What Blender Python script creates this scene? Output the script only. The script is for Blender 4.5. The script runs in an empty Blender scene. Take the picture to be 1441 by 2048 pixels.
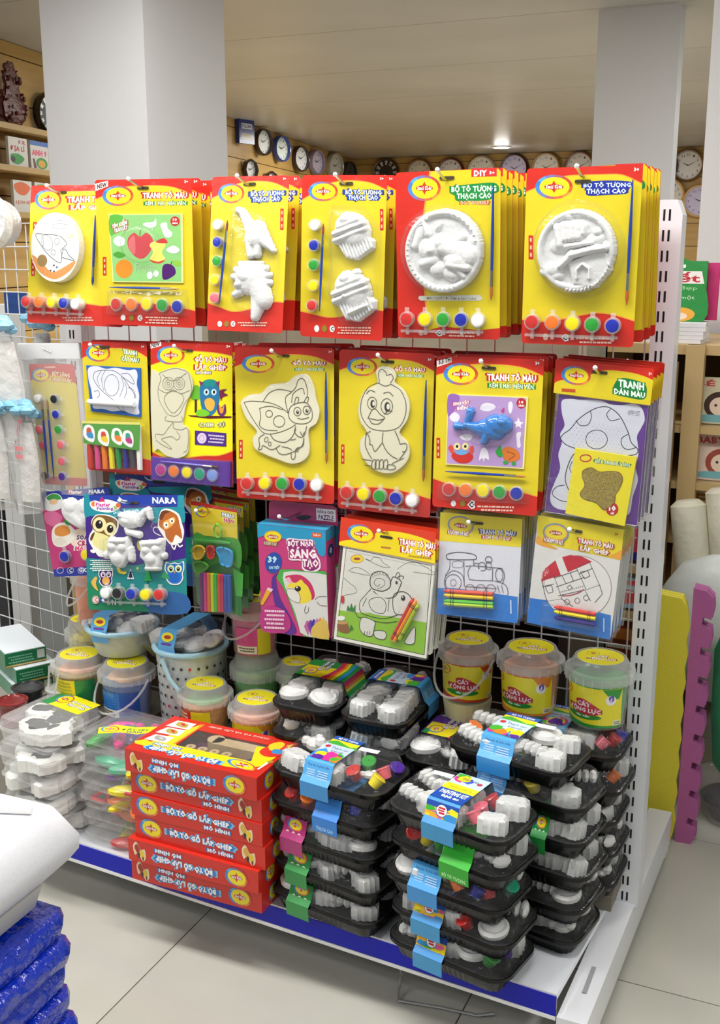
import bpy, bmesh, math, random
import numpy as np
from mathutils import Matrix, Vector, Euler
random.seed(7)
SC = bpy.context.scene
COL = SC.collection
# ---------------------------------------------------------------- camera
cam_d = bpy.data.cameras.new('camera'); cam = bpy.data.objects.new('camera', cam_d); COL.objects.link(cam)
cam.location = (0, 0, 1.4)
cam.rotation_euler = (math.radians(90) - math.atan(524 / 2200), 0, math.radians(24.1))
cam_d.sensor_fit = 'HORIZONTAL'; cam_d.sensor_width = 36; cam_d.lens = 2200 / 1441 * 36
cam_d.clip_start = 0.05
SC.camera = cam
# ---------------------------------------------------------------- world, lights, exposure
W = bpy.data.worlds.new('ambient_fill'); SC.world = W; W.use_nodes = True  # soft ambient fill added from every open side, no shopfront modelled
W.node_tree.nodes['Background'].inputs[0].default_value = (0.93, 0.96, 1.0, 1)
W.node_tree.nodes['Background'].inputs[1].default_value = 0.26
SC.view_settings.view_transform = 'Standard'; SC.view_settings.look = 'None'
SC.view_settings.gamma = 1; SC.view_settings.use_curve_mapping = False
SC.view_settings.exposure = 0.17
SC.cycles.transparent_max_bounces = 24
SC.cycles.max_bounces = 8
SC.cycles.caustics_reflective = False; SC.cycles.caustics_refractive = False
def area(name, loc, sx, sy, power, rot=(0, 0, 0), col=(1, .985, .95)):
    l = bpy.data.lights.new(name, 'AREA'); l.shape = 'RECTANGLE'; l.size = sx; l.size_y = sy; l.energy = power; l.color = col
    o = bpy.data.objects.new(name, l); o.location = loc; o.rotation_euler = rot; COL.objects.link(o); return o
area('ceiling_and_fill_light', (-0.8, 1.22, 2.42), 1.7, 0.25, 33)
area('ceiling_and_fill_light', (0.9, 1.1, 2.42), 0.3, 1.3, 20)
area('ceiling_and_fill_light', (-2.4, 1.2, 2.42), 1.2, 0.3, 26)
area('ceiling_and_fill_light', (-0.6, -0.9, 2.42), 1.6, 0.3, 13)  # fill added behind the camera to brighten front faces
area('ceiling_and_fill_light', (-2.8, -0.3, 2.42), 1.6, 0.3, 28)  # second added front fill, off to the left, lifts pillar and card fronts
area('ceiling_and_fill_light', (-1.5, 2.75, 2.42), 1.6, 0.3, 20)  # fill added between rack and left pillar to lighten the pillar front
area('ceiling_and_fill_light', (0.6, 4.6, 2.42), 0.3, 1.2, 36)
area('ceiling_and_fill_light', (-2.4, 6.4, 2.42), 1.2, 1.2, 80)
area('ceiling_and_fill_light', (-0.6, 9.0, 2.42), 1.2, 1.2, 80)
area('ceiling_and_fill_light', (-3.8, 9.6, 2.42), 1.2, 0.8, 55)

# ---------------------------------------------------------------- materials
def s2l(c): return c / 12.92 if c <= .04045 else ((c + .055) / 1.055) ** 2.4
def rgb(h):
    h = h.lstrip('#'); return tuple(s2l(int(h[i:i + 2], 16) / 255) for i in (0, 2, 4)) + (1,)
_M = {}
def mat(col, rough=.45, metal=0., coat=0., bump=0., bscale=60., spec=.5, sss=0.):
    k = (col, rough, metal, coat, bump, bscale, spec)
    if k in _M: return _M[k]
    m = bpy.data.materials.new('surface_' + col.lstrip('#')); m.use_nodes = True
    nt = m.node_tree; b = nt.nodes['Principled BSDF']
    b.inputs['Base Color'].default_value = rgb(col); b.inputs['Roughness'].default_value = rough
    b.inputs['Metallic'].default_value = metal; b.inputs['Coat Weight'].default_value = coat
    b.inputs['Coat Roughness'].default_value = .12; b.inputs['Specular IOR Level'].default_value = spec
    if bump:
        n = nt.nodes.new('ShaderNodeTexNoise'); n.inputs['Scale'].default_value = bscale; n.inputs['Detail'].default_value = 3
        bp = nt.nodes.new('ShaderNodeBump'); bp.inputs['Strength'].default_value = bump; bp.inputs['Distance'].default_value = .01
        tc = nt.nodes.new('ShaderNodeTexCoord'); nt.links.new(tc.outputs['Object'], n.inputs['Vector'])
        nt.links.new(n.outputs['Fac'], bp.inputs['Height']); nt.links.new(bp.outputs['Normal'], b.inputs['Normal'])
        if coat: nt.links.new(bp.outputs['Normal'], b.inputs['Coat Normal'])
    _M[k] = m; return m
def paper(col): return mat(col, .38, 0, .35, .12, 28)
def noisy(name, c1, c2, scale, rough=.5, stretch=(1, 1, 1), bump=0., detail=4, coat=0.):
    m = bpy.data.materials.new(name); m.use_nodes = True; nt = m.node_tree; b = nt.nodes['Principled BSDF']
    tc = nt.nodes.new('ShaderNodeTexCoord'); mp = nt.nodes.new('ShaderNodeMapping'); mp.inputs['Scale'].default_value = stretch
    n = nt.nodes.new('ShaderNodeTexNoise'); n.inputs['Scale'].default_value = scale; n.inputs['Detail'].default_value = detail
    r = nt.nodes.new('ShaderNodeValToRGB'); r.color_ramp.elements[0].color = rgb(c1); r.color_ramp.elements[1].color = rgb(c2)
    r.color_ramp.elements[0].position = .3; r.color_ramp.elements[1].position = .7
    nt.links.new(tc.outputs['Object'], mp.inputs[0]); nt.links.new(mp.outputs[0], n.inputs['Vector'])
    nt.links.new(n.outputs['Fac'], r.inputs[0]); nt.links.new(r.outputs[0], b.inputs['Base Color'])
    b.inputs['Roughness'].default_value = rough; b.inputs['Coat Weight'].default_value = coat
    if bump:
        bp = nt.nodes.new('ShaderNodeBump'); bp.inputs['Strength'].default_value = bump; bp.inputs['Distance'].default_value = .01
        nt.links.new(n.outputs['Fac'], bp.inputs['Height']); nt.links.new(bp.outputs['Normal'], b.inputs['Normal'])
    return m
def film(name, haze=.05, bump=.4, scale=45., tint='#ffffff', rough=.08, ior=1.45):
    """thin clear plastic: see-through, Fresnel gloss, a little milky haze"""
    m = bpy.data.materials.new(name); m.use_nodes = True; nt = m.node_tree
    for n in list(nt.nodes):
        if n.type != 'OUTPUT_MATERIAL': nt.nodes.remove(n)
    out = nt.nodes['Material Output']
    tr = nt.nodes.new('ShaderNodeBsdfTransparent'); tr.inputs[0].default_value = (.985, .99, .99, 1)
    df = nt.nodes.new('ShaderNodeBsdfDiffuse'); df.inputs[0].default_value = rgb(tint)
    gl = nt.nodes.new('ShaderNodeBsdfGlossy'); gl.inputs['Roughness'].default_value = rough
    lw = nt.nodes.new('ShaderNodeLayerWeight'); lw.inputs['Blend'].default_value = .5
    pw = nt.nodes.new('ShaderNodeMath'); pw.operation = 'POWER'; pw.inputs[1].default_value = 4.0
    fr = nt.nodes.new('ShaderNodeMath'); fr.operation = 'MULTIPLY_ADD'; fr.inputs[1].default_value = .5; fr.inputs[2].default_value = .035
    nt.links.new(lw.outputs['Facing'], pw.inputs[0]); nt.links.new(pw.outputs[0], fr.inputs[0])
    m1 = nt.nodes.new('ShaderNodeMixShader'); m1.inputs[0].default_value = haze
    m2 = nt.nodes.new('ShaderNodeMixShader')
    if bump:
        tc = nt.nodes.new('ShaderNodeTexCoord')
        n = nt.nodes.new('ShaderNodeTexNoise'); n.inputs['Scale'].default_value = scale; n.inputs['Detail'].default_value = 3
        bp = nt.nodes.new('ShaderNodeBump'); bp.inputs['Strength'].default_value = bump; bp.inputs['Distance'].default_value = .01
        nt.links.new(tc.outputs['Object'], n.inputs['Vector']); nt.links.new(n.outputs['Fac'], bp.inputs['Height'])
        nt.links.new(bp.outputs['Normal'], gl.inputs['Normal']); nt.links.new(bp.outputs['Normal'], lw.inputs['Normal'])
    nt.links.new(tr.outputs[0], m1.inputs[1]); nt.links.new(df.outputs[0], m1.inputs[2])
    nt.links.new(fr.outputs[0], m2.inputs[0]); nt.links.new(m1.outputs[0], m2.inputs[1]); nt.links.new(gl.outputs[0], m2.inputs[2])
    nt.links.new(m2.outputs[0], out.inputs[0]); return m
BLIS = film('blister_film', .02, .25, 30)
LIDF = film('clear_lid_film', .022, .7, 60)
CRINK = film('crinkled_bag_film', .2, 1.0, 26)
FROST = film('frosted_tub_plastic', .2, .1, 20, '#f2f4f2', .22)
FROSTL = film('frosted_lid_plastic', .34, .1, 20, '#eef0ee', .2)
CLEARB = film('clear_box_film', .10, .5, 30)
BAGF = film('milky_bag_film', .16, 1.0, 22, '#e9e9e6', .2)
WHITEP = mat('#dcdcdc', .55, 0, 0, .15, 120)
STEEL = mat('#c8c8c6', .25, 1)
WMETAL = mat('#e4e6ea', .35, 0, .3)
BLACKP = mat('#060607', .28, 0, .12, .1, 40, .35)

# ---------------------------------------------------------------- mesh builder
class MB:
    def __init__(s): s.v = []; s.f = []; s.fm = []; s.m = []
    def mi(s, m):
        if m not in s.m: s.m.append(m)
        return s.m.index(m)
    def add(s, vs, fs, m, M=None):
        o = len(s.v)
        s.v += [tuple(M @ Vector(p)) for p in vs] if M is not None else [tuple(p) for p in vs]
        i = s.mi(m); s.f += [tuple(k + o for k in f) for f in fs]; s.fm += [i] * len(fs); return s
    def box(s, a, b, m, M=None):
        x0, y0, z0 = a; x1, y1, z1 = b
        return s.add([(x0, y0, z0), (x1, y0, z0), (x1, y1, z0), (x0, y1, z0), (x0, y0, z1), (x1, y0, z1), (x1, y1, z1), (x0, y1, z1)],
                     [(3, 2, 1, 0), (4, 5, 6, 7), (0, 1, 5, 4), (1, 2, 6, 5), (2, 3, 7, 6), (3, 0, 4, 7)], m, M)
    def loft(s, rings, m, cap0=True, cap1=True, M=None, close=True):
        n = len(rings[0]); vs = [p for r in rings for p in r]; fs = []
        for i in range(len(rings) - 1):
            for j in range(n if close else n - 1):
                k = (j + 1) % n; fs.append((i * n + j, i * n + k, (i + 1) * n + k, (i + 1) * n + j))
        if cap0: fs.append(tuple(range(n))[::-1])
        if cap1: fs.append(tuple((len(rings) - 1) * n + j for j in range(n)))
        return s.add(vs, fs, m, M)
    def lathe(s, prof, m, n=24, M=None, cap0=True, cap1=True, sx=1, sy=1, a0=0, a1=None):
        if a1 is None:
            rs = [[(r * math.cos(2 * math.pi * j / n) * sx, r * math.sin(2 * math.pi * j / n) * sy, z) for j in range(n)] for r, z in prof]
            return s.loft(rs, m, cap0, cap1, M)
        rs = [[(r * math.cos(a0 + (a1 - a0) * j / n), r * math.sin(a0 + (a1 - a0) * j / n), z) for j in range(n + 1)] for r, z in prof]
        return s.loft(rs, m, False, False, M, close=False)
    def prism(s, pts, y0, y1, m, M=None):      # outline in the x-z plane, extruded along y
        return s.loft([[(x, y0, z) for x, z in pts], [(x, y1, z) for x, z in pts]], m, True, True, M)
    def tube(s, path, r, m, n=8, closed=False, M=None):
        P = [Vector(p) for p in path]; rings = []; N = len(P); up = None
        for i, p in enumerate(P):
            t = (P[(i + 1) % N] - P[i - 1]) if closed else (P[min(i + 1, N - 1)] - P[max(i - 1, 0)])
            t.normalize()
            if up is None: up = Vector((0, 0, 1)) if abs(t.z) < .9 else Vector((1, 0, 0))
            a = t.cross(up); a.normalize(); b = t.cross(a); b.normalize(); up = -b if False else up
            rr = r[i] if isinstance(r, (list, tuple)) else r
            rings.append([tuple(p + a * rr * math.cos(2 * math.pi * j / n) + b * rr * math.sin(2 * math.pi * j / n)) for j in range(n)])
        if closed: rings.append(rings[0])
        return s.loft(rings, m, not closed, not closed, M)
    def ball(s, c, r, m, n=10, sc=(1, 1, 1), M=None):
        pr = []
        for i in range(n // 2 + 1):
            a = -math.pi / 2 + math.pi * i / (n // 2); pr.append((max(r * math.cos(a), 1e-5), r * math.sin(a)))
        rs = [[(c[0] + q * math.cos(2 * math.pi * j / n) * sc[0], c[1] + q * math.sin(2 * math.pi * j / n) * sc[1], c[2] + z * sc[2]) for j in range(n)] for q, z in pr]
        return s.loft(rs, m, True, True, M)
    def build(s, name, parent=None, loc=(0, 0, 0), rot=(0, 0, 0), smooth=False, label=None, mod=None):
        me = bpy.data.meshes.new(name); me.from_pydata(s.v, [], s.f)
        for m in s.m: me.materials.append(m)
        me.polygons.foreach_set('material_index', s.fm)
        if smooth: me.polygons.foreach_set('use_smooth', [True] * len(s.f))
        bm = bmesh.new(); bm.from_mesh(me); bmesh.ops.recalc_face_normals(bm, faces=bm.faces); bm.to_mesh(me); bm.free()
        me.update()
        if smooth:
            try: me.set_sharp_from_angle(angle=math.radians(40))
            except Exception: pass
        o = bpy.data.objects.new(name, me); COL.objects.link(o); o.parent = parent; o.location = loc; o.rotation_euler = rot
        if label: o['label'] = label
        return o
def thing(name, label, cat, loc=(0, 0, 0), rot=(0, 0, 0), group=None):
    o = bpy.data.objects.new(name, None); COL.objects.link(o); o.location = loc; o.rotation_euler = rot
    o.empty_display_size = .05
    o['label'] = label; o['category'] = cat
    if group: o['group'] = group
    return o
def tag(o, label, cat, group=None):
    o['label'] = label; o['category'] = cat
    if group: o['group'] = group
    return o
def struct(o): o['kind'] = 'structure'; return o
def copy_tree(o, parent=None, label=None, skip=()):
    c = o.copy(); COL.objects.link(c); c.parent = parent
    if label: c['label'] = label
    for ch in list(o.children):
        if ch.name.split('.')[0] not in skip: copy_tree(ch, c)
    return c
D2R = math.radians
def rrect(w, h, r, n=4, cx=0, cz=0):
    pts = []
    for sx, sz, a0 in ((1, 1, 0), (-1, 1, 90), (-1, -1, 180), (1, -1, 270)):
        for i in range(n + 1):
            a = D2R(a0 + 90 * i / n); pts.append((cx + sx * (w / 2 - r) + r * math.cos(a), cz + sz * (h / 2 - r) + r * math.sin(a)))
    return pts
def catmull(P, closed, k=5):
    P = [Vector((p[0], p[1], 0)) for p in P]; n = len(P); out = []
    for i in range(n if closed else n - 1):
        if closed: a, b, c, d = P[i - 1], P[i], P[(i + 1) % n], P[(i + 2) % n]
        else: a, b, c, d = P[max(i - 1, 0)], P[i], P[i + 1], P[min(i + 2, n - 1)]
        for j in range(k):
            t = j / k
            q = .5 * ((2 * b) + (c - a) * t + (2 * a - 5 * b + 4 * c - d) * t * t + (3 * b - a - 3 * c + d) * t ** 3)
            out.append((q.x, q.y))
    if not closed: out.append((P[-1].x, P[-1].y))
    return out
_TX = {}
def glyphs(body, bold):
    k = (body, bold)
    if k not in _TX:
        c = bpy.data.curves.new('lettering', 'FONT'); c.body = body; c.size = 1; c.offset = bold; c.resolution_u = 1; c.space_character = 1 + bold * 1.5
        o = bpy.data.objects.new('lettering', c); COL.objects.link(o)
        m = bpy.data.meshes.new_from_object(o.evaluated_get(bpy.context.evaluated_depsgraph_get()))
        V = np.array([(v.co.x, v.co.y) for v in m.vertices]); F = [tuple(p.vertices) for p in m.polygons]
        bpy.data.objects.remove(o); bpy.data.curves.remove(c); bpy.data.meshes.remove(m)
        _TX[k] = (V, F)
    return _TX[k]
class Art:
    """flat print on a surface w x h; draws in u,v (0..1, v down) or in the pixels of a quad set with q()"""
    def __init__(s, w, h, off=.0006, step=2e-5, top=True, matf=None):
        s.w, s.h = w, h; s.off = off; s.step = step; s.mb = MB(); s.H = None; s.top = top; s.matf = matf or paper
    def q(s, tl, tr, br, bl):
        A = []; B = []
        for (x, y), (u, v) in zip((tl, tr, br, bl), ((0, 0), (1, 0), (1, 1), (0, 1))):
            A += [[x, y, 1, 0, 0, 0, -u * x, -u * y], [0, 0, 0, x, y, 1, -v * x, -v * y]]; B += [u, v]
        s.H = np.append(np.linalg.solve(np.array(A, float), np.array(B, float)), 1).reshape(3, 3); return s
    def uv(s): s.H = None; return s
    def pt(s, x, y):
        if s.H is not None:
            a = s.H @ (x, y, 1); x, y = a[0] / a[2], a[1] / a[2]
        return ((x - .5) * s.w, -y * s.h if s.top else (.5 - y) * s.h)
    def poly(s, pts, col):
        s.off += s.step; P = [s.pt(*p) for p in pts]
        ar = sum(P[i - 1][0] * P[i][1] - P[i][0] * P[i - 1][1] for i in range(len(P)))
        if ar < 0: P = P[::-1]
        s.mb.add([(x, -s.off, z) for x, z in P], [tuple(range(len(P)))], s.matf(col)); return s
    def sm(s, pts, col, k=5): return s.poly(catmull(pts, True, k), col)
    def rect(s, x0, y0, x1, y1, col, sl=0): return s.poly([(x0, y0), (x1, y0 + sl * (x1 - x0)), (x1, y1 + sl * (x1 - x0)), (x0, y1)], col)
    def ell(s, cx, cy, rx, ry, col, rot=0, n=20):
        c, d = math.cos(D2R(rot)), math.sin(D2R(rot))
        return s.poly([(cx + rx * math.cos(a) * c - ry * math.sin(a) * d, cy + rx * math.cos(a) * d + ry * math.sin(a) * c) for a in [2 * math.pi * i / n for i in range(n)]], col)
    def line(s, pts, wd, col='#333333', closed=False, k=5):
        s.off += s.step
        if k > 1: pts = catmull(pts, closed, k)
        P = [Vector(s.pt(*p)) for p in pts]; n = len(P); L = []; R = []
        for i in range(n):
            t = (P[(i + 1) % n] - P[i - 1]) if closed else (P[min(i + 1, n - 1)] - P[max(i - 1, 0)])
            if t.length < 1e-9: t = Vector((1, 0))
            t.normalize(); nn = Vector((-t.y, t.x)) * wd / 2; L.append(P[i] + nn); R.append(P[i] - nn)
        vs = [(p.x, -s.off, p.y) for p in L + R]
        fs = [(i, (i + 1) % n, n + (i + 1) % n, n + i) for i in range(n if closed else n - 1)]
        s.mb.add(vs, fs, s.matf(col)); return s
    def ring(s, cx, cy, rx, ry, wd, col, rot=0):
        c, d = math.cos(D2R(rot)), math.sin(D2R(rot))
        return s.line([(cx + rx * math.cos(a) * c - ry * math.sin(a) * d, cy + rx * math.cos(a) * d + ry * math.sin(a) * c) for a in [2 * math.pi * i / 18 for i in range(18)]], wd, col, True, 1)
    def text(s, body, x0, y0, x1, y1, col='#ffffff', out=None, sl=0, bold=.042, ow=.07, flip=False, out2=None):
        for c, b in ((out2, bold + ow * 1.8), (out, bold + ow), (col, bold)):
            if c is None: continue
            V, F = glyphs(body, b); V0, _ = glyphs(body, bold)
            if not len(V): return s
            mn, mx = V0.min(0), V0.max(0); ctr = (mn + mx) / 2; cb = (V.min(0) + V.max(0)) / 2
            q = (V - (cb if b != bold else ctr)) / (mx - mn)
            # stretch the outline copy in step with the lettering
            if b != bold: q = (V - cb) / (mx - mn)
            if flip: q = -q
            X = (x0 + x1) / 2 + q[:, 0] * (x1 - x0); Y = (y0 + y1) / 2 - q[:, 1] * (y1 - y0) + q[:, 0] * (x1 - x0) * sl
            s.off += s.step
            s.mb.add([(lambda p: (p[0], -s.off, p[1]))(s.pt(x, y)) for x, y in zip(X, Y)], F, s.matf(c))
        return s
    def build(s, parent, name='printed_design', loc=(0, 0, 0), rot=(0, 0, 0), label=None, wrap=None):
        me = bpy.data.meshes.new(name); me.from_pydata(s.mb.v, [], s.mb.f)
        for m in s.mb.m: me.materials.append(m)
        me.polygons.foreach_set('material_index', s.mb.fm)
        if wrap:
            r, a0 = wrap; bm = bmesh.new(); bm.from_mesh(me)
            x = -s.w / 2
            while x < s.w / 2:
                bmesh.ops.bisect_plane(bm, geom=bm.verts[:] + bm.edges[:] + bm.faces[:], plane_co=(x, 0, 0), plane_no=(1, 0, 0), dist=1e-6); x += .007
            for v in bm.verts:
                rr = r(v.co.z) if callable(r) else r
                a = a0 + v.co.x / rr; d = rr - v.co.y
                v.co = Vector((d * math.sin(a), -d * math.cos(a), v.co.z))
            bm.to_mesh(me); bm.free()
        me.update()
        o = bpy.data.objects.new(name, me); COL.objects.link(o); o.parent = parent; o.location = loc; o.rotation_euler = rot
        if label: o['label'] = label
        return o
    # --- recurring marks
    def logo(s, cx, cy, rx, ry, sl=0, txt=True):
        ramp = ['#3f7fd0', '#58a8d8', '#7a78b8', '#a0607a', '#c04a3a', '#c8452c', '#d86030', '#e89040', '#d86a3a', '#b0607a', '#7080c0', '#4a88d4']
        n = 24; s.off += s.step
        for i in range(n):
            a, b = math.pi + 2 * math.pi * i / n, math.pi + 2 * math.pi * (i + 1) / n
            P = [s.pt(cx + k * rx * math.cos(t) + j * rx, cy + k * ry * math.sin(t) + sl * k * rx * math.cos(t)) for k, t, j in ((1, a, 0), (1, b, 0), (.78, b, .03), (.78, a, .03))]
            s.mb.add([(x, -s.off, z) for x, z in P], [(0, 1, 2, 3)], s.matf(ramp[(i // 2) % 12]))
        s.poly([(cx + .03 * rx + .8 * rx * math.cos(t), cy + .8 * ry * math.sin(t) + sl * .8 * rx * math.cos(t)) for t in [2 * math.pi * i / 24 for i in range(24)]], '#eedc1e')
        s.poly([(cx, cy - .52 * ry), (cx + .2 * rx, cy), (cx, cy + .5 * ry), (cx - .2 * rx, cy)], '#d8301c')
        s.ell(cx, cy, .52 * rx, .22 * ry, '#b03024')
        if txt: s.text('Smư Kids', cx - .44 * rx, cy - .17 * ry, cx + .44 * rx, cy + .15 * ry, '#fff0f0', '#b03024', sl=sl, bold=.04, ow=.05)
        else: s.ell(cx, cy, .36 * rx, .1 * ry, '#f4d0c8')
        return s
    def band(s, yt=(.13, .09, .05, .045, .045, .06, .105), yb=(.87, .86, .845, .84, .845, .86, .88), yel='#dcc824', line='#f2a03c'):
        n = len(yt); T = [(i / (n - 1), y) for i, y in enumerate(yt)]; n = len(yb); B = [(i / (n - 1), y) for i, y in enumerate(yb)]
        T = catmull(T, False, 3); B = catmull(B, False, 3)
        s.poly(T + B[::-1], yel); s.line(T, .0016, line, k=1); s.line(B, .002, line, k=1); return s
    def tiny(s, x0, y0, x1, y1, n=2, col='#f2c8b8', sl=0):
        for i in range(n):
            y = y0 + (y1 - y0) * (i + .5) / n; h = (y1 - y0) / n * .5; x = x0 + (i % 2) * (x1 - x0) * .1; random.seed(i * 7 + int(x0 * 1000))
            while x < x1 - (x1 - x0) * .05:
                l = (x1 - x0) * random.uniform(.04, .12); s.rect(x, y - h / 2 + sl * (x - x0), min(x + l, x1), y + h / 2 + sl * (x - x0), col); x += l + (x1 - x0) * .02
        return s
def card(root, w, h, col='#c8281c', r=.006, t=.0008, name='card_back'):
    m = MB(); pts = rrect(w, h, r, 3, 0, -h / 2)
    m.prism(pts, -t / 2, t / 2, paper(col)); return m.build(name, root)
def relief(root, prims, x0, x1, z0, z1, n=56, m=None, name='plaster_figure', yb=-.002, cut=.0004, base=0, label=None):
    """a cast figure as a height field over the card: max of smooth bumps"""
    nx = n; nz = max(8, int(n * (z1 - z0) / (x1 - x0)))
    X, Z = np.meshgrid(np.linspace(x0, x1, nx), np.linspace(z0, z1, nz)); Hh = np.zeros_like(X)
    for p in prims:
        k = p[0]
        if k == 'e':
            _, cx, cz, rx, rz, rot, h = p[:7]; b = p[7] if len(p) > 7 else 0
            c, s_ = math.cos(D2R(rot)), math.sin(D2R(rot)); dx, dz = X - cx, Z - cz
            q = ((dx * c + dz * s_) / rx) ** 2 + ((-dx * s_ + dz * c) / rz) ** 2
            g = np.where(q < 1, b + h * np.sqrt(np.clip(1 - q, 0, 1)), 0)
        elif k == 'c':
            _, ax, az, bx, bz, r0, r1, h = p[:8]; b = p[8] if len(p) > 8 else 0
            d = np.array([bx - ax, bz - az]); L = (d ** 2).sum() + 1e-12
            t = np.clip(((X - ax) * d[0] + (Z - az) * d[1]) / L, 0, 1); r = r0 + (r1 - r0) * t
            q = ((X - ax - t * d[0]) ** 2 + (Z - az - t * d[1]) ** 2) / r ** 2
            g = np.where(q < 1, b + h * np.sqrt(np.clip(1 - q, 0, 1)), 0)
        elif k == 'p':
            _, pts, h, edge = p[:4]; fn = p[4] if len(p) > 4 else None
            ins = np.zeros(X.shape, bool); dist = np.full(X.shape, 9.)
            for i in range(len(pts)):
                (ax, az), (bx, bz) = pts[i - 1], pts[i]
                ins ^= ((az > Z) != (bz > Z)) & (X < (bx - ax) * (Z - az) / (bz - az + 1e-12) + ax)
                L = (bx - ax) ** 2 + (bz - az) ** 2 + 1e-12; t = np.clip(((X - ax) * (bx - ax) + (Z - az) * (bz - az)) / L, 0, 1)
                dist = np.minimum(dist, np.hypot(X - ax - t * (bx - ax), Z - az - t * (bz - az)))
            e = np.clip(dist / edge, 0, 1); g = np.where(ins, h * np.sqrt(np.clip(1 - (1 - e) ** 2, 0, 1)) + (fn(X, Z) * e if fn else 0), 0)
        elif k == 'f': g = p[1](X, Z, Hh); Hh = g; continue
        Hh = np.maximum(Hh, g)
    keep = Hh > cut; idx = -np.ones(X.shape, int); V = []; F = []
    cell = keep[:-1, :-1] | keep[1:, :-1] | keep[:-1, 1:] | keep[1:, 1:]
    use = np.zeros(X.shape, bool); use[:-1, :-1] |= cell; use[1:, :-1] |= cell; use[:-1, 1:] |= cell; use[1:, 1:] |= cell
    ii, jj = np.nonzero(use); idx[ii, jj] = np.arange(len(ii))
    V = [(X[i, j], yb - Hh[i, j], Z[i, j]) for i, j in zip(ii, jj)]
    ci, cj = np.nonzero(cell); F = [(idx[i, j], idx[i, j + 1], idx[i + 1, j + 1], idx[i + 1, j]) for i, j in zip(ci, cj)]
    mb = MB(); mb.add(V, F, m or WHITEP); return mb.build(name, root, smooth=True, label=label)
MXZ = Matrix.Rotation(D2R(90), 4, 'X')     # lathe axis z -> -y (towards the viewer of a card)
def pot(root, x, z, r, col, word, y=-.002, d=.010, tab=(0, 1)):
    m = MB(); M = Matrix.Translation((x, y, z)) @ MXZ
    m.lathe([(r, 0), (r * 1.02, d * .9), (r * .97, d), (r * .72, d)], FROST, 20, M, True, False)
    m.lathe([(r * .8, 0.001), (r * .8, d * 1.02), (r * .5, d * 1.09), (r * .1, d * 1.1)], mat(col, .4, 0, .4, .1, 90), 18, M, False, True)
    if tab: m.box((x - r * .3 + tab[0] * r, y - d * .6, z - r * .3 + tab[1] * r), (x + r * .3 + tab[0] * r * 1.5, y - d * .35, z + r * .3 + tab[1] * r * 1.25), FROST)
    return m.build('paint_pot', root, smooth=True, label=word + ' paint pot')
POTC = dict(red=('#c9302c', 'red'), orange=('#f07828', 'orange'), yellow=('#f4de10', 'yellow'), green=('#2c9a34', 'green'), blue=('#1c2ca8', 'dark blue'), white=('#f2f2f2', 'white'),
            black=('#1a1c1e', 'black'), pink=('#e86878', 'pink'), magenta=('#b82c86', 'magenta'), teal=('#169a78', 'teal'), lilac=('#7c98e0', 'pale blue'), sky=('#3c8cd0', 'sky blue'), purple=('#4c2890', 'purple'), grey=('#5a5a50', 'grey green'))
def pots(root, A, pts, names, r, strip=True, d=.010, tab=(0, 1)):
    P = [A.pt(*p) for p in pts]
    for (x, z), nme in zip(P, names): pot(root, x, z, r, *POTC[nme], d=d, tab=tab)
    if strip:
        (x0, z0), (x1, z1) = P[0], P[-1]; m = MB()
        m.box((x0 - r, -.006, (z0 + z1) / 2 - r * 1.75), (x1 + r * .6, -.002, (z0 + z1) / 2 - r * 1.4), FROST)
        for x, z in P: m.box((x - r * .2, -.007, (z0 + z1) / 2 - r * 2.0), (x + r * .2, -.002, (z0 + z1) / 2 - r * .8), FROST)
        m.build('pot_strip', root)
def brush(root, A, p0, p1, wd=.0026, y=-.006, bris='#b06a28', hc='#1f3f9c'):
    """paintbrush lying on the card from the end of the handle p0 to the bristle tip p1"""
    a, b = Vector((A.pt(*p0)[0], y, A.pt(*p0)[1])), Vector((A.pt(*p1)[0], y, A.pt(*p1)[1]))
    f = lambda t: tuple(a.lerp(b, t))
    m = MB(); m.tube([f(0), f(.1), f(.45), f(.74)], [wd * .3, wd * .55, wd, wd * .8], mat(hc, .25, 0, .6), 8)
    m.tube([f(.74), f(.88)], wd * .85, mat('#b8bcc0', .25, 1), 8); m.tube([f(.88), f(.95), f(1)], [wd * .8, wd * .9, wd * .2], mat(bris, .8), 8)
    return m.build('paintbrush', root, smooth=True)
def bubble(root, pts, d, inset=.12, name='blister', y=-.001, m=None):
    """clear formed plastic over an outline in card x,z"""
    cx = sum(p[0] for p in pts) / len(pts); cz = sum(p[1] for p in pts) / len(pts); mb = MB()
    S = lambda k: [(cx + (x - cx) * k, cz + (z - cz) * k) for x, z in pts]
    rs = [[(x, y - dd, z) for x, z in S(k)] for k, dd in ((1.06, 0), (1.0, 0.0006), (1 - inset * .25, d * .7), (1 - inset * .6, d * .95), (1 - inset, d))]
    mb.loft(rs, m or BLIS, False, True); return mb.build(name, root, smooth=True)
def hook_slot(root, w, A=None, u=.5, v=.05):
    m = MB(); x = (u - .5) * w; z = -v
    m.prism(rrect(.026, .005, .0024, 3, x, z), -.0022, -.0012, mat('#3c3420', .8)); return m.build('hang_hole', root)
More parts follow.
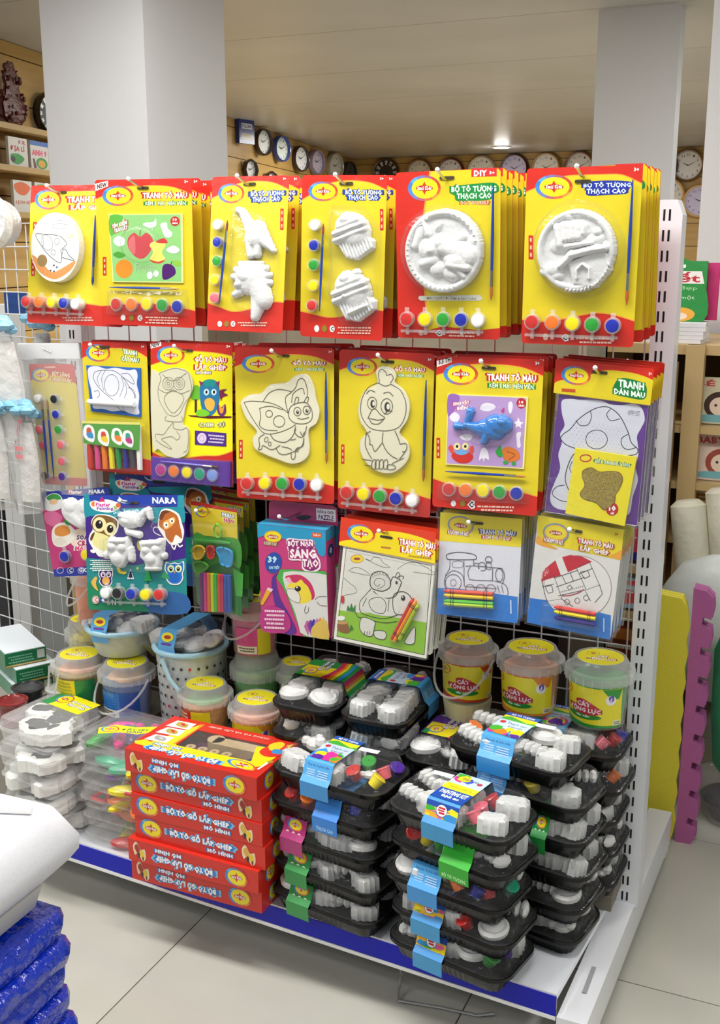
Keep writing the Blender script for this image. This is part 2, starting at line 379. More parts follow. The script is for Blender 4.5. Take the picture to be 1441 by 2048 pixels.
# ================================================================ hanging products
FIT = {
'rocket':(-1.456,1.870,1.527,0.245,0.278,-7.3,0.7,-1.2), 'fruit':(-1.268,1.820,1.531,0.219,0.276,0.5,0.5,0.2),
'dino':(-1.021,1.800,1.529,0.160,0.276,-6.4,0.5,-1.0), 'cupcake':(-0.835,1.800,1.526,0.162,0.280,-0.5,1.4,0.1),
'unicorn':(-0.643,1.790,1.528,0.185,0.276,1.8,-0.8,-0.4), 'house':(-0.416,1.790,1.527,0.185,0.278,0.9,0.1,-1.6),
'strip':(-1.546,1.860,1.166,0.120,0.262,1.8,-2.1,0.2), 'clay':(-1.375,1.850,1.218,0.165,0.268,-1.4,-0.5,-2.1),
'owl':(-1.185,1.840,1.223,0.188,0.277,-2.1,0.3,-0.1), 'butterfly':(-0.975,1.830,1.223,0.206,0.290,-3.3,-1.1,2.0),
'chick':(-0.767,1.830,1.223,0.185,0.296,-1.1,0.4,0.1), 'whale':(-0.571,1.820,1.221,0.192,0.268,-3.0,-0.2,-0.5),
'mushroom':(-0.374,1.820,1.218,0.165,0.262,-0.8,2.6,-4.7), 'soap':(-1.505,1.860,0.899,0.175,0.189,-3.0,-8.2,3.3),
'narab':(-1.300,1.880,0.945,0.241,0.231,-4.0,-4.0,2.9), 'nara':(-1.309,1.800,0.917,0.235,0.238,-8.6,-4.6,3.3),
'clayc':(-1.145,1.840,0.903,0.117,0.232,5.9,2.8,-6.2), 'box':(-0.957,1.815,0.882,0.146,0.222,2.3,-0.3,1.5),
'snail':(-0.756,1.820,0.908,0.193,0.239,-4.2,2.1,-2.6), 'train':(-0.582,1.830,0.939,0.152,0.188,-5.4,-0.6,1.4),
'ship':(-0.401,1.820,0.947,0.150,0.197,-0.8,3.6,-1.6)}
QUAD = dict(rocket=((213,144),(885,130),(840,1115),(189,1081)), fruit=((650,95),(1312,92),(1340,1100),(697,1088)),
 dino=((98,100),(640,72),(605,1215),(43,1190)), cupcake=((738,78),(1358,70),(1310,1255),(727,1225)),
 unicorn=((35,68),(570,35),(575,912),(35,915)), house=((710,48),(1315,25),(1262,950),(678,940)),
 strip=((175,190),(450,200),(530,930),(258,925)), clay=((483,78),(893,75),(925,905),(520,855)), owl=((905,75),(1397,100),(1400,945),(920,895)),
 butterfly=((30,48),(730,58),(722,1140),(45,1108)), chick=((750,68),(1412,92),(1368,1218),(748,1150)),
 whale=((40,68),(700,85),(648,1032),(8,968)), mushroom=((768,98),(1342,130),(1255,1085),(690,970)),
 soap=((30,80),(370,40),(450,560),(140,575)), nara=((5,55),(1370,95),(1400,1570),(50,1530)), clayc=((970,125),(1240,165),(1275,820),(1010,722)),
 box=((50,150),(605,215),(590,995),(95,925)), snail=((632,90),(1355,205),(1275,1130),(585,985)),
 train=((75,60),(655,92),(600,805),(45,740)), ship=((745,80),(1320,170),(1235,915),(660,810)))
def kit(key, name, label, cat='craft kit', back='#cc2a1c', header=None, group=None):
    x, y, z, w, h, rx, ry, rz = FIT[key]
    r = thing(name, label, cat, (x, y, z), (D2R(rx), D2R(ry), D2R(rz)), group)
    A = Art(w, h); 
    if back: card(r, w, h, back)
    return r, A, w, h
def K(A, key): A.q(*QUAD[key]); q = QUAD[key]; A.k = A.w / math.hypot(q[1][0] - q[0][0], q[1][1] - q[0][1]); return A
_ln = Art.line
Art.line = lambda s, pts, wd, col='#333333', closed=False, k=5: _ln(s, pts, wd * (1.25 if wd < .0015 else 1), col, closed, k)
def mp(A, pts): return [A.pt(*p) for p in pts]
def rel(A, prims):
    out = []; k = A.k
    for p in prims:
        if p[0] == 'e': x, z = A.pt(p[1], p[2]); out.append(('e', x, z, p[3] * k, p[4] * k, -p[5], p[6], *(p[7:])))
        elif p[0] == 'c': x, z = A.pt(p[1], p[2]); u, v = A.pt(p[3], p[4]); out.append(('c', x, z, u, v, p[5] * k, p[6] * k, p[7], *(p[8:])))
        elif p[0] == 'p': out.append(('p', mp(A, catmull(p[1], True, 4) if len(p) > 5 else p[1]), p[2], p[3], *(p[4:5])))
        else: out.append(p)
    return out
def cutout(r, A, pts, t, col='#e6e0c4', name='wooden_figure', y0=-.0015, smooth=True, k=4):
    P = mp(A, catmull(pts, True, k) if smooth else pts); m = MB(); m.prism(P, y0 - t, y0, mat(col, .6)); return m.build(name, r), P
def pill(A, x0, y0, x1, y1):
    A.rect(x0, y0, x1, y1, '#c62c1c'); n = 3
    for i in range(n):
        y = y0 + (y1 - y0) * (i + .6) / (n + .2); A.rect(x0 + (x1 - x0) * .3, y - (y1 - y0) * .08, x0 + (x1 - x0) * .7, y + (y1 - y0) * .08, '#f0b8a0')
RED, DRED = '#ffffff', '#c02a20'

def mk_rocket():
    r, A, w, h = kit('rocket', 'puzzle_kit', 'yellow and red blister kit with a rocket colouring disc, leftmost of the top row')
    A.band(); K(A, 'rocket'); hook_slot(r, w, u=.33, v=.014)
    A.logo(332, 240, 92, 70); A.text('TRANH TÔ MÀU', 465, 205, 800, 258, '#ffffff', DRED, sl=-.02); A.text('LẮP GHÉP', 488, 262, 760, 310, '#ffffff', DRED)
    pill(A, 230, 395, 254, 512); pill(A, 217, 645, 241, 765); A.tiny(430, 1040, 640, 1075); A.build(r)
    P = [(420 + 165 * math.cos(a), 575 + 236 * math.sin(a)) for a in [2 * math.pi * i / 36 for i in range(36)]]
    o, Q = cutout(r, A, P, .018, '#efeade', 'puzzle_disc', smooth=False)
    B = Art(w, h, off=.0198); K(B, 'rocket'); B.poly([(420 + (x - 420) * .95, 575 + (y - 575) * .95) for x, y in P], '#f3f3ef')
    B.sm([(266, 635), (300, 650), (340, 690), (400, 745), (460, 725), (560, 668), (525, 735), (440, 790), (380, 785), (310, 735)], '#e2954a'); B.ell(335, 668, 34, 42, '#9a7840')
    B.line([(290, 490), (345, 488), (450, 500), (500, 548), (480, 580), (462, 600), (468, 625), (460, 682), (420, 665), (370, 620), (325, 560)], .0011, closed=True)
    B.line([(330, 495), (345, 530), (340, 570), (335, 580)], .0007); B.ring(368, 545, 36, 55, .0008, '#666666', -20); B.ring(435, 537, 17, 22, .0008, '#666666'); B.ring(410, 612, 16, 18, .0008, '#666666')
    B.line([(468, 635), (480, 590), (500, 600), (515, 630), (552, 666), (500, 655), (468, 645)], .0011)
    B.ring(455, 432, 60, 16, .0006, '#999999'); B.line([(410, 425), (430, 395), (480, 395), (500, 425)], .0006, '#999999'); B.ring(515, 500, 14, 12, .001, '#d0c840'); B.ring(540, 495, 10, 14, .001, '#d0c840')
    for x, y in ((415, 700), (435, 712), (392, 735), (415, 740)): B.ell(x, y, 6, 6, '#283048')
    B.build(o, 'printed_picture')
    bubble(r, [(x * 1.0, z) for x, z in Q], .023, .10)
    pots(r, A, [(225, 945), (312, 945), (397, 950), (478, 955), (560, 960)], ['red', 'orange', 'yellow', 'blue', 'white'], .0125, d=.02)
    brush(r, A, (668, 350), (646, 830), .003, bris='#24408c'); return r
def framed(A, key, x0, y0, x1, y1, col): A.poly([(x0, y0), (x1, y0), (x1, y1), (x0, y1)], col)
def apple(A, cx, cy, s, col): A.sm([(cx, cy - .7 * s), (cx + .5 * s, cy - s), (cx + s, cy - .5 * s), (cx + .9 * s, cy + .3 * s), (cx + .3 * s, cy + s), (cx - .3 * s, cy + .95 * s), (cx - .9 * s, cy + .3 * s), (cx - s, cy - .5 * s), (cx - .5 * s, cy - s)], col)
def mk_fruit():
    r, A, w, h = kit('fruit', 'colouring_kit', 'yellow and red blister kit with green fruit picture, second from left in top row')
    A.band(); K(A, 'fruit'); hook_slot(r, w, u=.51, v=.016)
    A.logo(812, 205, 108, 70); A.poly([(652, 122), (745, 100), (745, 140), (655, 172)], '#f8d8d4'); A.text('NEW', 668, 118, 735, 150, '#402020', sl=-.25)
    A.text('TRANH TÔ MÀU', 985, 178, 1285, 226, '#ffffff', DRED, sl=.01); A.text('KÈM 5 MÀU NÉN VIÊN', 1003, 242, 1275, 272, '#f4fff0', '#208838', bold=.02)
    A.text('3+', 1268, 105, 1292, 125); pill(A, 705, 625, 730, 752)
    for x, c in ((845, '#e8e8e8'), (903, '#8a7a28'), (962, '#e8e8e8')): A.ell(x, 1040, 17, 20, c)
    A.text('C', 952, 1028, 972, 1052, '#222222'); A.tiny(1000, 1025, 1230, 1080, 3)
    A.build(r)
    B = Art(w, h, off=.0030); K(B, 'fruit'); pn = MB(); pn.prism(mp(A, [(750, 330), (1258, 330), (1262, 796), (778, 796)]), -.0030, -.001, mat('#f0e890', .4)); o = pn.build('picture_board', r)
    B.poly([(756, 336), (1246, 336), (1250, 790), (784, 790)], '#8cc878')
    B.sm([(760, 345), (850, 345), (820, 420), (765, 480)], '#5cb040')
    apple(B, 970, 545, 86, '#c83c44'); B.sm([(890, 520), (930, 480), (935, 600), (900, 580)], '#d8686c')
    B.sm([(1035, 545), (1060, 520), (1130, 520), (1142, 545), (1118, 590), (1140, 640), (1090, 662), (1035, 645), (1058, 590)], '#f0e46c'); B.sm([(1075, 520), (1130, 495), (1158, 525), (1120, 530)], '#c83c38'); B.sm([(1035, 640), (1090, 655), (1140, 640), (1110, 665), (1060, 662)], '#c83c38')
    B.line([(968, 480), (972, 440)], .0014, '#3a5a28'); B.ell(858, 705, 60, 64, '#f08a24'); B.sm([(780, 608), (820, 588), (870, 612), (825, 632)], '#4c9c30')
    B.sm([(1122, 690), (1150, 668), (1192, 680), (1210, 710), (1205, 742), (1150, 775), (1122, 765)], '#4c1468'); B.line([(1175, 680), (1188, 650)], .001, '#222222'); B.sm([(1195, 650), (1240, 650), (1245, 680), (1205, 678)], '#8cc040')
    for pts in ([(1005, 390), (1060, 385), (1078, 360), (1080, 410), (1040, 425), (990, 405)], [(1110, 400), (1150, 390), (1160, 430), (1190, 460), (1175, 490), (1140, 485), (1120, 440)], [(785, 510), (820, 480), (862, 500), (860, 540), (830, 552), (800, 540)], [(1150, 570), (1200, 545), (1240, 575), (1210, 598), (1165, 590)]): B.sm(pts, '#dfe9e4')
    B.ell(1035, 748, 20, 26, '#e8f0ec'); B.ell(1078, 736, 18, 22, '#e8f0ec'); B.text('Fruits', 935, 665, 1075, 725, '#a8c8a0', bold=0)
    B.text('TÌM KIẾM', 775, 375, 882, 415, '#ffffff', DRED, sl=-.28); B.text('TRÁI CÂY', 790, 412, 885, 448, '#ffffff', DRED, sl=-.28)
    B.ell(1208, 380, 31, 32, '#c02c28'); B.text('10', 1194, 360, 1222, 380); B.text('HÌNH', 1190, 386, 1226, 400)
    B.build(o, 'printed_picture')
    bubble(r, mp(A, [(885 + 130 * math.cos(a) + 85, 530 + 125 * math.sin(a)) for a in [math.pi * i / 8 for i in range(16)]]), .012, .25, y=-.0035)
    bubble(r, mp(A, [(750, 850), (1270, 850), (1290, 1015), (740, 1020)]), .009, .06)
    pots(r, A, [(808, 948), (913, 946), (1018, 942), (1124, 948), (1226, 956)], ['red', 'orange', 'yellow', 'green', 'blue'], .0135, strip=False, d=.006, tab=None)
    brush(r, A, (762, 832), (1240, 836), .0026, bris='#b8a060'); return r
def mk_dino():
    r, A, w, h = kit('dino', 'plaster_kit', 'narrow yellow blister kit with two white plaster dinosaurs, third from left in top row')
    A.band(yt=(.14, .1, .05, .035, .035, .05, .09), yb=(.82, .845, .87, .86, .83, .80, .80)); K(A, 'dino'); hook_slot(r, w, u=.5, v=.014)
    A.logo(230, 208, 92, 68, sl=-.04); A.text('BỘ TÔ TƯỢNG', 368, 178, 602, 225, '#e8f4ff', '#2448a8', sl=-.06, out2='#1c3a88'); A.text('THẠCH CAO', 380, 222, 578, 265, '#e8f4ff', '#2448a8', sl=-.06, out2='#1c3a88')
    A.text('3+', 596, 88, 618, 106); pill(A, 580, 303, 604, 452)
    for x, c in ((140, '#e8e8e8'), (190, '#8a7a28'), (238, '#e8e8e8')): A.ell(x, 1144, 17, 22, c)
    A.text('C', 228, 1132, 248, 1156, '#222222'); A.tiny(275, 1125, 490, 1165, 2); A.build(r)
    relief(r, rel(A, [('c', 285, 325, 325, 345, 20, 22, .006, .002), ('c', 315, 335, 370, 440, 22, 38, .008, .002), ('e', 410, 500, 72, 95, 20, .011, .003), ('c', 430, 480, 545, 605, 62, 12, .010, .002), ('c', 375, 560, 380, 640, 34, 28, .010, .002), ('c', 430, 580, 425, 630, 26, 26, .009, .002), ('e', 400, 520, 30, 60, 0, .013, .003)]), *[f for f in bb(A, 250, 300, 570, 670)], n=60)
    sp = [('e', 380 + 120 * math.cos(D2R(a)), 820 + 130 * math.sin(D2R(a)), 34, 22, a, .006, .002) for a in range(-170, 75, 22)]
    relief(r, rel(A, sp + [('e', 380, 800, 112, 108, 0, .012, .003), ('c', 420, 840, 470, 960, 80, 62, .012, .002), ('c', 440, 950, 410, 1090, 62, 30, .009, .002), ('c', 300, 900, 262, 925, 30, 22, .007, .002), ('e', 345, 790, 60, 50, 30, .015, .003), ('e', 300, 850, 40, 30, -30, .013, .003)]), *bb(A, 240, 680, 560, 1120), n=64)
    bubble(r, mp(A, [(255, 300), (480, 400), (570, 600), (560, 900), (450, 1110), (250, 1000), (235, 700)]), .017, .1)
    pots(r, A, [(150, 430), (147, 552), (143, 686), (125, 820), (122, 953)], ['white', 'blue', 'green', 'yellow', 'pink'], .0105, strip=False, tab=(-1, 0))
    brush(r, A, (160, 1005), (226, 398), .0026, y=-.012, bris='#8a4040'); return r
def bb(A, x0, y0, x1, y1):
    P = mp(A, [(x0, y0), (x1, y0), (x1, y1), (x0, y1)]); return min(p[0] for p in P), max(p[0] for p in P), min(p[1] for p in P), max(p[1] for p in P)
def cup(A, x, y, s, face=False):
    """cupcake cast; x,y = crop centre, s = half size in crop px"""
    k = A.k; gx, gz = A.pt(x, y)
    pr = [('p', [(x - .85 * s, y + .2 * s), (x + .2 * s, y - .35 * s), (x + .95 * s, y + .2 * s), (x + .95 * s, y + .55 * s), (x + .2 * s, y + 1.1 * s), (x - .35 * s, y + 1.0 * s)], .010, .004, lambda X, Z: .0018 * np.sin((X - gx) * .9 / k / 3.6 + (Z - gz) * .4 / k / 3.6))]
    pr += [('e', x - .05 * s, y - .25 * s, .85 * s, .7 * s, 25, .012, .004), ('c', x - .78 * s, y + .22 * s, x + .55 * s, y - .32 * s, .17 * s, .16 * s, .014, .003), ('c', x - .8 * s, y - .08 * s, x + .5 * s, y - .58 * s, .17 * s, .15 * s, .016, .003), ('e', x - .3 * s, y - .75 * s, .35 * s, .3 * s, 0, .015, .003), ('c', x - .6 * s, y - .4 * s, x + .25 * s, y - .75 * s, .17 * s, .15 * s, .014, .003)]
    if face: pr += [('e', x - .35 * s, y + .0 * s, .12 * s, .14 * s, 0, .017, .002), ('c', x - .1 * s, y + .7 * s, x + .6 * s, y + .4 * s, .14 * s, .1 * s, .015, .002), ('e', x + .1 * s, y - 1.0 * s, .2 * s, .14 * s, 0, .009, .002)]
    return rel(A, pr)
def mk_cupcake():
    r, A, w, h = kit('cupcake', 'plaster_kit', 'yellow blister kit with two white plaster cupcakes, fourth from left in top row')
    A.band(yt=(.15, .1, .05, .035, .035, .05, .09), yb=(.84, .855, .87, .86, .83, .81, .81)); K(A, 'cupcake'); hook_slot(r, w, u=.53, v=.014)
    A.logo(890, 195, 108, 72); A.text('BỘ TÔ TƯỢNG', 1052, 175, 1312, 222, '#e8f4ff', '#2448a8', sl=.0, out2='#1c3a88'); A.text('THẠCH CAO', 1072, 218, 1290, 262, '#e8f4ff', '#2448a8', out2='#1c3a88')
    A.text('3+', 1305, 88, 1330, 108); pill(A, 1302, 318, 1326, 472)
    for x, c in ((845, '#e8e8e8'), (900, '#8a7a28'), (955, '#e8e8e8')): A.ell(x, 1172, 18, 24, c)
    A.text('C', 944, 1158, 966, 1186, '#222222'); A.tiny(995, 1155, 1230, 1210, 3); A.build(r)
    relief(r, cup(A, 1120, 515, 158), *bb(A, 950, 320, 1290, 715), n=66); relief(r, cup(A, 1120, 940, 165, True), *bb(A, 925, 730, 1300, 1150), n=66)
    bubble(r, mp(A, [(960, 320), (1180, 320), (1300, 480), (1290, 720), (1310, 1000), (1200, 1140), (1020, 1120), (930, 900), (960, 700), (940, 480)]), .019, .1)
    pots(r, A, [(845, 440), (840, 585), (837, 724), (835, 870), (826, 1010)], ['white', 'blue', 'green', 'yellow', 'red'], .0108, strip=False, tab=(-1, 0))
    brush(r, A, (884, 1050), (912, 430), .0026, y=-.012, bris='#8a4040'); return r
def disc(A, cx, cy, rad, extra, k=None):
    gx, gz = A.pt(cx, cy); R = rad * A.k
    def rim(X, Z, H):
        q = np.hypot(X - gx, Z - gz) / R
        g = np.where(q < 1, .012, 0); g = np.where((q > .84) & (q < 1), .012 + .005 * np.sqrt(np.clip(1 - ((q - .92) / .08) ** 2, 0, 1)), g)
        return np.maximum(H, g)
    return [('f', rim)] + rel(A, extra)
def mk_unicorn():
    r, A, w, h = kit('unicorn', 'plaster_kit', 'red and yellow blister kit with a white plaster unicorn disc, fifth in the top row')
    A.sm([(0.33, -0.0)] * 1 + [(.62, 0), (.99, 0), (.995, .05), (.995, .92), (.9, .935), (.55, .93), (.3, .95), (.26, .8), (.25, .3)], '#dcc824') if 0 else A.poly([(.34, .002), (.97, .002), (.998, .02), (.998, .93), (.8, .945), (.45, .925), (.30, .95), (.27, .3)], '#dcc824')
    A.line([(.34, .0), (.30, .15), (.27, .3), (.27, .6), (.3, .95)], .003, '#f2a03c'); K(A, 'unicorn'); hook_slot(r, w, u=.5, v=.012)
    A.logo(182, 142, 84, 64, sl=-.03); A.rect(421, 40, 549, 82, '#d03030', -.04); A.text('DIY', 434, 48, 500, 78, sl=-.05); A.text('3+', 512, 52, 538, 68)
    A.sm([(312, 140), (330, 128), (400, 120), (520, 108), (556, 120), (560, 150), (530, 165), (520, 190), (400, 205), (345, 200), (335, 175), (315, 165)], '#1c8a3c')
    A.text('BỘ TÔ TƯỢNG', 320, 118, 548, 162, '#f0fff0', '#1c8a3c', sl=-.04); A.text('THẠCH CAO', 348, 160, 524, 196, '#f0fff0', '#1c8a3c', sl=-.04)
    A.text('DO IT YOURSELF', 368, 200, 510, 218, '#f8e0c8', '#c85a30', sl=-.02, bold=.01)
    A.poly([(150, 690), (470, 678), (482, 695), (470, 708), (160, 715), (145, 705)], '#d8d8cc'); A.text('MÀU NƯỚC ĐI KÈM & AN TOÀN', 190, 690, 448, 706, '#6a6a20', bold=.01, sl=-.01)
    A.text('C', 240, 872, 262, 896, '#222222', '#e8e8e8', ow=.2); A.ell(158, 884, 14, 16, '#d8b0a0'); A.tiny(290, 872, 450, 905, 2); A.build(r)
    ex = [('c', 192, 305, 215, 370, 8, 20, .010, .011), ('e', 225, 445, 62, 58, 0, .010, .012), ('e', 232, 450, 26, 24, 0, .012, .014), ('e', 290, 410, 50, 45, 20, .011, .012), ('c', 300, 430, 420, 470, 45, 60, .011, .012), ('e', 365, 500, 72, 55, 10, .012, .012), ('c', 330, 520, 420, 535, 28, 22, .012, .012),
          ('c', 370, 540, 400, 580, 26, 16, .008, .012), ('c', 240, 500, 190, 520, 34, 24, .009, .012), ('e', 265, 545, 45, 38, 0, .008, .012), ('e', 330, 570, 48, 30, 20, .007, .012), ('c', 150, 430, 180, 360, 22, 30, .006, .012), ('e', 270, 330, 26, 14, -60, .006, .012), ('c', 420, 440, 445, 400, 26, 30, .006, .012), ('c', 340, 410, 400, 380, 20, 26, .006, .012)]
    ex += [('e', 290 + 180 * math.cos(D2R(a)), 455 + 196 * math.sin(D2R(a)), 6, 5, a, .003, .016) for a in range(-80, -10, 9)]
    ex += [('e', 290 + 178 * math.cos(D2R(a)), 455 + 190 * math.sin(D2R(a)), 7, 3, a, .003, .016) for a in range(70, 200, 8)]
    relief(r, disc(A, 290, 455, 197, ex), *bb(A, 85, 245, 490, 670), n=96, name='plaster_disc')
    bubble(r, mp(A, [(282 + 215 * math.cos(a), 455 + 225 * math.sin(a)) for a in [2 * math.pi * i / 28 for i in range(28)]]), .022, .08)
    pots(r, A, [(92, 812), (187, 810), (283, 808), (378, 808), (466, 808)], ['red', 'yellow', 'green', 'blue', 'white'], .0130)
    brush(r, A, (538, 110), (532, 705), .0030, bris='#b06a28'); return r
def mk_house():
    r, A, w, h = kit('house', 'plaster_kit', 'yellow blister kit with a white plaster house disc, beside the slotted upright in top row')
    A.band(yt=(.13, .09, .05, .045, .045, .05, .1), yb=(.86, .87, .855, .83, .81, .82, .85)); K(A, 'house'); hook_slot(r, w, u=.5, v=.022)
    A.logo(852, 140, 98, 62, sl=-.02); A.sm([(1005, 125), (1030, 112), (1130, 105), (1240, 108), (1258, 125), (1240, 150), (1228, 170), (1130, 178), (1030, 182), (1018, 155)], '#20309c')
    A.text('BỘ TÔ TƯỢNG', 1006, 110, 1252, 145, '#d8ecff', '#20309c', sl=-.02); A.text('THẠCH CAO', 1022, 145, 1228, 178, '#d8ecff', '#20309c', sl=-.02); A.text('3+', 1268, 38, 1294, 58)
    pill(A, 718, 388, 742, 510); A.ell(806, 905, 14, 18, '#e0c0b0'); A.text('C', 894, 895, 918, 920, '#222222', '#e8e8e8', ow=.2); A.tiny(965, 900, 1150, 938, 2); A.build(r)
    ex = [('e', 950, 370, 90, 60, 5, .006, .012), ('c', 880, 345, 900, 430, 20, 30, .010, .012), ('c', 915, 335, 925, 400, 22, 30, .011, .012), ('c', 950, 335, 960, 395, 24, 30, .012, .012), ('c', 990, 335, 995, 390, 24, 28, .011, .012), ('c', 1020, 340, 1020, 370, 20, 24, .010, .012),
          ('c', 880, 440, 1100, 400, 36, 26, .005, .012), ('c', 930, 440, 1060, 420, 14, 12, .006, .016), ('c', 900, 540, 960, 480, 18, 26, .012, .012), ('c', 950, 485, 1080, 450, 22, 22, .013, .012), ('c', 1060, 455, 1130, 445, 20, 22, .013, .012),
          ('p', [(930, 520), (1100, 450), (1150, 470), (1160, 560), (1080, 650), (960, 640)], .017, .004), ('e', 1130, 440, 20, 28, 0, .008, .012), ('e', 1090, 365, 24, 24, 0, .007, .012), ('e', 940, 290, 28, 14, 0, .005, .012), ('e', 860, 560, 52, 40, 0, .007, .012), ('e', 820, 570, 34, 24, 0, .005, .012), ('e', 880, 590, 40, 26, 0, .006, .012),
          ('c', 985, 600, 985, 560, 7, 7, .004, .018), ('c', 985, 560, 1015, 528, 7, 7, .004, .018), ('c', 1015, 528, 1050, 550, 7, 7, .004, .018), ('c', 1050, 550, 1050, 600, 7, 7, .004, .018)]
    ex += [('e', 975 + 188 * math.cos(D2R(a)), 460 + 205 * math.sin(D2R(a)), 12, 5, a + 40, .004, .016) for a in range(20, 110, 6)]
    relief(r, disc(A, 974, 460, 206, ex), *bb(A, 755, 240, 1200, 680), n=96, name='plaster_disc')
    bubble(r, mp(A, [(982 + 232 * math.cos(a), 455 + 240 * math.sin(a)) for a in [2 * math.pi * i / 28 for i in range(28)]]), .022, .08)
    pots(r, A, [(742, 828), (848, 828), (953, 832), (1056, 836), (1162, 840)], ['red', 'orange', 'yellow', 'green', 'blue'], .0130)
    brush(r, A, (1266, 100), (1232, 735), .0030, bris='#b85c28'); return r
def stack(r, key, n, dy, lab, cat=None, dx=.0, dz=0, skip=(), grp=None):
    """n more copies hanging behind the front one"""
    out = []
    for i in range(1, n + 1):
        c = copy_tree(r, skip=skip); c.location.y += dy * i; c.location.x += dx * i; c.location.z += dz * i + (0.0015 if i % 2 else -.001)
        c.rotation_euler.y += D2R((.3, -.4, .2, -.2)[i % 4])
        c['label'] = lab.replace('#', ORD[i]); 
        if grp: c['group'] = grp
        out.append(c)
    if grp: r['group'] = grp
    return out
ORD = ['front', 'second', 'third', 'fourth', 'fifth', 'sixth', 'seventh', 'eighth']

def mk_strip():
    r, A, w, h = kit('strip', 'paint_set', 'bagged paint strip card with ten pots and two brushes, left end of middle row', 'paint set')
    A.band(yt=(.14, .1, .09, .09, .1, .12, .16), yb=(.93, .93, .93, .93, .93, .93, .93)); K(A, 'strip')
    A.logo(250, 258, 58, 42); A.text('BÚT LÔNG', 320, 240, 425, 272, '#f8e8b0', DRED, sl=.15); A.text('VÀ MÀU NƯỚC', 318, 275, 435, 303, '#f8e8b0', DRED, sl=.12); A.tiny(275, 205, 340, 222, 1); A.build(r)
    a = [(245, 395), (248, 492), (255, 585), (275, 680), (285, 770), (288, 866)]; b = [(348, 400), (358, 492), (372, 583), (385, 675), (392, 775), (395, 868)]
    pots(r, A, a[:1] + a[1:3] + a[3:4] + a[5:6], ['white', 'sky', 'pink', 'pink', 'grey'], .0105, False, tab=(1, 0)); pots(r, A, b, ['black', 'blue', 'green', 'pink', 'pink', 'purple'], .0105, False, tab=(1, 0))
    brush(r, A, (315, 880), (278, 400), .0026, y=-.013, bris='#907060'); brush(r, A, (350, 880), (310, 400), .0026, y=-.013, bris='#907060')
    m = MB(); pts = rrect(w + .045, h + .06, .004, 2, 0, -h / 2 + .012)
    m.loft([[(x * .98, -.022 + .012 * abs(math.sin(z * 30)), z) for x, z in pts], [(x, -.004, z) for x, z in pts], [(x, .003, z) for x, z in pts]], CRINK, True, True); m.build('clear_bag', r)
    m = MB(); m.box((-(w + .04) / 2, -.0045, .012), ((w + .04) / 2, .004, .044), mat('#e6e6e8', .5)); m.build('bag_header', r, label='white folded bag header'); 
    m = MB(); m.tube([(-.012, -.006, .034), (.008, -.006, .026)], .0012, STEEL); m.build('staple', r); return r
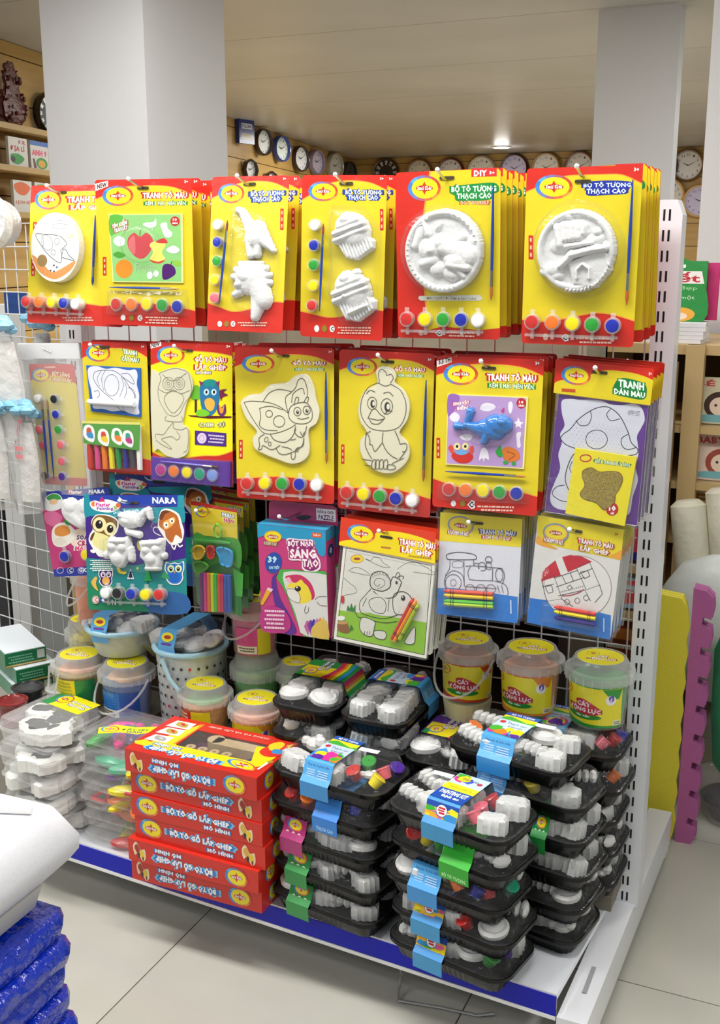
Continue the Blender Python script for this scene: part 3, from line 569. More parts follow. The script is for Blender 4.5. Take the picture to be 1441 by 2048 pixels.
def mk_clay():
    r, A, w, h = kit('clay', 'clay_picture_kit', 'kit with a line drawn tropical fish card and row of clay sticks, middle row')
    A.band(yb=(.82, .85, .88, .89, .88, .87, .88)); K(A, 'clay'); hook_slot(r, w, u=.36, v=.010)
    A.logo(585, 145, 76, 54); A.text('TRANH', 740, 120, 830, 150, '#f0fff0', '#207a34', sl=.1); A.text('CẮT MÀU', 730, 152, 842, 194, '#f0fff0', '#207a34', sl=.08); A.text('3+', 858, 88, 876, 104); A.build(r)
    m = MB(); m.prism(mp(A, [(516, 222), (858, 230), (860, 535), (545, 500)]), -.0035, -.001, mat('#2a62b4', .5)); o = m.build('picture_board', r)
    B = Art(w, h, off=.0036); K(B, 'clay'); B.sm([(530, 240), (580, 225), (640, 240), (700, 232), (780, 245), (825, 240), (840, 275), (835, 330), (850, 400), (845, 470), (850, 515), (800, 515), (740, 495), (680, 500), (620, 485), (560, 480), (555, 420), (545, 360), (530, 300)], '#e0e2ee')
    B.line([(560, 300), (570, 262), (620, 250), (690, 252), (740, 285), (775, 330), (820, 395), (815, 420)], .0009); B.line([(560, 300), (590, 350), (650, 405), (700, 440)], .0009); B.ring(675, 340, 46, 66, .0008, '#444444'); B.line([(610, 252), (585, 300), (600, 350)], .0007); B.line([(635, 250), (612, 300), (625, 375)], .0007)
    B.line([(735, 285), (750, 340), (725, 410)], .0007); B.line([(758, 320), (770, 370), (755, 420)], .0007); B.line([(735, 270), (780, 265), (815, 310), (812, 330), (770, 305), (740, 285)], .0008); B.line([(780, 350), (815, 370), (828, 420)], .0007); B.line([(565, 380), (590, 375), (600, 400), (580, 420)], .0007); B.line([(705, 470), (760, 505), (740, 470)], .0007)
    B.build(o, 'printed_picture')
    m = MB(); a, b = A.pt(540, 440), A.pt(830, 455); m.tube([(a[0], -.009, a[1]), (b[0], -.009, b[1])], .0055, mat('#f2f2f6', .4), 10); m.build('roller', r, smooth=True, label='white plastic roller')
    cols = ['#c83428', '#d8488c', '#ee7a20', '#f2de18', '#1c8c3c', '#1c1c8c', '#3c3c48', '#f4f4f6']
    for i, c in enumerate(cols):
        x = 545 + i * 44; a, b = A.pt(x, 700), A.pt(x + 10, 850 if i < 7 else 862); t = A.pt(x, 590)
        m = MB(); m.tube([((a if i < 7 else t)[0], -.007, (a if i < 7 else t)[1]), (b[0], -.007, b[1])], .0058, mat(c, .5), 8); m.build('clay_stick', r, smooth=True)
    m = MB(); m.prism(mp(A, [(512, 555), (878, 565), (870, 740), (520, 690)]), -.0142, -.0136, mat('#4e9a34', .5)); o = m.build('front_label', r)
    B = Art(w, h, off=.0145); K(B, 'clay'); B.poly([(512, 555), (878, 565), (878, 580), (512, 570)], '#e8e070')
    for x, y, c1, c2 in ((555, 630, '#c85028', '#3090d0'), (645, 655, '#d84028', '#f0d020'), (730, 650, '#20a050', '#f08020'), (800, 665, '#30a088', '#c03080')):
        B.sm([(x - 30, y - 40), (x, y - 52), (x + 28, y - 30), (x + 36, y + 20), (x + 24, y + 55), (x - 14, y + 40), (x - 36, y + 10)], '#f6f6f2'); B.sm([(x - 14, y - 30), (x + 8, y - 32), (x + 16, y), (x - 12, y + 6)], c1); B.sm([(x - 16, y), (x + 18, y - 4), (x + 26, y + 30), (x - 4, y + 26)], c2)
    B.build(o, 'printed_picture'); bubble(r, mp(A, [(510, 550), (885, 560), (900, 880), (540, 840)]), .016, .05); return r
def owl_draw(B, dark='#8a8878', wd=.0008):
    B.line([(965, 265), (1000, 250), (1060, 235), (1110, 245), (1140, 262), (1150, 300), (1160, 350), (1150, 400), (1120, 440), (1090, 500), (1060, 520)], wd, dark); B.line([(965, 265), (975, 300), (958, 360), (965, 420), (990, 470), (1020, 510), (1060, 520)], wd, dark)
    for x in (1020, 1085): B.ring(x, 325, 34, 38, wd, dark); B.ring(x, 325, 20, 22, wd * 2, '#b8b4a0'); B.ring(x, 325, 8, 9, wd, dark)
    B.line([(965, 360), (1010, 380), (1050, 362), (1095, 385), (1150, 365)], wd, dark); B.line([(985, 270), (1050, 310), (1130, 262)], wd, dark); B.line([(1000, 400), (1050, 370), (1110, 400), (1100, 450), (1050, 500), (1005, 450)], wd, dark, True)
    B.line([(1010, 515), (1005, 545), (1100, 552), (1100, 520)], wd, dark)
    B.line([(945, 650), (945, 625), (990, 628), (1020, 590), (1050, 558), (1052, 590), (1100, 600), (1135, 590), (1140, 660), (1132, 720), (1110, 735)], wd, dark); B.line([(945, 660), (985, 690), (1040, 715), (1010, 680), (980, 655), (1040, 640), (1070, 660), (1090, 640), (1070, 610)], wd, dark)
def mk_owl():
    r, A, w, h = kit('owl', 'puzzle_kit', 'blister kit with a bare wooden owl sheet and coloured owl picture, middle row')
    A.band(yt=(.17, .13, .07, .055, .055, .06, .075), yb=(.80, .83, .83, .81, .79, .78, .74), yel='#f6ec10'); K(A, 'owl'); hook_slot(r, w, u=.46, v=.014)
    A.poly([(905, 92), (970, 78), (972, 102), (908, 118)], '#f2ecec'); A.text('NEW', 912, 82, 962, 108, '#402020', sl=-.15); A.logo(1028, 158, 84, 56)
    A.text('GỖ TÔ MÀU', 1172, 158, 1362, 202, '#ffffff', DRED, sl=.05); A.text('LẮP GHÉP', 1175, 202, 1360, 248, '#ffffff', DRED, sl=.03); A.text('MÔ HÌNH', 1182, 250, 1268, 272, '#ffffff', '#802020'); A.text('3+', 1362, 98, 1384, 116)
    A.sm([(1146, 390), (1165, 345), (1190, 338), (1205, 360), (1200, 420), (1160, 425)], '#6cbc30'); A.rect(1172, 420, 1186, 500, '#4a2c1c'); A.poly([(1130, 515), (1392, 522), (1392, 532), (1260, 536), (1150, 524)], '#5c1c1c')
    A.sm([(1205, 340), (1230, 310), (1265, 302), (1300, 312), (1318, 345), (1322, 420), (1300, 490), (1260, 520), (1220, 490), (1205, 420)], '#2a78a8'); A.sm([(1228, 315), (1262, 302), (1300, 315), (1285, 350), (1262, 340), (1240, 350)], '#1c9a90'); A.poly([(1198, 310), (1225, 322), (1208, 345)], '#8a3060'); A.poly([(1322, 312), (1298, 322), (1316, 350)], '#8a3060')
    A.sm([(1232, 430), (1262, 412), (1292, 435), (1285, 480), (1262, 490), (1240, 470)], '#f0b848')
    for x in (1243, 1288): A.ell(x, 378, 17, 20, '#a0e0f0'); A.ell(x, 378, 12, 15, '#ffffff'); A.ell(x, 378, 7, 10, '#101010')
    A.sm([(1180, 500), (1200, 480), (1240, 485), (1262, 505), (1240, 522), (1190, 520)], '#7ccc28'); A.sm([(1310, 450), (1330, 470), (1355, 450), (1360, 500), (1335, 522), (1310, 500)], '#6c2878'); A.sm([(1318, 452), (1335, 475), (1350, 455), (1342, 500), (1325, 500)], '#f0a030'); A.sm([(1322, 370), (1365, 362), (1345, 380), (1372, 395), (1340, 410), (1330, 430)], '#7a2048')
    A.text('CHIM CÚ', 1200, 555, 1348, 585, '#f8f8d0', '#888868', bold=.01); A.poly([(1174, 606), (1362, 622), (1362, 702), (1174, 690)], '#4c2888'); A.ell(1216, 652, 28, 32, '#e0d0e8'); A.ring(1216, 652, 14, 18, .0006, '#8060a0'); A.tiny(1255, 625, 1350, 682, 3, '#e0d0e8', sl=.08)
    A.build(r)
    o, P = cutout(r, A, [(915, 275), (960, 262), (1010, 240), (1070, 232), (1130, 250), (1162, 300), (1165, 360), (1130, 440), (1112, 520), (1108, 570), (1142, 600), (1140, 700), (1130, 745), (1080, 768), (1010, 755), (960, 715), (925, 690)], .003, '#d6d2b8', 'wooden_sheet')
    B = Art(w, h, off=.0048); K(B, 'owl'); owl_draw(B); B.build(o, 'printed_picture')
    m = MB(); m.prism(mp(A, [(918, 760), (1392, 790), (1392, 940), (920, 895)]), -.005, -.001, mat('#5a2a9a', .3, 0, .4)); m.build('paint_tray', r, label='purple paint tray')
    pots(r, A, [(982, 838), (1058, 845), (1137, 852), (1213, 861), (1290, 870)], ['magenta', 'orange', 'yellow', 'teal', 'lilac'], .0128, False, d=.008, tab=None)
    brush(r, A, (975, 785), (1330, 822), .0024, y=-.008, hc='#5848c0', bris='#5a3a1a'); bubble(r, mp(A, [(918, 758), (1394, 788), (1394, 942), (920, 897)]), .012, .05); return r
def mk_butterfly():
    r, A, w, h = kit('butterfly', 'wood_colouring_kit', 'kit with a pale wooden butterfly cut-out and five paint pots, middle row')
    A.band(); K(A, 'butterfly'); hook_slot(r, w, u=.5, v=.015)
    A.logo(198, 168, 116, 66); A.text('GỖ TÔ MÀU', 440, 138, 668, 178, '#ffffff', DRED, sl=.01); A.text('KÈM 5 MÀU NƯỚC', 462, 192, 655, 216, '#f4fff0', '#3a9848', bold=.02); A.text('3+', 692, 74, 716, 92); pill(A, 60, 705, 86, 838); A.tiny(330, 1080, 560, 1105, 1, '#e07860'); A.build(r)
    o, P = cutout(r, A, [(85, 430), (150, 385), (225, 375), (290, 315), (400, 300), (470, 250), (545, 243), (590, 320), (610, 420), (632, 500), (610, 580), (555, 630), (560, 780), (510, 845), (430, 862), (330, 830), (250, 800), (180, 760), (165, 690), (195, 640), (125, 560), (90, 480)], .004)
    B = Art(w, h, off=.0058); K(B, 'butterfly'); L = lambda *p, c=False, wd=.0011: B.line(list(p), wd, '#55523c', c)
    L((105, 440), (160, 430), (280, 440), (360, 470), (420, 515)); L((105, 440), (140, 510), (190, 590), (250, 655), (340, 650), (420, 620), (468, 590)); L((215, 480), (290, 465), (380, 490)); L((215, 480), (222, 540), (215, 600), (260, 630), (340, 635)); L((240, 432), (280, 375), (340, 348), (400, 352), (440, 362))
    L((418, 515), (400, 450), (400, 400), (440, 365), (470, 330), (485, 285), (510, 268), (535, 290), (550, 350), (548, 400)); L((440, 440), (450, 380), (490, 345), (520, 340), (530, 380)); B.ring(282, 518, 24, 24, .001, '#55523c'); B.ring(352, 570, 40, 40, .001, '#55523c')
    L((420, 500), (440, 460), (490, 440), (545, 440), (580, 490), (580, 550), (540, 582), (470, 582), (425, 550), c=True)
    for x, y in ((480, 500), (545, 490)): B.ring(x, y, 25, 30, .001, '#55523c'); B.ell(x + 2, y + 4, 10, 14, '#3a3830'); B.ell(x + 4, y - 2, 4, 5, '#f0eee0')
    L((480, 545), (515, 552), (560, 540)); L((458, 455), (470, 405), (490, 405), (482, 442)); L((525, 438), (545, 400), (560, 405), (548, 440)); L((290, 660), (320, 700), (390, 715), (440, 680), (470, 620)); L((248, 660), (210, 690), (215, 740), (205, 768), (228, 765), (240, 740), (300, 768), (360, 735)); B.ring(262, 698, 12, 18, .0009, '#55523c', 20); B.ring(286, 728, 10, 14, .0009, '#55523c')
    L((330, 755), (350, 790), (390, 800), (450, 780), (510, 740), (525, 680)); L((470, 600), (460, 640), (490, 675), (525, 668), (545, 600)); L((430, 700), (470, 690)); L((370, 745), (420, 755), (440, 770)); L((525, 690), (515, 740), (470, 760), (462, 820), (440, 830), (435, 785)); B.ring(478, 768, 8, 12, .0009, '#55523c'); L((500, 640), (515, 665), (530, 640))
    B.build(o, 'printed_picture'); bubble(r, [(x * 1.0, z) for x, z in P[::2]], .010, .1)
    pots(r, A, [(130, 1005), (254, 1000), (376, 1000), (498, 1002), (614, 1004)], ['red', 'yellow', 'green', 'blue', 'white'], .0135)
    brush(r, A, (680, 220), (680, 860), .0032, bris='#a86a38'); return r
def mk_chick():
    r, A, w, h = kit('chick', 'wood_colouring_kit', 'kit with a pale wooden chick cut-out on a branch, centre of middle row')
    A.band(); K(A, 'chick'); hook_slot(r, w, u=.52, v=.018)
    A.logo(908, 188, 104, 66, sl=.02); A.text('GỖ TÔ MÀU', 1132, 178, 1342, 220, '#ffffff', DRED, sl=.03); A.text('KÈM 5 MÀU NƯỚC', 1160, 232, 1328, 258, '#f4fff0', '#3a9848', sl=.03, bold=.02); A.text('3+', 1365, 122, 1388, 142); pill(A, 768, 725, 790, 855); A.tiny(1040, 1130, 1200, 1165, 1, '#e07860'); A.build(r)
    o, P = cutout(r, A, [(1012, 215), (1060, 182), (1125, 200), (1148, 250), (1140, 295), (1200, 350), (1240, 440), (1225, 550), (1170, 640), (1225, 710), (1238, 790), (1200, 860), (1120, 912), (1030, 905), (950, 850), (905, 770), (905, 690), (950, 640), (900, 560), (892, 460), (930, 360), (1020, 300)], .004)
    B = Art(w, h, off=.0058); K(B, 'chick'); L = lambda *p, c=False, wd=.0011: B.line(list(p), wd, '#55523c', c)
    L((1035, 290), (1028, 230), (1050, 203), (1080, 225), (1085, 245), (1115, 238), (1130, 265), (1108, 300)); L((1030, 300), (1075, 320), (1120, 305)); L((1035, 295), (960, 330), (915, 410), (908, 510), (950, 590), (1000, 620), (1090, 628), (1170, 600), (1212, 520), (1215, 430), (1180, 350), (1118, 308))
    for x, y, s in ((985, 440, 32), (1085, 460, 40)): B.ring(x, y, s, s * 1.35, .001, '#55523c'); B.ell(x + 4, y + 4, s * .5, s * .85, '#2a2824'); B.ell(x + 10, y + 2, s * .28, s * .5, '#e8e6d8')
    L((945, 375), (970, 350), (1005, 362)); L((1062, 370), (1100, 362), (1130, 390)); L((955, 545), (985, 485), (1010, 480), (1040, 515), (1072, 540), (1030, 555), (990, 548), (958, 543)); L((968, 552), (985, 578), (1030, 580), (1065, 548)); L((1068, 515), (1090, 495), (1125, 492))
    L((948, 640), (938, 720), (960, 780), (985, 820)); L((955, 650), (970, 690), (968, 720), (985, 725), (1005, 768), (1052, 710)); L((1060, 640), (1055, 700), (1080, 760), (1120, 800), (1160, 820)); L((1140, 628), (1160, 670), (1175, 718)); L((1175, 718), (1215, 715), (1220, 750), (1195, 790), (1170, 820)); L((1190, 770), (1210, 770)); L((920, 822), (985, 830)); L((935, 860), (985, 868)); L((1120, 850), (1200, 812))
    for i, x in enumerate((995, 1018, 1045, 1075)): L((x, 825), (x + 15, 830), (x + 14, 880), (x - 8, 885), (x - 12, 850), c=True)
    L((1090, 860), (1135, 862), (1140, 885), (1095, 890), c=True); L((940, 650), (975, 630)); B.build(o, 'printed_picture'); bubble(r, [(x, z) for x, z in P[::2]], .010, .1)
    pots(r, A, [(820, 1042), (930, 1052), (1042, 1066), (1150, 1082), (1258, 1094)], ['red', 'yellow', 'green', 'blue', 'white'], .0135)
    brush(r, A, (1358, 275), (1332, 970), .0032, bris='#a86a38'); return r
def mk_whale():
    r, A, w, h = kit('whale', 'colouring_kit', 'kit with lilac sea picture and glossy blue whale figure, second from right of middle row')
    A.band(yb=(.81, .84, .86, .855, .85, .85, .87)); K(A, 'whale'); hook_slot(r, w, u=.5, v=.018)
    A.poly([(38, 100), (128, 78), (130, 108), (40, 138)], '#f2e4e0'); A.text('5.5 TH', 52, 84, 122, 116, '#402020', sl=-.22); A.logo(186, 178, 106, 66); A.text('TRANH TÔ MÀU', 348, 168, 650, 220, '#ffffff', DRED, sl=.03); A.text('KÈM 5 MÀU NÉN VIÊN', 362, 228, 634, 262, '#f4fff0', '#208838', sl=.03, bold=.02); A.text('3+', 646, 98, 672, 118); pill(A, 36, 560, 58, 680)
    for x, c in ((138, '#e8e8e8'), (195, '#8a7a28')): A.ell(x, 952, 16, 18, c)
    A.text('C', 232, 942, 260, 976, '#222222', '#e8e8e8', ow=.2); A.tiny(285, 960, 510, 1000, 2, sl=.03); A.build(r)
    m = MB(); m.prism(mp(A, [(108, 296), (602, 312), (574, 745), (95, 718)]), -.0030, -.001, mat('#f0e890', .4)); o = m.build('picture_board', r)
    B = Art(w, h, off=.0031); K(B, 'whale'); B.poly([(112, 302), (592, 318), (565, 738), (100, 712)], '#b898cc'); B.sm([(112, 305), (180, 308), (160, 380), (110, 430)], '#9868b8'); B.text('SINH VẬT', 140, 336, 240, 366, '#ffffff', DRED, sl=-.12); B.text('BIỂN', 165, 362, 230, 390, '#ffffff', DRED, sl=-.1); B.ell(560, 350, 30, 32, '#b82428'); B.text('10', 546, 334, 574, 352); B.text('HÌNH', 542, 356, 578, 370)
    for p in ([(305, 385), (330, 350), (385, 355), (400, 380), (350, 400)], [(480, 350), (500, 340), (508, 370), (496, 412), (482, 400)], [(120, 430), (150, 405), (182, 430), (165, 465), (130, 455)], [(510, 465), (532, 458), (542, 435), (552, 460), (575, 465), (556, 480), (560, 500), (542, 488), (522, 498), (528, 478)], [(530, 530), (558, 525), (552, 565), (555, 610), (535, 615), (530, 570)], [(180, 550), (215, 535), (260, 545), (240, 575), (200, 570)], [(308, 640), (330, 615), (352, 640), (360, 690), (335, 680), (330, 705), (318, 680), (298, 695)]): B.sm(p, '#ece6f2', 3)
    B.sm([(130, 670), (150, 640), (200, 632), (250, 650), (262, 680), (230, 708), (170, 706)], '#c83028'); B.sm([(110, 620), (130, 600), (142, 625), (135, 655)], '#d85040'); B.sm([(240, 620), (262, 605), (266, 640), (245, 660)], '#d85040')
    for x in (165, 215): B.ell(x, 610, 20, 22, '#f0e0a0'); B.ell(x, 610, 8, 9, '#201010')
    B.sm([(150, 645), (190, 630), (235, 645), (190, 662)], '#6ca8e0'); B.sm([(440, 630), (480, 612), (530, 630), (550, 670), (530, 695), (470, 700), (445, 670)], '#d87830'); B.sm([(400, 640), (430, 605), (440, 640), (445, 665), (420, 672)], '#38a048'); B.ell(462, 706, 16, 12, '#38a048'); B.ell(512, 712, 14, 12, '#38a048'); B.line([(470, 640), (520, 660), (480, 690)], .001, '#8a4018'); B.sm([(435, 395), (455, 378), (450, 410)], '#c83880')
    B.build(o, 'printed_picture')
    bm_ = mat('#2478c8', .18, 0, .8)
    relief(r, rel(A, [('e', 420, 480, 88, 62, 0, .014, .002), ('e', 370, 510, 90, 50, 20, .012, .002), ('c', 330, 510, 225, 480, 45, 18, .009, .002), ('c', 228, 470, 250, 400, 18, 24, .007, .002), ('c', 215, 490, 165, 488, 16, 22, .007, .002), ('c', 350, 540, 330, 580, 26, 20, .010, .002), ('e', 450, 460, 40, 30, 10, .017, .002)]), *bb(A, 140, 380, 520, 605), n=70, m=bm_, name='whale_figure', yb=-.004, label='glossy blue whale figure')
    bubble(r, mp(A, [(355 + 165 * math.cos(a), 490 + 120 * math.sin(a)) for a in [2 * math.pi * i / 18 for i in range(18)]]), .020, .2, y=-.003)
    bubble(r, mp(A, [(60, 830), (600, 870), (585, 955), (48, 925)]), .009, .06); pots(r, A, [(117, 864), (220, 869), (324, 874), (425, 883), (530, 890)], ['red', 'orange', 'yellow', 'green', 'blue'], .0128, False, d=.006, tab=None)
    brush(r, A, (95, 758), (590, 790), .0026, bris='#b07a40'); return r
def mk_mushroom(front=True):
    r, A, w, h = kit('mushroom', 'glitter_picture_kit', 'clear packet with mushroom drawing and gold glitter sachet, right end of middle row', back=None)
    K(A, 'mushroom'); m = MB(); m.prism(mp(A, [(785, 290), (1310, 345), (1255, 1085), (700, 975)]), -.0005, .0005, mat('#ffffff', .5)); o0 = m.build('picture_sheet', r)
    B = Art(w, h, off=.0008); K(B, 'mushroom'); B.poly([(785, 290), (1310, 345), (1255, 1080), (702, 972)], '#5c2c88')
    B.sm([(800, 330), (850, 318), (900, 322), (960, 320), (1030, 325), (1080, 345), (1150, 348), (1220, 340), (1270, 365), (1290, 430), (1270, 480), (1245, 530), (1250, 580), (1255, 640), (1240, 720), (1255, 800), (1225, 900), (1200, 1010), (1100, 1000), (1000, 985), (900, 975), (790, 965), (740, 930), (735, 870), (760, 800), (790, 720), (780, 640), (800, 570), (790, 520), (815, 470), (800, 400)], '#d4d6e4')
    B.line([(790, 545), (810, 520), (850, 490), (890, 440), (940, 400), (1000, 368), (1060, 360), (1110, 385), (1150, 430), (1190, 510), (1210, 570), (1250, 610), (1240, 640), (1180, 650)], .0012, '#2a2a30'); B.line([(790, 545), (820, 580), (880, 605), (960, 620)], .0012, '#2a2a30'); B.ring(1002, 552, 64, 56, .0010, '#2a2a30'); B.line([(880, 440), (905, 470), (950, 465), (970, 420), (962, 385)], .001, '#2a2a30'); B.line([(1082, 372), (1060, 405), (1085, 440), (1140, 428)], .001, '#2a2a30'); B.line([(1190, 520), (1152, 545), (1155, 590), (1190, 612), (1238, 600)], .001, '#2a2a30')
    B.line([(900, 610), (860, 650), (830, 720), (820, 790), (840, 850)], .0012, '#2a2a30'); B.line([(860, 680), (845, 720), (860, 755)], .0009, '#2a2a30'); B.line([(815, 820), (770, 830), (745, 870), (790, 910), (840, 920)], .001, '#2a2a30'); B.text('OFFUST', 1185, 380, 1260, 410, '#555560', bold=0, sl=.1)
    for i in range(13):
        for j in range(9):
            x = 860 + i * 26 + (j % 2) * 13; y = 440 + j * 20 + i * 4
            if ((x - 1010) / 190) ** 2 + ((y - 560) / 150) ** 2 < 1 and y < 640 + (x - 900) * .05: B.poly([(x - 2, y), (x, y - 3), (x + 2, y), (x, y + 3)], '#8a8ca8')
    B.build(o0, 'printed_picture')
    m = MB(); m.prism(mp(A, [(768, 98), (1342, 130), (1325, 345), (756, 285)]), -.0040, -.0025, paper('#d42c1c')); hd = m.build('header_card', r)
    B = Art(w, h, off=.0042); K(B, 'mushroom'); B.poly(catmull([(762, 230), (800, 212), (900, 205), (990, 165), (1060, 148), (1150, 150), (1250, 165), (1340, 195)], False, 3) + [(1325, 345), (756, 285)], '#dcc824'); B.logo(884, 184, 84, 54, sl=.05); B.sm([(1095, 265), (1120, 205), (1180, 190), (1290, 222), (1298, 290), (1270, 312), (1180, 300), (1110, 285)], '#127a38'); B.text('TRANH', 1130, 205, 1285, 250, '#f0fff0', '#127a38', sl=.12); B.text('DÁN MÀU', 1105, 252, 1292, 294, '#f0fff0', '#127a38', sl=.12); B.rect(802, 258, 880, 276, '#c05020', .05); B.text('3+', 1312, 150, 1330, 168)
    B.build(hd); hook_slot(hd, w, u=.47, v=.014).location.y = -.003
    m = MB(); m.prism(mp(A, [(885, 598), (1252, 655), (1185, 1075), (828, 985)]), -.0085, -.004, paper('#ecdc10')); sc = m.build('glitter_sachet', r, label='yellow sachet with gold glitter window')
    B = Art(w, h, off=.0087); K(B, 'mushroom'); B.ring(946, 658, 32, 20, .002, '#c83020'); B.text('GIẤY DÁN NHŨ VÀNG', 1000, 668, 1212, 700, '#f0ffe0', '#1c7a48', sl=.14, bold=.02); B.sm([(930, 730), (980, 712), (1030, 738), (1090, 735), (1150, 745), (1172, 790), (1150, 850), (1130, 880), (1120, 940), (1060, 975), (1010, 930), (940, 905), (912, 870), (940, 820), (925, 770)], '#8a7414'); B.ell(1108, 968, 38, 40, '#b81c18'); B.text('10', 1088, 945, 1130, 980, sl=.1); B.text('tờ', 1098, 984, 1120, 1000)
    B.build(sc); g = bpy.data.materials.get('gold_glitter') or noisy('gold_glitter', '#6a5408', '#c8b040', 900, .35, bump=.6)
    P = mp(A, catmull([(935, 735), (980, 718), (1030, 744), (1090, 740), (1145, 750), (1165, 790), (1145, 850), (1122, 885), (1112, 935), (1060, 965), (1015, 925), (945, 900), (920, 868), (948, 820), (932, 770)], True, 4)); m = MB(); m.prism(P, -.0094, -.0089, g); m.build('glitter_window', sc)
    m = MB(); m.loft([[(x, -.010, z) for x, z in mp(A, [(778, 290), (1322, 346), (1262, 1092), (694, 978)])], [(x, .002, z) for x, z in mp(A, [(772, 286), (1328, 342), (1268, 1096), (688, 982)])]], BLIS); m.build('clear_bag', r); return r
# ================================================================ the shop and the gondola
ceil_m = noisy('ceiling_panels', '#b2b1ab', '#c0beb8', 1.2, .38, (1, 1, 1))
floor_m = noisy('floor_tile', '#b4b2a8', '#c6c4ba', 2.2, .22, detail=6, bump=.01)
wood_m = noisy('pine_planks', '#b08a48', '#c8a462', 3, .45, (.25, .25, 5), detail=5)
WALLC = mat('#dcdcde', .6)
def slab(name, a, b, m, parent=None, kind=True):
    o = MB().box(a, b, m).build(name, parent)
    if kind and parent is None: struct(o)
    return o
# floor of separate tiles with dark joints
fl = slab('floor', (-8, -1.5, -.05), (4, 14, -.003), mat('#7c7668', .8))
tiles = []
tm = MB().box((.0015, .0015, -.003), (.6085, .6085, 0), floor_m).build('tile', fl)
tm.location = (-.32, 1.94, 0); first = True
for i in range(-9, 6):
    for j in range(-4, 12):
        if i == 0 and j == 0: continue
        c = tm.copy(); COL.objects.link(c); c.parent = fl; c.location = (-.56 + i * .61 + (.0), 1.94 + j * .61, 0)
tm.location = (-.56, 1.94, 0)
# ceiling of panels (joint every 1.18 m)
ce = slab('ceiling', (-8, -1.5, 2.46), (4, 14, 2.5), mat('#5c584e', .8))
y = 5.28 - 1.19 * 4
while y < 13.4:
    o = MB().box((-8, y + .003, 2.45), (4, y + 1.187, 2.46), ceil_m).build('ceiling_panel', ce); y += 1.19
# back and left walls of pine planks
def plank_wall(name, a, b, z0=0, z1=2.45, t=.03):
    a = Vector((a[0], a[1], 0)); b = Vector((b[0], b[1], 0)); L = (b - a).length; ang = math.atan2(b.y - a.y, b.x - a.x)
    w = struct(MB().box((0, 0, z0), (L, t, z1), mat('#4a3414', .8)).build(name, None, loc=a, rot=(0, 0, ang)))
    z = z1 - .07; hh = .07
    while z > z0:
        MB().box((.0, -.012, z + .003), (L, 0, z + hh - .003), wood_m).build('plank', w); hh = .235; z -= .235
    return w
plank_wall('wall_back', (-5.69, 12.45), (4, 12.45)); plank_wall('wall_left', (-3.7, 2.5), (-5.69, 12.45)).rotation_euler
def pillar(name, x0, y0, w, d):
    m = MB(); m.prism([(x0, 0), (x0 + w, 0), (x0 + w, 2.45), (x0, 2.45)], y0, y0 + d, WALLC); return struct(m.build(name))
pillar('trim_1', -2.776, 3.4, .44, .54); pillar('trim_2', -1.20, 5.32, .365, .12); pillar('trim_3', -.486, 3.7, .5, .5)
# ---------------- gondola
def upright(x, lab):
    r = thing('slotted_upright', lab, 'shelf upright', (x, 2.03, .11))
    m = MB(); m.box((0, 0, 0), (.033, .05, 1.375), WMETAL); m.prism([(.033, 0), (.043, 0), (.043, 1.35), (.033, 1.375)], .0, .05, WMETAL)
    m.build('post', r); sl = MB().box((0, -.0006, 0), (.0035, .0002, .019), mat('#050505', .9)); s0 = None
    for i in range(39):
        for dx in (.010, .0195):
            if s0 is None: s0 = sl.build('slot', r); c = s0
            else: c = s0.copy(); COL.objects.link(c); c.parent = r
            c.location = (dx, 0, 1.34 - i * .035)
    return r
upright(-.338, 'white slotted steel upright at the right end of the display rack')
upright(-1.640, 'white slotted steel upright behind the hanging kits at the left')
def leg():
    r = thing('base_leg', 'white steel base leg along the right end of the rack', 'rack foot', (-.362, 1.64, 0))
    m = MB(); m.loft([[(0, 0, .035), (.052, 0, .035), (.052, 0, .112), (0, 0, .112)], [(.02, .80, .035), (.072, .80, .035), (.072, .80, .118), (.02, .80, .118)]], WMETAL); m.build('beam', r)
    m = MB(); m.box((.02, .76, .02), (.07, .80, .112), WMETAL); m.build('end_cap', r)
    for y in (.03, .775): m = MB(); m.lathe([(.016, 0), (.018, .004), (.016, .02), (.006, .022), (.006, .036)], BLACKP, 14, Matrix.Translation((.035, y, 0))); m.build('levelling_foot', r, smooth=True)
    for y in (.12, .66): m = MB(); m.prism([(-.004, -.04), (.004, -.04), (.004, .04), (-.004, .04)], 0, .0006, mat('#9a9ca0', .5), Matrix.Translation((.03, y, .114)) @ Matrix.Rotation(math.pi / 2, 4, 'X')); m.build('oval_slot', r)
    return r
leg()
tr = thing('bottom_shelf', 'white steel bottom shelf with a blue price strip along its front lip', 'shelf', (0, 0, 0))
F = [(-1.745, 1.742), (-.365, 1.652)]
m = MB(); m.loft([[(-1.745, 1.742, .138), (-.365, 1.652, .138), (-.335, 2.028, .138), (-1.72, 2.028, .138)], [(-1.745, 1.742, .15), (-.365, 1.652, .15), (-.335, 2.028, .15), (-1.72, 2.028, .15)]], mat('#e2e6ec', .3, 0, .3)); m.build('shelf_plate', tr)
def strip(y0, z0, z1, m_, nm):
    m = MB(); d = y0; m.loft([[(-1.745, 1.742 - d, z0), (-.365, 1.652 - d, z0), (-.365, 1.656 - d, z0), (-1.745, 1.746 - d, z0)], [(-1.745, 1.742 - d, z1), (-.365, 1.652 - d, z1), (-.365, 1.656 - d, z1), (-1.745, 1.746 - d, z1)]], m_); return m.build(nm, tr)
strip(.004, .100, .15, WMETAL, 'front_lip'); strip(.006, .108, .146, mat('#0310b4', .3, 0, .1, 0, 60, .3), 'price_strip')['label'] = 'glossy blue price strip'
MB().box((-1.62, 2.10, .0), (-.40, 2.12, .15), mat('#4a4a48', .7)).build('light_block_board', tr)  # dark board added to block light from behind and deepen shade under the shelf
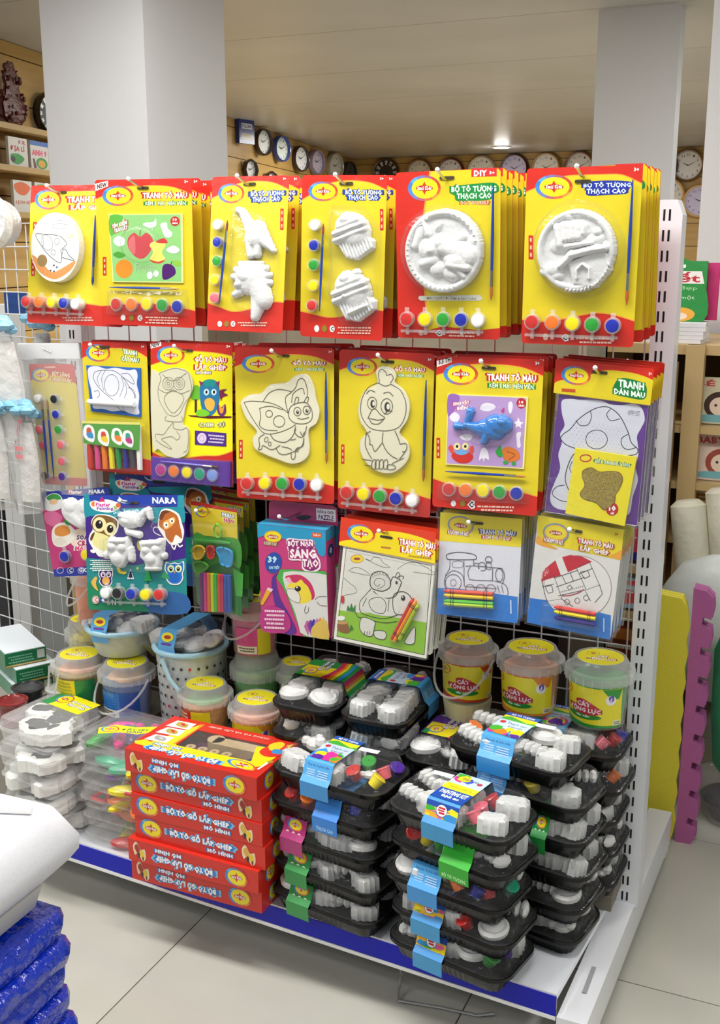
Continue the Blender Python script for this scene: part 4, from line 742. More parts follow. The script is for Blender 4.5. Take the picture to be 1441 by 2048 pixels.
strip(.007, .100, .107, mat('#f0f0f0', .3), 'clear_rail')
# second bay to the left
tr2 = thing('bottom_shelf', 'white bottom shelf of the next bay, behind the styrofoam box', 'shelf', (0, 0, 0)); MB().box((-3.0, 1.76, .10), (-1.75, 2.05, .15), WMETAL).build('shelf_plate', tr2)
def mesh_panel(lab, x0, x1, z0, z1, px, pz, loc, rz=0, r_=.0016, m_=None):
    r = thing('wire_panel', lab, 'wire panel', loc, (0, 0, rz)); m_ = m_ or mat('#c9cbcd', .3, 0, .4)
    x = x0; v = MB().tube([(0, 0, z0), (0, 0, z1)], r_, m_, 6); h_ = MB().tube([(x0, .0032, 0), (x1, .0032, 0)], r_, m_, 6); a = b = None
    while x <= x1 + 1e-6:
        if a is None: a = v.build('wire', r); o = a
        else: o = a.copy(); COL.objects.link(o); o.parent = r
        o.location.x = x; x += px
    z = z0
    while z <= z1 + 1e-6:
        if b is None: b = h_.build('wire', r); o = b
        else: o = b.copy(); COL.objects.link(o); o.parent = r
        o.location.z = z; z += pz
    return r
mesh_panel('white wire grid back panel carrying the hanging kits', -1.598, -.345, .16, 1.46, .0567, .0545, (0, 2.055, 0))
mesh_panel('white wire grid panel at far left under the clear bags', 0, 1.2, .2, 1.46, .045, .0525, (-1.655, 2.06, 0), math.pi - D2R(13))
# things standing behind the wires
dk = noisy('dark_wood', '#2c231a', '#453828', 6, .6, (1, 1, .3))
def cab(lab, x0, y0, x1, y1, z1, m_, shelves=3):
    r = thing('storage_cabinet', lab, 'cabinet'); MB().box((x0, y1 - .02, 0), (x1, y1, z1), m_).build('back_board', r)
    MB().box((x0, y0, 0), (x0 + .02, y1, z1), m_).build('side_board', r); MB().box((x1 - .02, y0, 0), (x1, y1, z1), m_).build('side_board', r)
    for i in range(shelves + 1): MB().box((x0 + .02, y0, .03 + i * (z1 - .05) / shelves), (x1 - .02, y1 - .02, .05 + i * (z1 - .05) / shelves), m_).build('shelf_board', r)
    return r
cab('dark wooden cabinet seen through the wire grid', -1.55, 2.20, -.50, 2.62, 1.02, dk, 3)
cab('pale grey wooden cabinet seen behind the middle row of kits', -1.70, 2.70, -.60, 2.95, 1.42, noisy('grey_wood', '#8e8672', '#a69c86', 5, .6, (1, 1, 4)), 3)
for i, (x, w_, c, hh) in enumerate(((-2.14, .10, '#8c8e8c', 1.1), (-2.02, .03, '#c89a40', 1.0), (-1.97, .20, '#4a2c18', 1.0), (-2.42, .16, '#2c2c2e', .9), (-2.25, .07, '#c8c8c6', 1.25), (-2.70, .2, '#303030', .8))):
    m = MB(); m.box((0, 0, 0), (w_, .06, hh), mat(c, .5)); o = m.build('stacked_board', None, (x, 2.46, 0)); tag(o, ('tall grey', 'narrow honey coloured', 'dark brown', 'black', 'pale', 'charcoal')[i] + ' board standing behind the left wire grid', 'board')
# hooks for every hanging stack
def peg(x, y0, z, lab):
    r = thing('display_hook', lab, 'hook', (x, y0, z)); m = MB(); L = 2.05 - y0
    m.tube([(0, -.034, .011), (0, -.022, .006), (0, -.004, 0), (0, L, 0)], .0022, STEEL, 8); m.build('rod', r, smooth=True)
    m = MB(); m.ball((0, -.035, .012), .0042, mat('#f0f0f0', .4), 8); m.build('tip', r, smooth=True); return r
NM = dict(rocket=(.33, 'rocket disc kits'), fruit=(.51, 'fruit picture kits'), dino=(.5, 'dinosaur kits'), cupcake=(.53, 'cupcake kits'), unicorn=(.5, 'unicorn disc kits'), house=(.5, 'house disc kits'), clay=(.36, 'fish clay kits'), owl=(.46, 'wooden owl kits'), butterfly=(.5, 'wooden butterfly kits'), chick=(.52, 'wooden chick kits'), whale=(.5, 'blue whale kits'), mushroom=(.47, 'mushroom packets'), nara=(.5, 'large plaster owl kit'), box=(.5, 'pink craft boxes'), snail=(.5, 'snail puzzle packets'), train=(.45, 'steam train packets'), ship=(.45, 'pirate ship packets'), clayc=(.4, 'clay stick cards'))
for k, (u, n) in NM.items():
    X, Y, Z, w_, h_ = FIT[k][:5]; peg(X + (u - .5) * w_, Y - .012, Z - (.014 if k != 'box' else -.02), 'steel display hook with white tip carrying the ' + n)
def owl_print(B, cx, cy, s, body, belly, eye='#f0e8c0', ol=True):
    P = [(-.75, -.9), (-.4, -.75), (0, -.85), (.4, -.75), (.8, -.95), (.85, -.3), (.7, .1), (.75, .5), (.45, .95), (0, 1.05), (-.45, .95), (-.8, .5), (-.7, .1), (-.9, -.3)]
    if ol: B.sm([(cx + x * s * 1.12, cy + y * s * 1.1) for x, y in P], '#f4f0ec', 3)
    B.sm([(cx + x * s, cy + y * s) for x, y in P], body, 3); B.ell(cx, cy + .42 * s, .52 * s, .5 * s, belly)
    for k in (-1, 1): B.ell(cx + k * .38 * s, cy - .35 * s, .34 * s, .34 * s, eye); B.ell(cx + k * .36 * s, cy - .32 * s, .17 * s, .2 * s, '#1c120c'); B.ell(cx + k * .34 * s, cy - .4 * s, .05 * s, .06 * s, '#ffffff', n=8)
    B.poly([(cx - .1 * s, cy - .12 * s), (cx + .1 * s, cy - .12 * s), (cx, cy + .1 * s)], '#e0a040')
def mk_soap():
    r, A, w, h = kit('soap', 'soap_craft_kit', 'pink and blue craft kit with white heart casting, left of the owl plaster kit', back='#243c9c')
    K(A, 'soap'); A.poly([(45, 185), (150, 190), (350, 300), (445, 470), (435, 540), (130, 540)], '#c03c78'); A.sm([(60, 210), (110, 200), (150, 240), (120, 290), (75, 270)], '#e070a0'); A.poly([(133, 535), (440, 500), (450, 558), (142, 574)], '#28389c'); A.sm([(200, 320), (300, 300), (420, 330), (430, 400), (300, 420), (210, 400)], '#f0dcc8')
    A.sm([(55, 120), (80, 90), (115, 90), (140, 120), (145, 170), (110, 195), (65, 190)], '#f0f0f0'); A.sm([(60, 115), (85, 92), (115, 95), (135, 120), (110, 130), (80, 135)], '#3ca048'); A.ell(98, 140, 22, 18, '#f0c8a0'); A.text('NARA', 270, 58, 352, 84, sl=-.03); A.text('Plaster', 170, 64, 235, 88, '#ffffff', '#d03048')
    A.sm([(110, 300), (140, 270), (180, 275), (220, 320), (215, 370), (170, 410), (125, 400), (108, 350)], '#f2ece0'); A.sm([(120, 305), (145, 285), (180, 290), (195, 330), (160, 350), (125, 340)], '#e09040'); A.ell(150, 380, 30, 22, '#e8e0d0'); A.sm([(160, 250), (185, 262), (188, 285), (168, 275)], '#2c9a48'); A.text('SOAP', 228, 340, 300, 370, '#40205a', '#f8e8f0'); A.text('CRAFT', 232, 372, 330, 405, '#b02850', '#f8e8f0'); A.text('MASTER', 225, 405, 330, 430, '#e04878', '#f8e8f0')
    for x in (165, 212, 262): A.ring(x, 540, 15, 16, .0008, '#e8e8f4')
    A.text('C', 205, 528, 220, 552, '#e8e8f4'); A.text('GK', 250, 526, 290, 550, '#e8e8f4'); A.rect(300, 530, 350, 538, '#4090c0', -.05); A.build(r)
    relief(r, rel(A, [('p', [(150, 130), (180, 122), (215, 135), (250, 122), (300, 128), (318, 150), (315, 220), (290, 270), (262, 302), (230, 290), (180, 250), (155, 200)], .012, .005, None, 1), ('e', 195, 170, 36, 38, 0, .012, .004), ('e', 275, 170, 38, 40, 0, .012, .004), ('c', 190, 200, 260, 270, 34, 26, .010, .004), ('c', 280, 190, 262, 270, 34, 20, .010, .004)]), *bb(A, 140, 115, 325, 305), n=46)
    pots(r, A, [(190, 460), (290, 450)], ['blue', 'yellow'], .0135, False); return r
def mk_nara(key='nara', lab='large blue and purple craft kit with a plaster swan and two plaster owls'):
    r, A, w, h = kit(key, 'plaster_kit', lab, back='#3c1c80')
    A.q(*QUAD['nara']); A.k = w / 1366; A.poly([(5, 60), (1372, 98), (1374, 235), (8, 190)], '#1c3ca0'); A.sm([(0, 55), (70, 58), (75, 120), (140, 150), (330, 250), (500, 260), (560, 350), (430, 360), (350, 420), (250, 330), (80, 330), (5, 330)], '#1c8c9c', 3)
    A.sm([(540, 245), (800, 240), (1290, 240), (1372, 250), (1380, 430), (1290, 430), (1250, 360), (980, 440), (900, 360), (760, 330), (620, 320), (560, 290)], '#1c8c9c', 3); A.poly([(1290, 100), (1372, 100), (1376, 250), (1285, 240)], '#2890a0')
    A.poly(catmull([(20, 870), (200, 885), (420, 930), (620, 960), (740, 965), (900, 930), (1150, 920), (1300, 900), (1390, 880)], False, 3) + [(1402, 1570), (48, 1530)], '#1c8484'); A.poly(catmull([(30, 1180), (300, 1220), (600, 1260), (900, 1330), (1200, 1380), (1398, 1420)], False, 3) + [(1402, 1570), (48, 1530)], '#1a8058'); A.sm([(800, 1300), (1100, 1290), (1398, 1350), (1400, 1565), (900, 1555)], '#2a5c98', 3)
    A.text('NARA', 948, 118, 1268, 198, sl=.04, bold=.03); A.sm([(490, 90), (540, 130), (610, 148), (550, 155), (500, 125)], '#e8f0ff')
    A.sm([(80, 160), (150, 130), (240, 150), (300, 120), (400, 140), (480, 170), (510, 220), (440, 270), (350, 290), (200, 270), (110, 230)], '#f4ece8'); A.poly([(210, 150), (250, 80), (300, 150)], '#c82868'); A.ell(135, 175, 34, 34, '#e87838'); A.ell(430, 240, 30, 30, '#88b838'); A.ell(480, 200, 34, 30, '#d86828'); A.text('Plaster', 165, 160, 370, 215, '#c84098', '#ffffff', sl=.03); A.text('Painting', 180, 215, 410, 270, '#8040a8', '#ffffff', sl=.03)
    # big owl
    A.sm([(100, 400), (160, 320), (260, 310), (380, 330), (480, 400), (470, 520), (400, 600), (350, 660), (320, 790), (250, 840), (200, 850), (150, 790), (100, 720), (60, 640), (80, 560), (120, 500)], '#f4f0e4', 3); A.sm([(110, 400), (170, 330), (260, 322), (370, 345), (460, 400), (450, 500), (380, 580), (330, 600), (180, 540), (120, 490)], '#7a5428', 3)
    A.ell(215, 440, 95, 95, '#ece0a8'); A.ell(365, 500, 85, 85, '#ece0a8'); A.ell(210, 440, 52, 56, '#20140c'); A.ell(365, 500, 46, 52, '#20140c'); A.ell(225, 415, 12, 14, '#ffffff', n=8); A.ell(375, 475, 11, 13, '#ffffff', n=8); A.sm([(150, 540), (330, 590), (350, 640), (300, 780), (220, 760), (150, 720), (110, 650)], '#e4dc98', 3); A.sm([(80, 620), (110, 560), (150, 540), (120, 620), (95, 650)], '#5a3c1c')
    for x, y in ((110, 780), (230, 830)): A.sm([(x - 30, y - 10), (x + 30, y - 20), (x + 45, y + 20), (x, y + 25)], '#f4f0f0')
    # orange bird
    A.sm([(1020, 480), (1040, 350), (1080, 270), (1180, 265), (1300, 330), (1340, 440), (1370, 550), (1340, 680), (1280, 700), (1200, 720), (1120, 640), (1060, 560)], '#f4ece4', 3); A.sm([(1035, 470), (1055, 360), (1090, 300), (1180, 290), (1280, 350), (1310, 450), (1345, 640), (1260, 590), (1210, 690), (1130, 620), (1110, 540)], '#b86424', 3); A.sm([(1040, 380), (1070, 300), (1130, 280), (1190, 300), (1120, 330), (1080, 400)], '#6a3818', 3)
    A.sm([(1090, 440), (1150, 400), (1240, 370), (1250, 430), (1180, 500), (1110, 520)], '#e8a850'); A.ell(1132, 465, 34, 38, '#f4f0e0'); A.ell(1210, 415, 32, 36, '#f4f0e0'); A.ell(1135, 465, 12, 14, '#402010'); A.ell(1212, 418, 12, 14, '#402010'); A.line([(1060, 600), (980, 560), (960, 510), (1010, 490), (1100, 560)], .0016, '#f4ece4'); A.line([(1200, 720), (1240, 770), (1270, 700), (1310, 740), (1350, 720)], .003, '#f4ece4')
    owl_print(A, 300, 1120, 105, '#3c1868', '#e0a850', '#e8d8f0'); A.sm([(95, 1180), (150, 1110), (180, 1130), (160, 1200), (190, 1290), (130, 1250)], '#e0b050'); owl_print(A, 1240, 1060, 135, '#2470c0', '#1c60b8', '#dce8b0'); A.sm([(1060, 1120), (1110, 1050), (1150, 1090), (1160, 1140)], '#38a060')
    A.sm([(455, 990), (480, 1060), (560, 1080), (590, 1050), (520, 1040), (490, 990)], '#e8d040'); A.ell(742, 1005, 18, 18, '#a8d048'); A.sm([(735, 690), (765, 650), (800, 700), (785, 780), (750, 760)], '#c8c048')
    for x, y, s, c in ((645, 1090, 55, '#10203c'), (880, 1110, 90, '#28a050')):
        if s < 60: A.poly([(x, y - s * 1.5), (x + s * .9, y + s * .95), (x - s * .9, y + s * .95)], '#e8f0f4')
        for k in range(3): A.poly([(x, y - s * (1.2 - k * .45)), (x + s * (.4 + .15 * k), y + s * (-.4 + k * .5)), (x - s * (.4 + .15 * k), y + s * (-.4 + k * .5))], c)
        A.rect(x - s * .08, y + s * .6, x + s * .08, y + s * .95, '#402818')
    A.tiny(85, 890, 400, 1040, 6, '#e8f0e8'); A.ell(160, 1405, 50, 52, '#f0e8e8'); A.ring(160, 1405, 40, 40, .0012, '#c03030'); A.text('C', 140, 1380, 185, 1430, '#c03030'); A.text('UN', 335, 1400, 440, 1470, '#e8e8f4', sl=.1, bold=0); A.ell(260, 1405, 36, 36, '#3848b0'); A.text('e', 240, 1385, 285, 1430); A.build(r)
    P1 = [('e', 650, 390, 150, 105, 0, .012, .003), ('c', 780, 420, 860, 300, 55, 46, .011, .003), ('c', 860, 300, 905, 275, 46, 42, .011, .003), ('c', 910, 280, 945, 370, 42, 28, .010, .003), ('c', 640, 540, 780, 580, 38, 42, .010, .003), ('c', 620, 500, 640, 550, 30, 30, .010, .003), ('e', 620, 400, 90, 60, 20, .015, .003), ('c', 545, 330, 640, 360, 34, 50, .013, .003)]
    P2 = [('p', [(365, 620), (440, 605), (520, 625), (600, 600), (660, 615), (680, 760), (640, 880), (560, 990), (470, 980), (400, 900), (350, 780)], .013, .006, None, 1), ('e', 330, 830, 50, 50, 0, .008, .003), ('c', 660, 760, 680, 880, 46, 44, .010, .003), ('e', 435, 720, 70, 62, 0, .013, .007), ('e', 575, 735, 66, 60, 0, .013, .007), ('e', 500, 870, 95, 90, 0, .013, .007), ('c', 430, 650, 600, 650, 34, 34, .010, .008)]
    P3 = [('p', [(790, 660), (870, 650), (960, 660), (1050, 630), (1120, 640), (1120, 760), (1100, 860), (1060, 1000), (900, 1010), (860, 920), (800, 860), (810, 760)], .013, .006, None, 1), ('e', 900, 770, 60, 55, 0, .013, .007), ('e', 1035, 760, 66, 60, 0, .013, .007), ('e', 960, 880, 90, 80, 0, .013, .007), ('c', 900, 1000, 1040, 1000, 34, 34, .010, .004), ('e', 1120, 850, 36, 40, 0, .008, .004), ('c', 880, 690, 1080, 680, 36, 36, .010, .008)]
    if key == 'nara':
        relief(r, rel(A, P1), *bb(A, 480, 220, 990, 630), n=70); relief(r, rel(A, P2), *bb(A, 270, 590, 740, 1010), n=66); relief(r, rel(A, P3), *bb(A, 770, 620, 1170, 1040), n=60)
        bubble(r, mp(A, [(480, 230), (960, 230), (1180, 640), (1160, 1040), (860, 1050), (280, 1010), (280, 640), (470, 580)]), .021, .05)
        pots(r, A, [(345, 1305), (510, 1310), (700, 1320), (890, 1325), (1075, 1325)], ['white', 'black', 'blue', 'yellow', 'red'], .0130, True, d=.016)
    hook_slot(r, w, u=.5, v=.016); return r
def mk_clayc():
    r, A, w, h = kit('clayc', 'clay_set', 'green and yellow card of coloured clay sticks and cutters, front of its hook', 'clay set', back='#1f7a34')
    K(A, 'clayc'); A.poly([(970, 125), (1240, 165), (1245, 345), (990, 320)], '#e4cc30'); A.poly([(970, 125), (1240, 165), (1242, 182), (1100, 165), (972, 150)], '#c03028'); A.sm([(990, 320), (1080, 335), (1250, 350), (1262, 520), (1180, 480), (1090, 500), (1000, 560)], '#48a038'); A.poly([(1215, 520), (1280, 560), (1275, 700), (1235, 690)], '#4cb048'); A.logo(1035, 185, 38, 34); A.text('MÀU', 1150, 185, 1222, 215, '#f0f8ff', '#3878b0', sl=.15); A.text('NẶN', 1160, 215, 1222, 250, '#d02868', '#f0f0f0', sl=.15)
    A.text('1-6', 1180, 480, 1230, 500, '#c0e0a0', bold=0); A.build(r)
    m = MB()
    for pts, c, n in (([(1130, 250), (1155, 275), (1158, 315), (1135, 328), (1112, 290)], '#6cb82c', 'ring'), ([(1130, 400), (1165, 390), (1222, 420), (1215, 500), (1160, 490), (1150, 450)], '#38a0d8', 'cutter'), ([(1000, 390), (1040, 380), (1062, 410), (1040, 450), (1005, 450)], '#ecc830', 'cutter'), ([(1075, 390), (1110, 385), (1115, 440), (1085, 450)], '#d04030', 'cutter'), ([(1000, 480), (1040, 470), (1080, 500), (1020, 540)], '#58b038', 'cutter'), ([(1005, 345), (1090, 350), (1150, 352), (1210, 365)], '#3c9c40', 'cutter')):
        P = mp(A, catmull(pts, True, 4)); m = MB(); m.tube([(x, -.007, z) for x, z in P], .0022, mat(c, .35, 0, .4), 6, closed=True)
        if n == 'cutter': m.prism(P, -.006, -.003, mat(c, .35, 0, .4))
        m.build('clay_cutter', r)
    for i, c in enumerate(['#7c2c98', '#e83c98', '#f08c28', '#e4f028', '#38d048', '#f0503c', '#c83070', '#1c5cb8', '#1c5cb8']):
        x = 1043 + i * 20; a, b = A.pt(x, 535 + i * 3), A.pt(x + 5, 755 + i * 3); k = .0042 if i < 7 else .0046
        m = MB(); m.tube([(a[0], -.006, a[1]), (b[0], -.006, b[1])], k, mat(c, .5), 8); m.build('clay_stick', r, smooth=True)
    bubble(r, mp(A, [(985, 250), (1250, 270), (1240, 800), (1010, 755)]), .013, .06); return r
def mk_box():
    x, y, z, w, h, rx, ry, rz = FIT['box']
    r = thing('craft_box', 'pink and blue cardboard craft box with a yellow unicorn, centre of bottom hanging row', 'craft box', (x, y, z), (D2R(rx), D2R(ry), D2R(rz)))
    m = MB(); pk = paper('#c83a7c'); m.box((-w / 2, .0, -h), (w / 2, .040, 0), pk); m.build('box_body', r)
    m = MB(); m.prism([(-w / 2 + .006, 0), (w / 2 + .010, 0), (w / 2 + .008, .034), (w / 2, .040), (-w / 2 + .014, .040), (-w / 2 + .008, .034)], .037, .0385, paper('#b83468')); tb = m.build('hang_tab', r)
    T = Art(w, .040, off=-.0368, top=False); T.w = w
    T = Art(w, .04, off=.0005, top=True); T.rect(.70, .2, .98, .8, '#f4f0f2'); T.text('NẶN & CHƠI', .72, .24, .95, .48, '#802050', bold=.04); T.text('PAZZLE', .73, .5, .95, .76, '#802050', bold=.04); T.sm([(.4, .75), (.5, .62), (.62, .62), (.58, .8), (.46, .86)], '#2c1018'); T.build(tb, loc=(.008, .0372, .04))
    T = Art(w, .04, off=.0006, top=False, matf=paper); T.rect(0, 0, 1, 1, '#2a9cc8'); T.tiny(.3, .3, .8, .6, 1, '#d060a0'); T.build(r, 'printed_top', loc=(0, .020, 0), rot=(-math.pi / 2, 0, 0))
    T = Art(.04, h, off=.0006); T.rect(0, 0, 1, .1, '#2a9cc8'); T.ell(.5, .2, .35, .06, '#1c3c80'); T.text('O', .35, .17, .65, .23); T.text('SÁNG TẠO', -.1, .45, .95, .5, '#e0a0b8') if 0 else None; T.rect(.0, .12, 1, 1, '#a83058') if 0 else None; T.build(r, 'printed_side', loc=(w / 2, .020, 0), rot=(0, 0, math.pi / 2))
    A = Art(w, h); K(A, 'box'); A.poly(catmull([(55, 258), (75, 250), (150, 240), (240, 262), (300, 275), (480, 290), (540, 390), (580, 410), (597, 380)], False, 3) + [(605, 215), (50, 150)], '#249ac8'); A.sm([(230, 520), (200, 560), (230, 700), (300, 820), (350, 940), (250, 930), (180, 700), (170, 560)], '#5a2490')
    A.ell(178, 250, 68, 42, '#f0dc20', 8); A.ring(178, 250, 68, 42, .0016, '#e8a830', 8); A.ell(178, 252, 46, 16, '#b03024', 8); A.text('Smư Kids', 142, 242, 216, 262, '#fff0e0', sl=.1); A.text('ACADEMY OF ART', 105, 290, 210, 318, '#f0e8c0', '#7a5040', sl=.15, bold=.02)
    A.ell(182, 448, 66, 78, '#1c48a8', 10); A.text('39', 138, 398, 210, 450, '#bff0f8', sl=.05, bold=.05); A.text('CHI TIẾT', 145, 465, 230, 495, '#bff0f8', sl=.05); A.rect(495, 225, 570, 262, '#e06038', .08); A.text('Tuổi 3+', 505, 235, 562, 255, '#fff0e0', sl=.08)
    A.sm([(285, 300), (300, 265), (400, 275), (505, 285), (510, 340), (530, 400), (550, 440), (548, 500), (480, 528), (410, 500), (400, 440), (310, 430), (300, 370)], '#f8e8f0'); A.sm([(298, 310), (310, 275), (400, 285), (498, 298), (505, 350), (518, 405), (540, 448), (535, 492), (480, 515), (420, 490), (412, 430), (320, 418), (308, 370)], '#8a2870')
    A.text('BỘT NẶN', 298, 276, 500, 338, '#fff4f8', '#b02878', sl=.03, bold=.05); A.text('SÁNG', 312, 335, 518, 422, '#fff4f8', '#c02070', sl=.04, bold=.05); A.text('TẠO', 410, 425, 540, 500, '#fff4f8', '#b02878', sl=.06, bold=.05)
    A.poly(catmull([(235, 500), (330, 500), (480, 520), (570, 515), (598, 530)], False, 3) + [(592, 850), (590, 994), (410, 965)] + catmull([(400, 960), (350, 850), (300, 720), (250, 620), (205, 560)], False, 3), '#48b048')
    A.poly([(262, 520), (330, 512), (520, 530), (596, 545), (591, 990), (430, 965)] + catmull([(380, 940), (350, 820), (300, 700), (270, 620), (255, 560)], False, 3), '#dcdcd8')
    A.sm([(275, 560), (320, 540), (400, 545), (470, 600), (500, 680), (480, 720), (430, 690), (380, 620)], '#c82c60'); A.sm([(285, 645), (300, 605), (360, 595), (395, 575), (420, 600), (450, 630), (475, 700), (450, 735), (390, 745), (340, 720)], '#f0d83c'); A.sm([(285, 640), (300, 630), (350, 640), (385, 690), (380, 735), (330, 725), (295, 690)], '#e4e2da'); A.line([(285, 640), (350, 645), (385, 690), (380, 738), (330, 725), (290, 690), (283, 645)], .0008); A.ell(370, 640, 24, 20, '#181818', 10); A.ell(364, 630, 7, 6, '#ffffff', n=8)
    A.sm([(278, 570), (310, 600), (325, 590), (305, 555)], '#f4b0c8'); A.line([(500, 720), (530, 700), (590, 700)], .001, '#6a5a60'); A.line([(590, 765), (540, 760), (515, 735)], .001, '#8a3040'); A.line([(430, 760), (418, 790), (425, 812), (445, 800), (450, 770)], .0009)
    for i, c in enumerate(['#c060a0', '#7838a0', '#2c3898', '#c080c0', '#e88840', '#e0c060']): A.poly([(410 + i * 26, 900 - i * 8), (432 + i * 26, 860 - i * 5), (455 + i * 22, 870 - i * 3), (440 + i * 20, 965)], c)
    A.sm([(470, 910), (520, 870), (570, 860), (590, 900), (588, 985), (470, 965)], '#dcbc58'); A.poly([(80, 740), (130, 640), (165, 655), (100, 750)], '#e8a830'); A.poly([(130, 640), (140, 625), (180, 640), (165, 660)], '#f0c8d8'); A.sm([(90, 790), (200, 760), (290, 820), (310, 900), (250, 940), (100, 920)], '#b82c80'); A.tiny(115, 775, 265, 915, 5, '#f4d0e0', sl=.05)
    A.build(r); return r
def mk_snail():
    r, A, w, h = kit('snail', 'puzzle_kit', 'packet with a snail riding a tortoise colouring puzzle and taped crayons', back=None)
    K(A, 'snail'); m = MB(); m.prism(mp(A, [(650, 295), (1345, 440), (1275, 1130), (585, 985)]), -.004, .001, mat('#eceadf', .6)); b = m.build('puzzle_board', r)
    B = Art(w, h, off=.0042); K(B, 'snail'); Q = [(672, 320), (1322, 455), (1262, 1102), (608, 965)]; B.poly(Q, '#dddcd2'); B.poly([(620, 775), (700, 790), (860, 800), (1280, 870), (1262, 1100), (608, 963)], '#8cc030')
    B.line(Q, .0012, '#2c2c28', True, 1); B.line([(690, 345), (1300, 470), (1285, 860)], .0005, '#8a8a80', k=1)
    L = lambda *p, c=False, wd=.0010: B.line(list(p), wd, '#2c2c28', c)
    B.ell(755, 402, 48, 30, '#f0d820'); B.ring(755, 402, 48, 30, .0009, '#c87820'); B.ell(755, 402, 26, 10, '#a03020')
    L((818, 400), (860, 415), (880, 390), (930, 400), (950, 430), (1005, 465), (940, 460), (820, 405), wd=.0006); L((1060, 480), (1120, 440), (1170, 430), (1230, 440), (1330, 500), (1330, 520), (1180, 500), wd=.0006); L((690, 490), (740, 465), (800, 480), (850, 525), (700, 495), wd=.0006); L((655, 540), (700, 580), (740, 610), (750, 650), (660, 670), wd=.0006)
    B.sm([(855, 560), (870, 515), (920, 495), (970, 510), (1005, 560), (1000, 610), (950, 640), (880, 620)], '#d6d6cc'); L((855, 560), (870, 515), (920, 495), (970, 510), (1005, 560), (1005, 610), (950, 640), (880, 625), (858, 600), c=True, wd=.0014); L((910, 625), (960, 600), (960, 560), (910, 545), (885, 580), (910, 605), (930, 590), wd=.0008)
    for i in range(6): B.ring(878 + i * 21, 528 - 20 * math.sin(i * .6), 8, 12, .0005, '#555550')
    L((1005, 590), (1025, 540), (1050, 540), (1090, 570), (1075, 620), (1040, 680), (950, 690), (880, 640), wd=.0013); L((1045, 540), (1060, 505), (1080, 515), (1062, 545)); L((1075, 545), (1085, 528), (1108, 535), (1100, 552)); B.ell(1055, 578, 9, 12, '#222222')
    B.sm([(775, 760), (790, 690), (850, 640), (960, 690), (1040, 700), (1080, 740), (1060, 810), (960, 820), (860, 800)], '#dadacf'); L((860, 625), (820, 670), (780, 720), (785, 790), (850, 820), (960, 840), (1060, 815)); L((860, 700), (930, 685), (975, 730), (960, 800), (890, 790), (850, 740), c=True); L((800, 750), (830, 690)); L((1000, 700), (990, 790)); L((735, 760), (760, 820), (800, 835), (960, 870), (1060, 860))
    L((1030, 680), (1060, 650), (1110, 645), (1160, 680), (1190, 760), (1160, 800), (1060, 810), (1030, 760), c=True, wd=.0012); B.ell(1105, 690, 16, 20, '#222222'); B.ell(1102, 684, 5, 6, '#ffffff', n=8)
    for P in ([(800, 830), (780, 900), (810, 950), (870, 965), (890, 900), (890, 860)], [(890, 930), (900, 975), (960, 990), (980, 960), (960, 930)], [(1120, 1000), (1190, 900), (1195, 980), (1185, 1020), (1140, 1025)]): B.sm(P, '#dadacf'); B.line(P, .0010, '#2c2c28', True)
    for x in (815, 835, 855): L((x, 955), (x + 2, 930))
    B.sm([(615, 870), (650, 860), (690, 880), (700, 940), (620, 925)], '#8a5a2c'); B.ell(652, 868, 38, 12, '#c89860'); B.poly([(680, 780), (690, 740), (705, 765), (715, 725), (730, 765), (748, 735), (745, 790)], '#2c7c28'); B.poly([(700, 930), (715, 880), (735, 915)], '#2c7c28'); B.ell(640, 835, 30, 18, '#f0f0ea'); B.ell(650, 700, 14, 30, '#c03030'); B.build(b, 'printed_picture')
    for i, (c, x0, y0, x1, y1) in enumerate((('#c8342c', 1190, 690, 1030, 985), ('#ec9020', 1210, 705, 1045, 1000), ('#a8c028', 1230, 730, 1085, 985))):
        a, b2 = A.pt(x0, y0), A.pt(x1, y1); a = Vector((a[0], -.0085, a[1])); b2 = Vector((b2[0], -.0085, b2[1])); m = MB(); m.tube([tuple(a), tuple(a.lerp(b2, .06)), tuple(a.lerp(b2, .07)), tuple(b2)], [.0018, .0030, .0040, .0040], mat(c, .5), 8)
        for t in (.12, .16, .82, .86): m.tube([tuple(a.lerp(b2, t)), tuple(a.lerp(b2, t + .012))], .0043, mat('#1c1c1c', .5), 8)
        m.build('crayon', r, smooth=True, label=('red', 'orange', 'green')[i] + ' crayon')
    m = MB(); m.prism(mp(A, [(632, 90), (1355, 205), (1350, 440), (620, 300)]), -.0062, -.005, paper('#d83a1c')); hd = m.build('header_card', r); B = Art(w, h, off=.0064); K(B, 'snail'); B.poly(catmull([(622, 275), (680, 262), (860, 250), (905, 205), (1000, 195), (1120, 210), (1250, 245), (1354, 290)], False, 3) + [(1350, 438), (620, 298)], '#f0d818'); B.logo(788, 215, 108, 70, sl=.12)
    B.text('TRANH TÔ MÀU', 1080, 262, 1352, 318, '#ffffff', DRED, sl=.17); B.text('LẮP GHÉP', 1098, 312, 1325, 372, '#ffffff', DRED, sl=.17); B.rect(940, 308, 1015, 320, '#c07030', .12); B.tiny(1150, 370, 1330, 392, 1, '#b08820', sl=.12); B.build(hd); o = hook_slot(hd, w, u=.5, v=.024); o.location.y = -.0045
    m = MB(); m.loft([[(x, -.0125, z) for x, z in mp(A, [(640, 300), (1350, 445), (1278, 1134), (582, 990)])], [(x, .002, z) for x, z in mp(A, [(630, 290), (1356, 440), (1284, 1140), (576, 990)])]], BLIS); m.build('clear_bag', r); return r
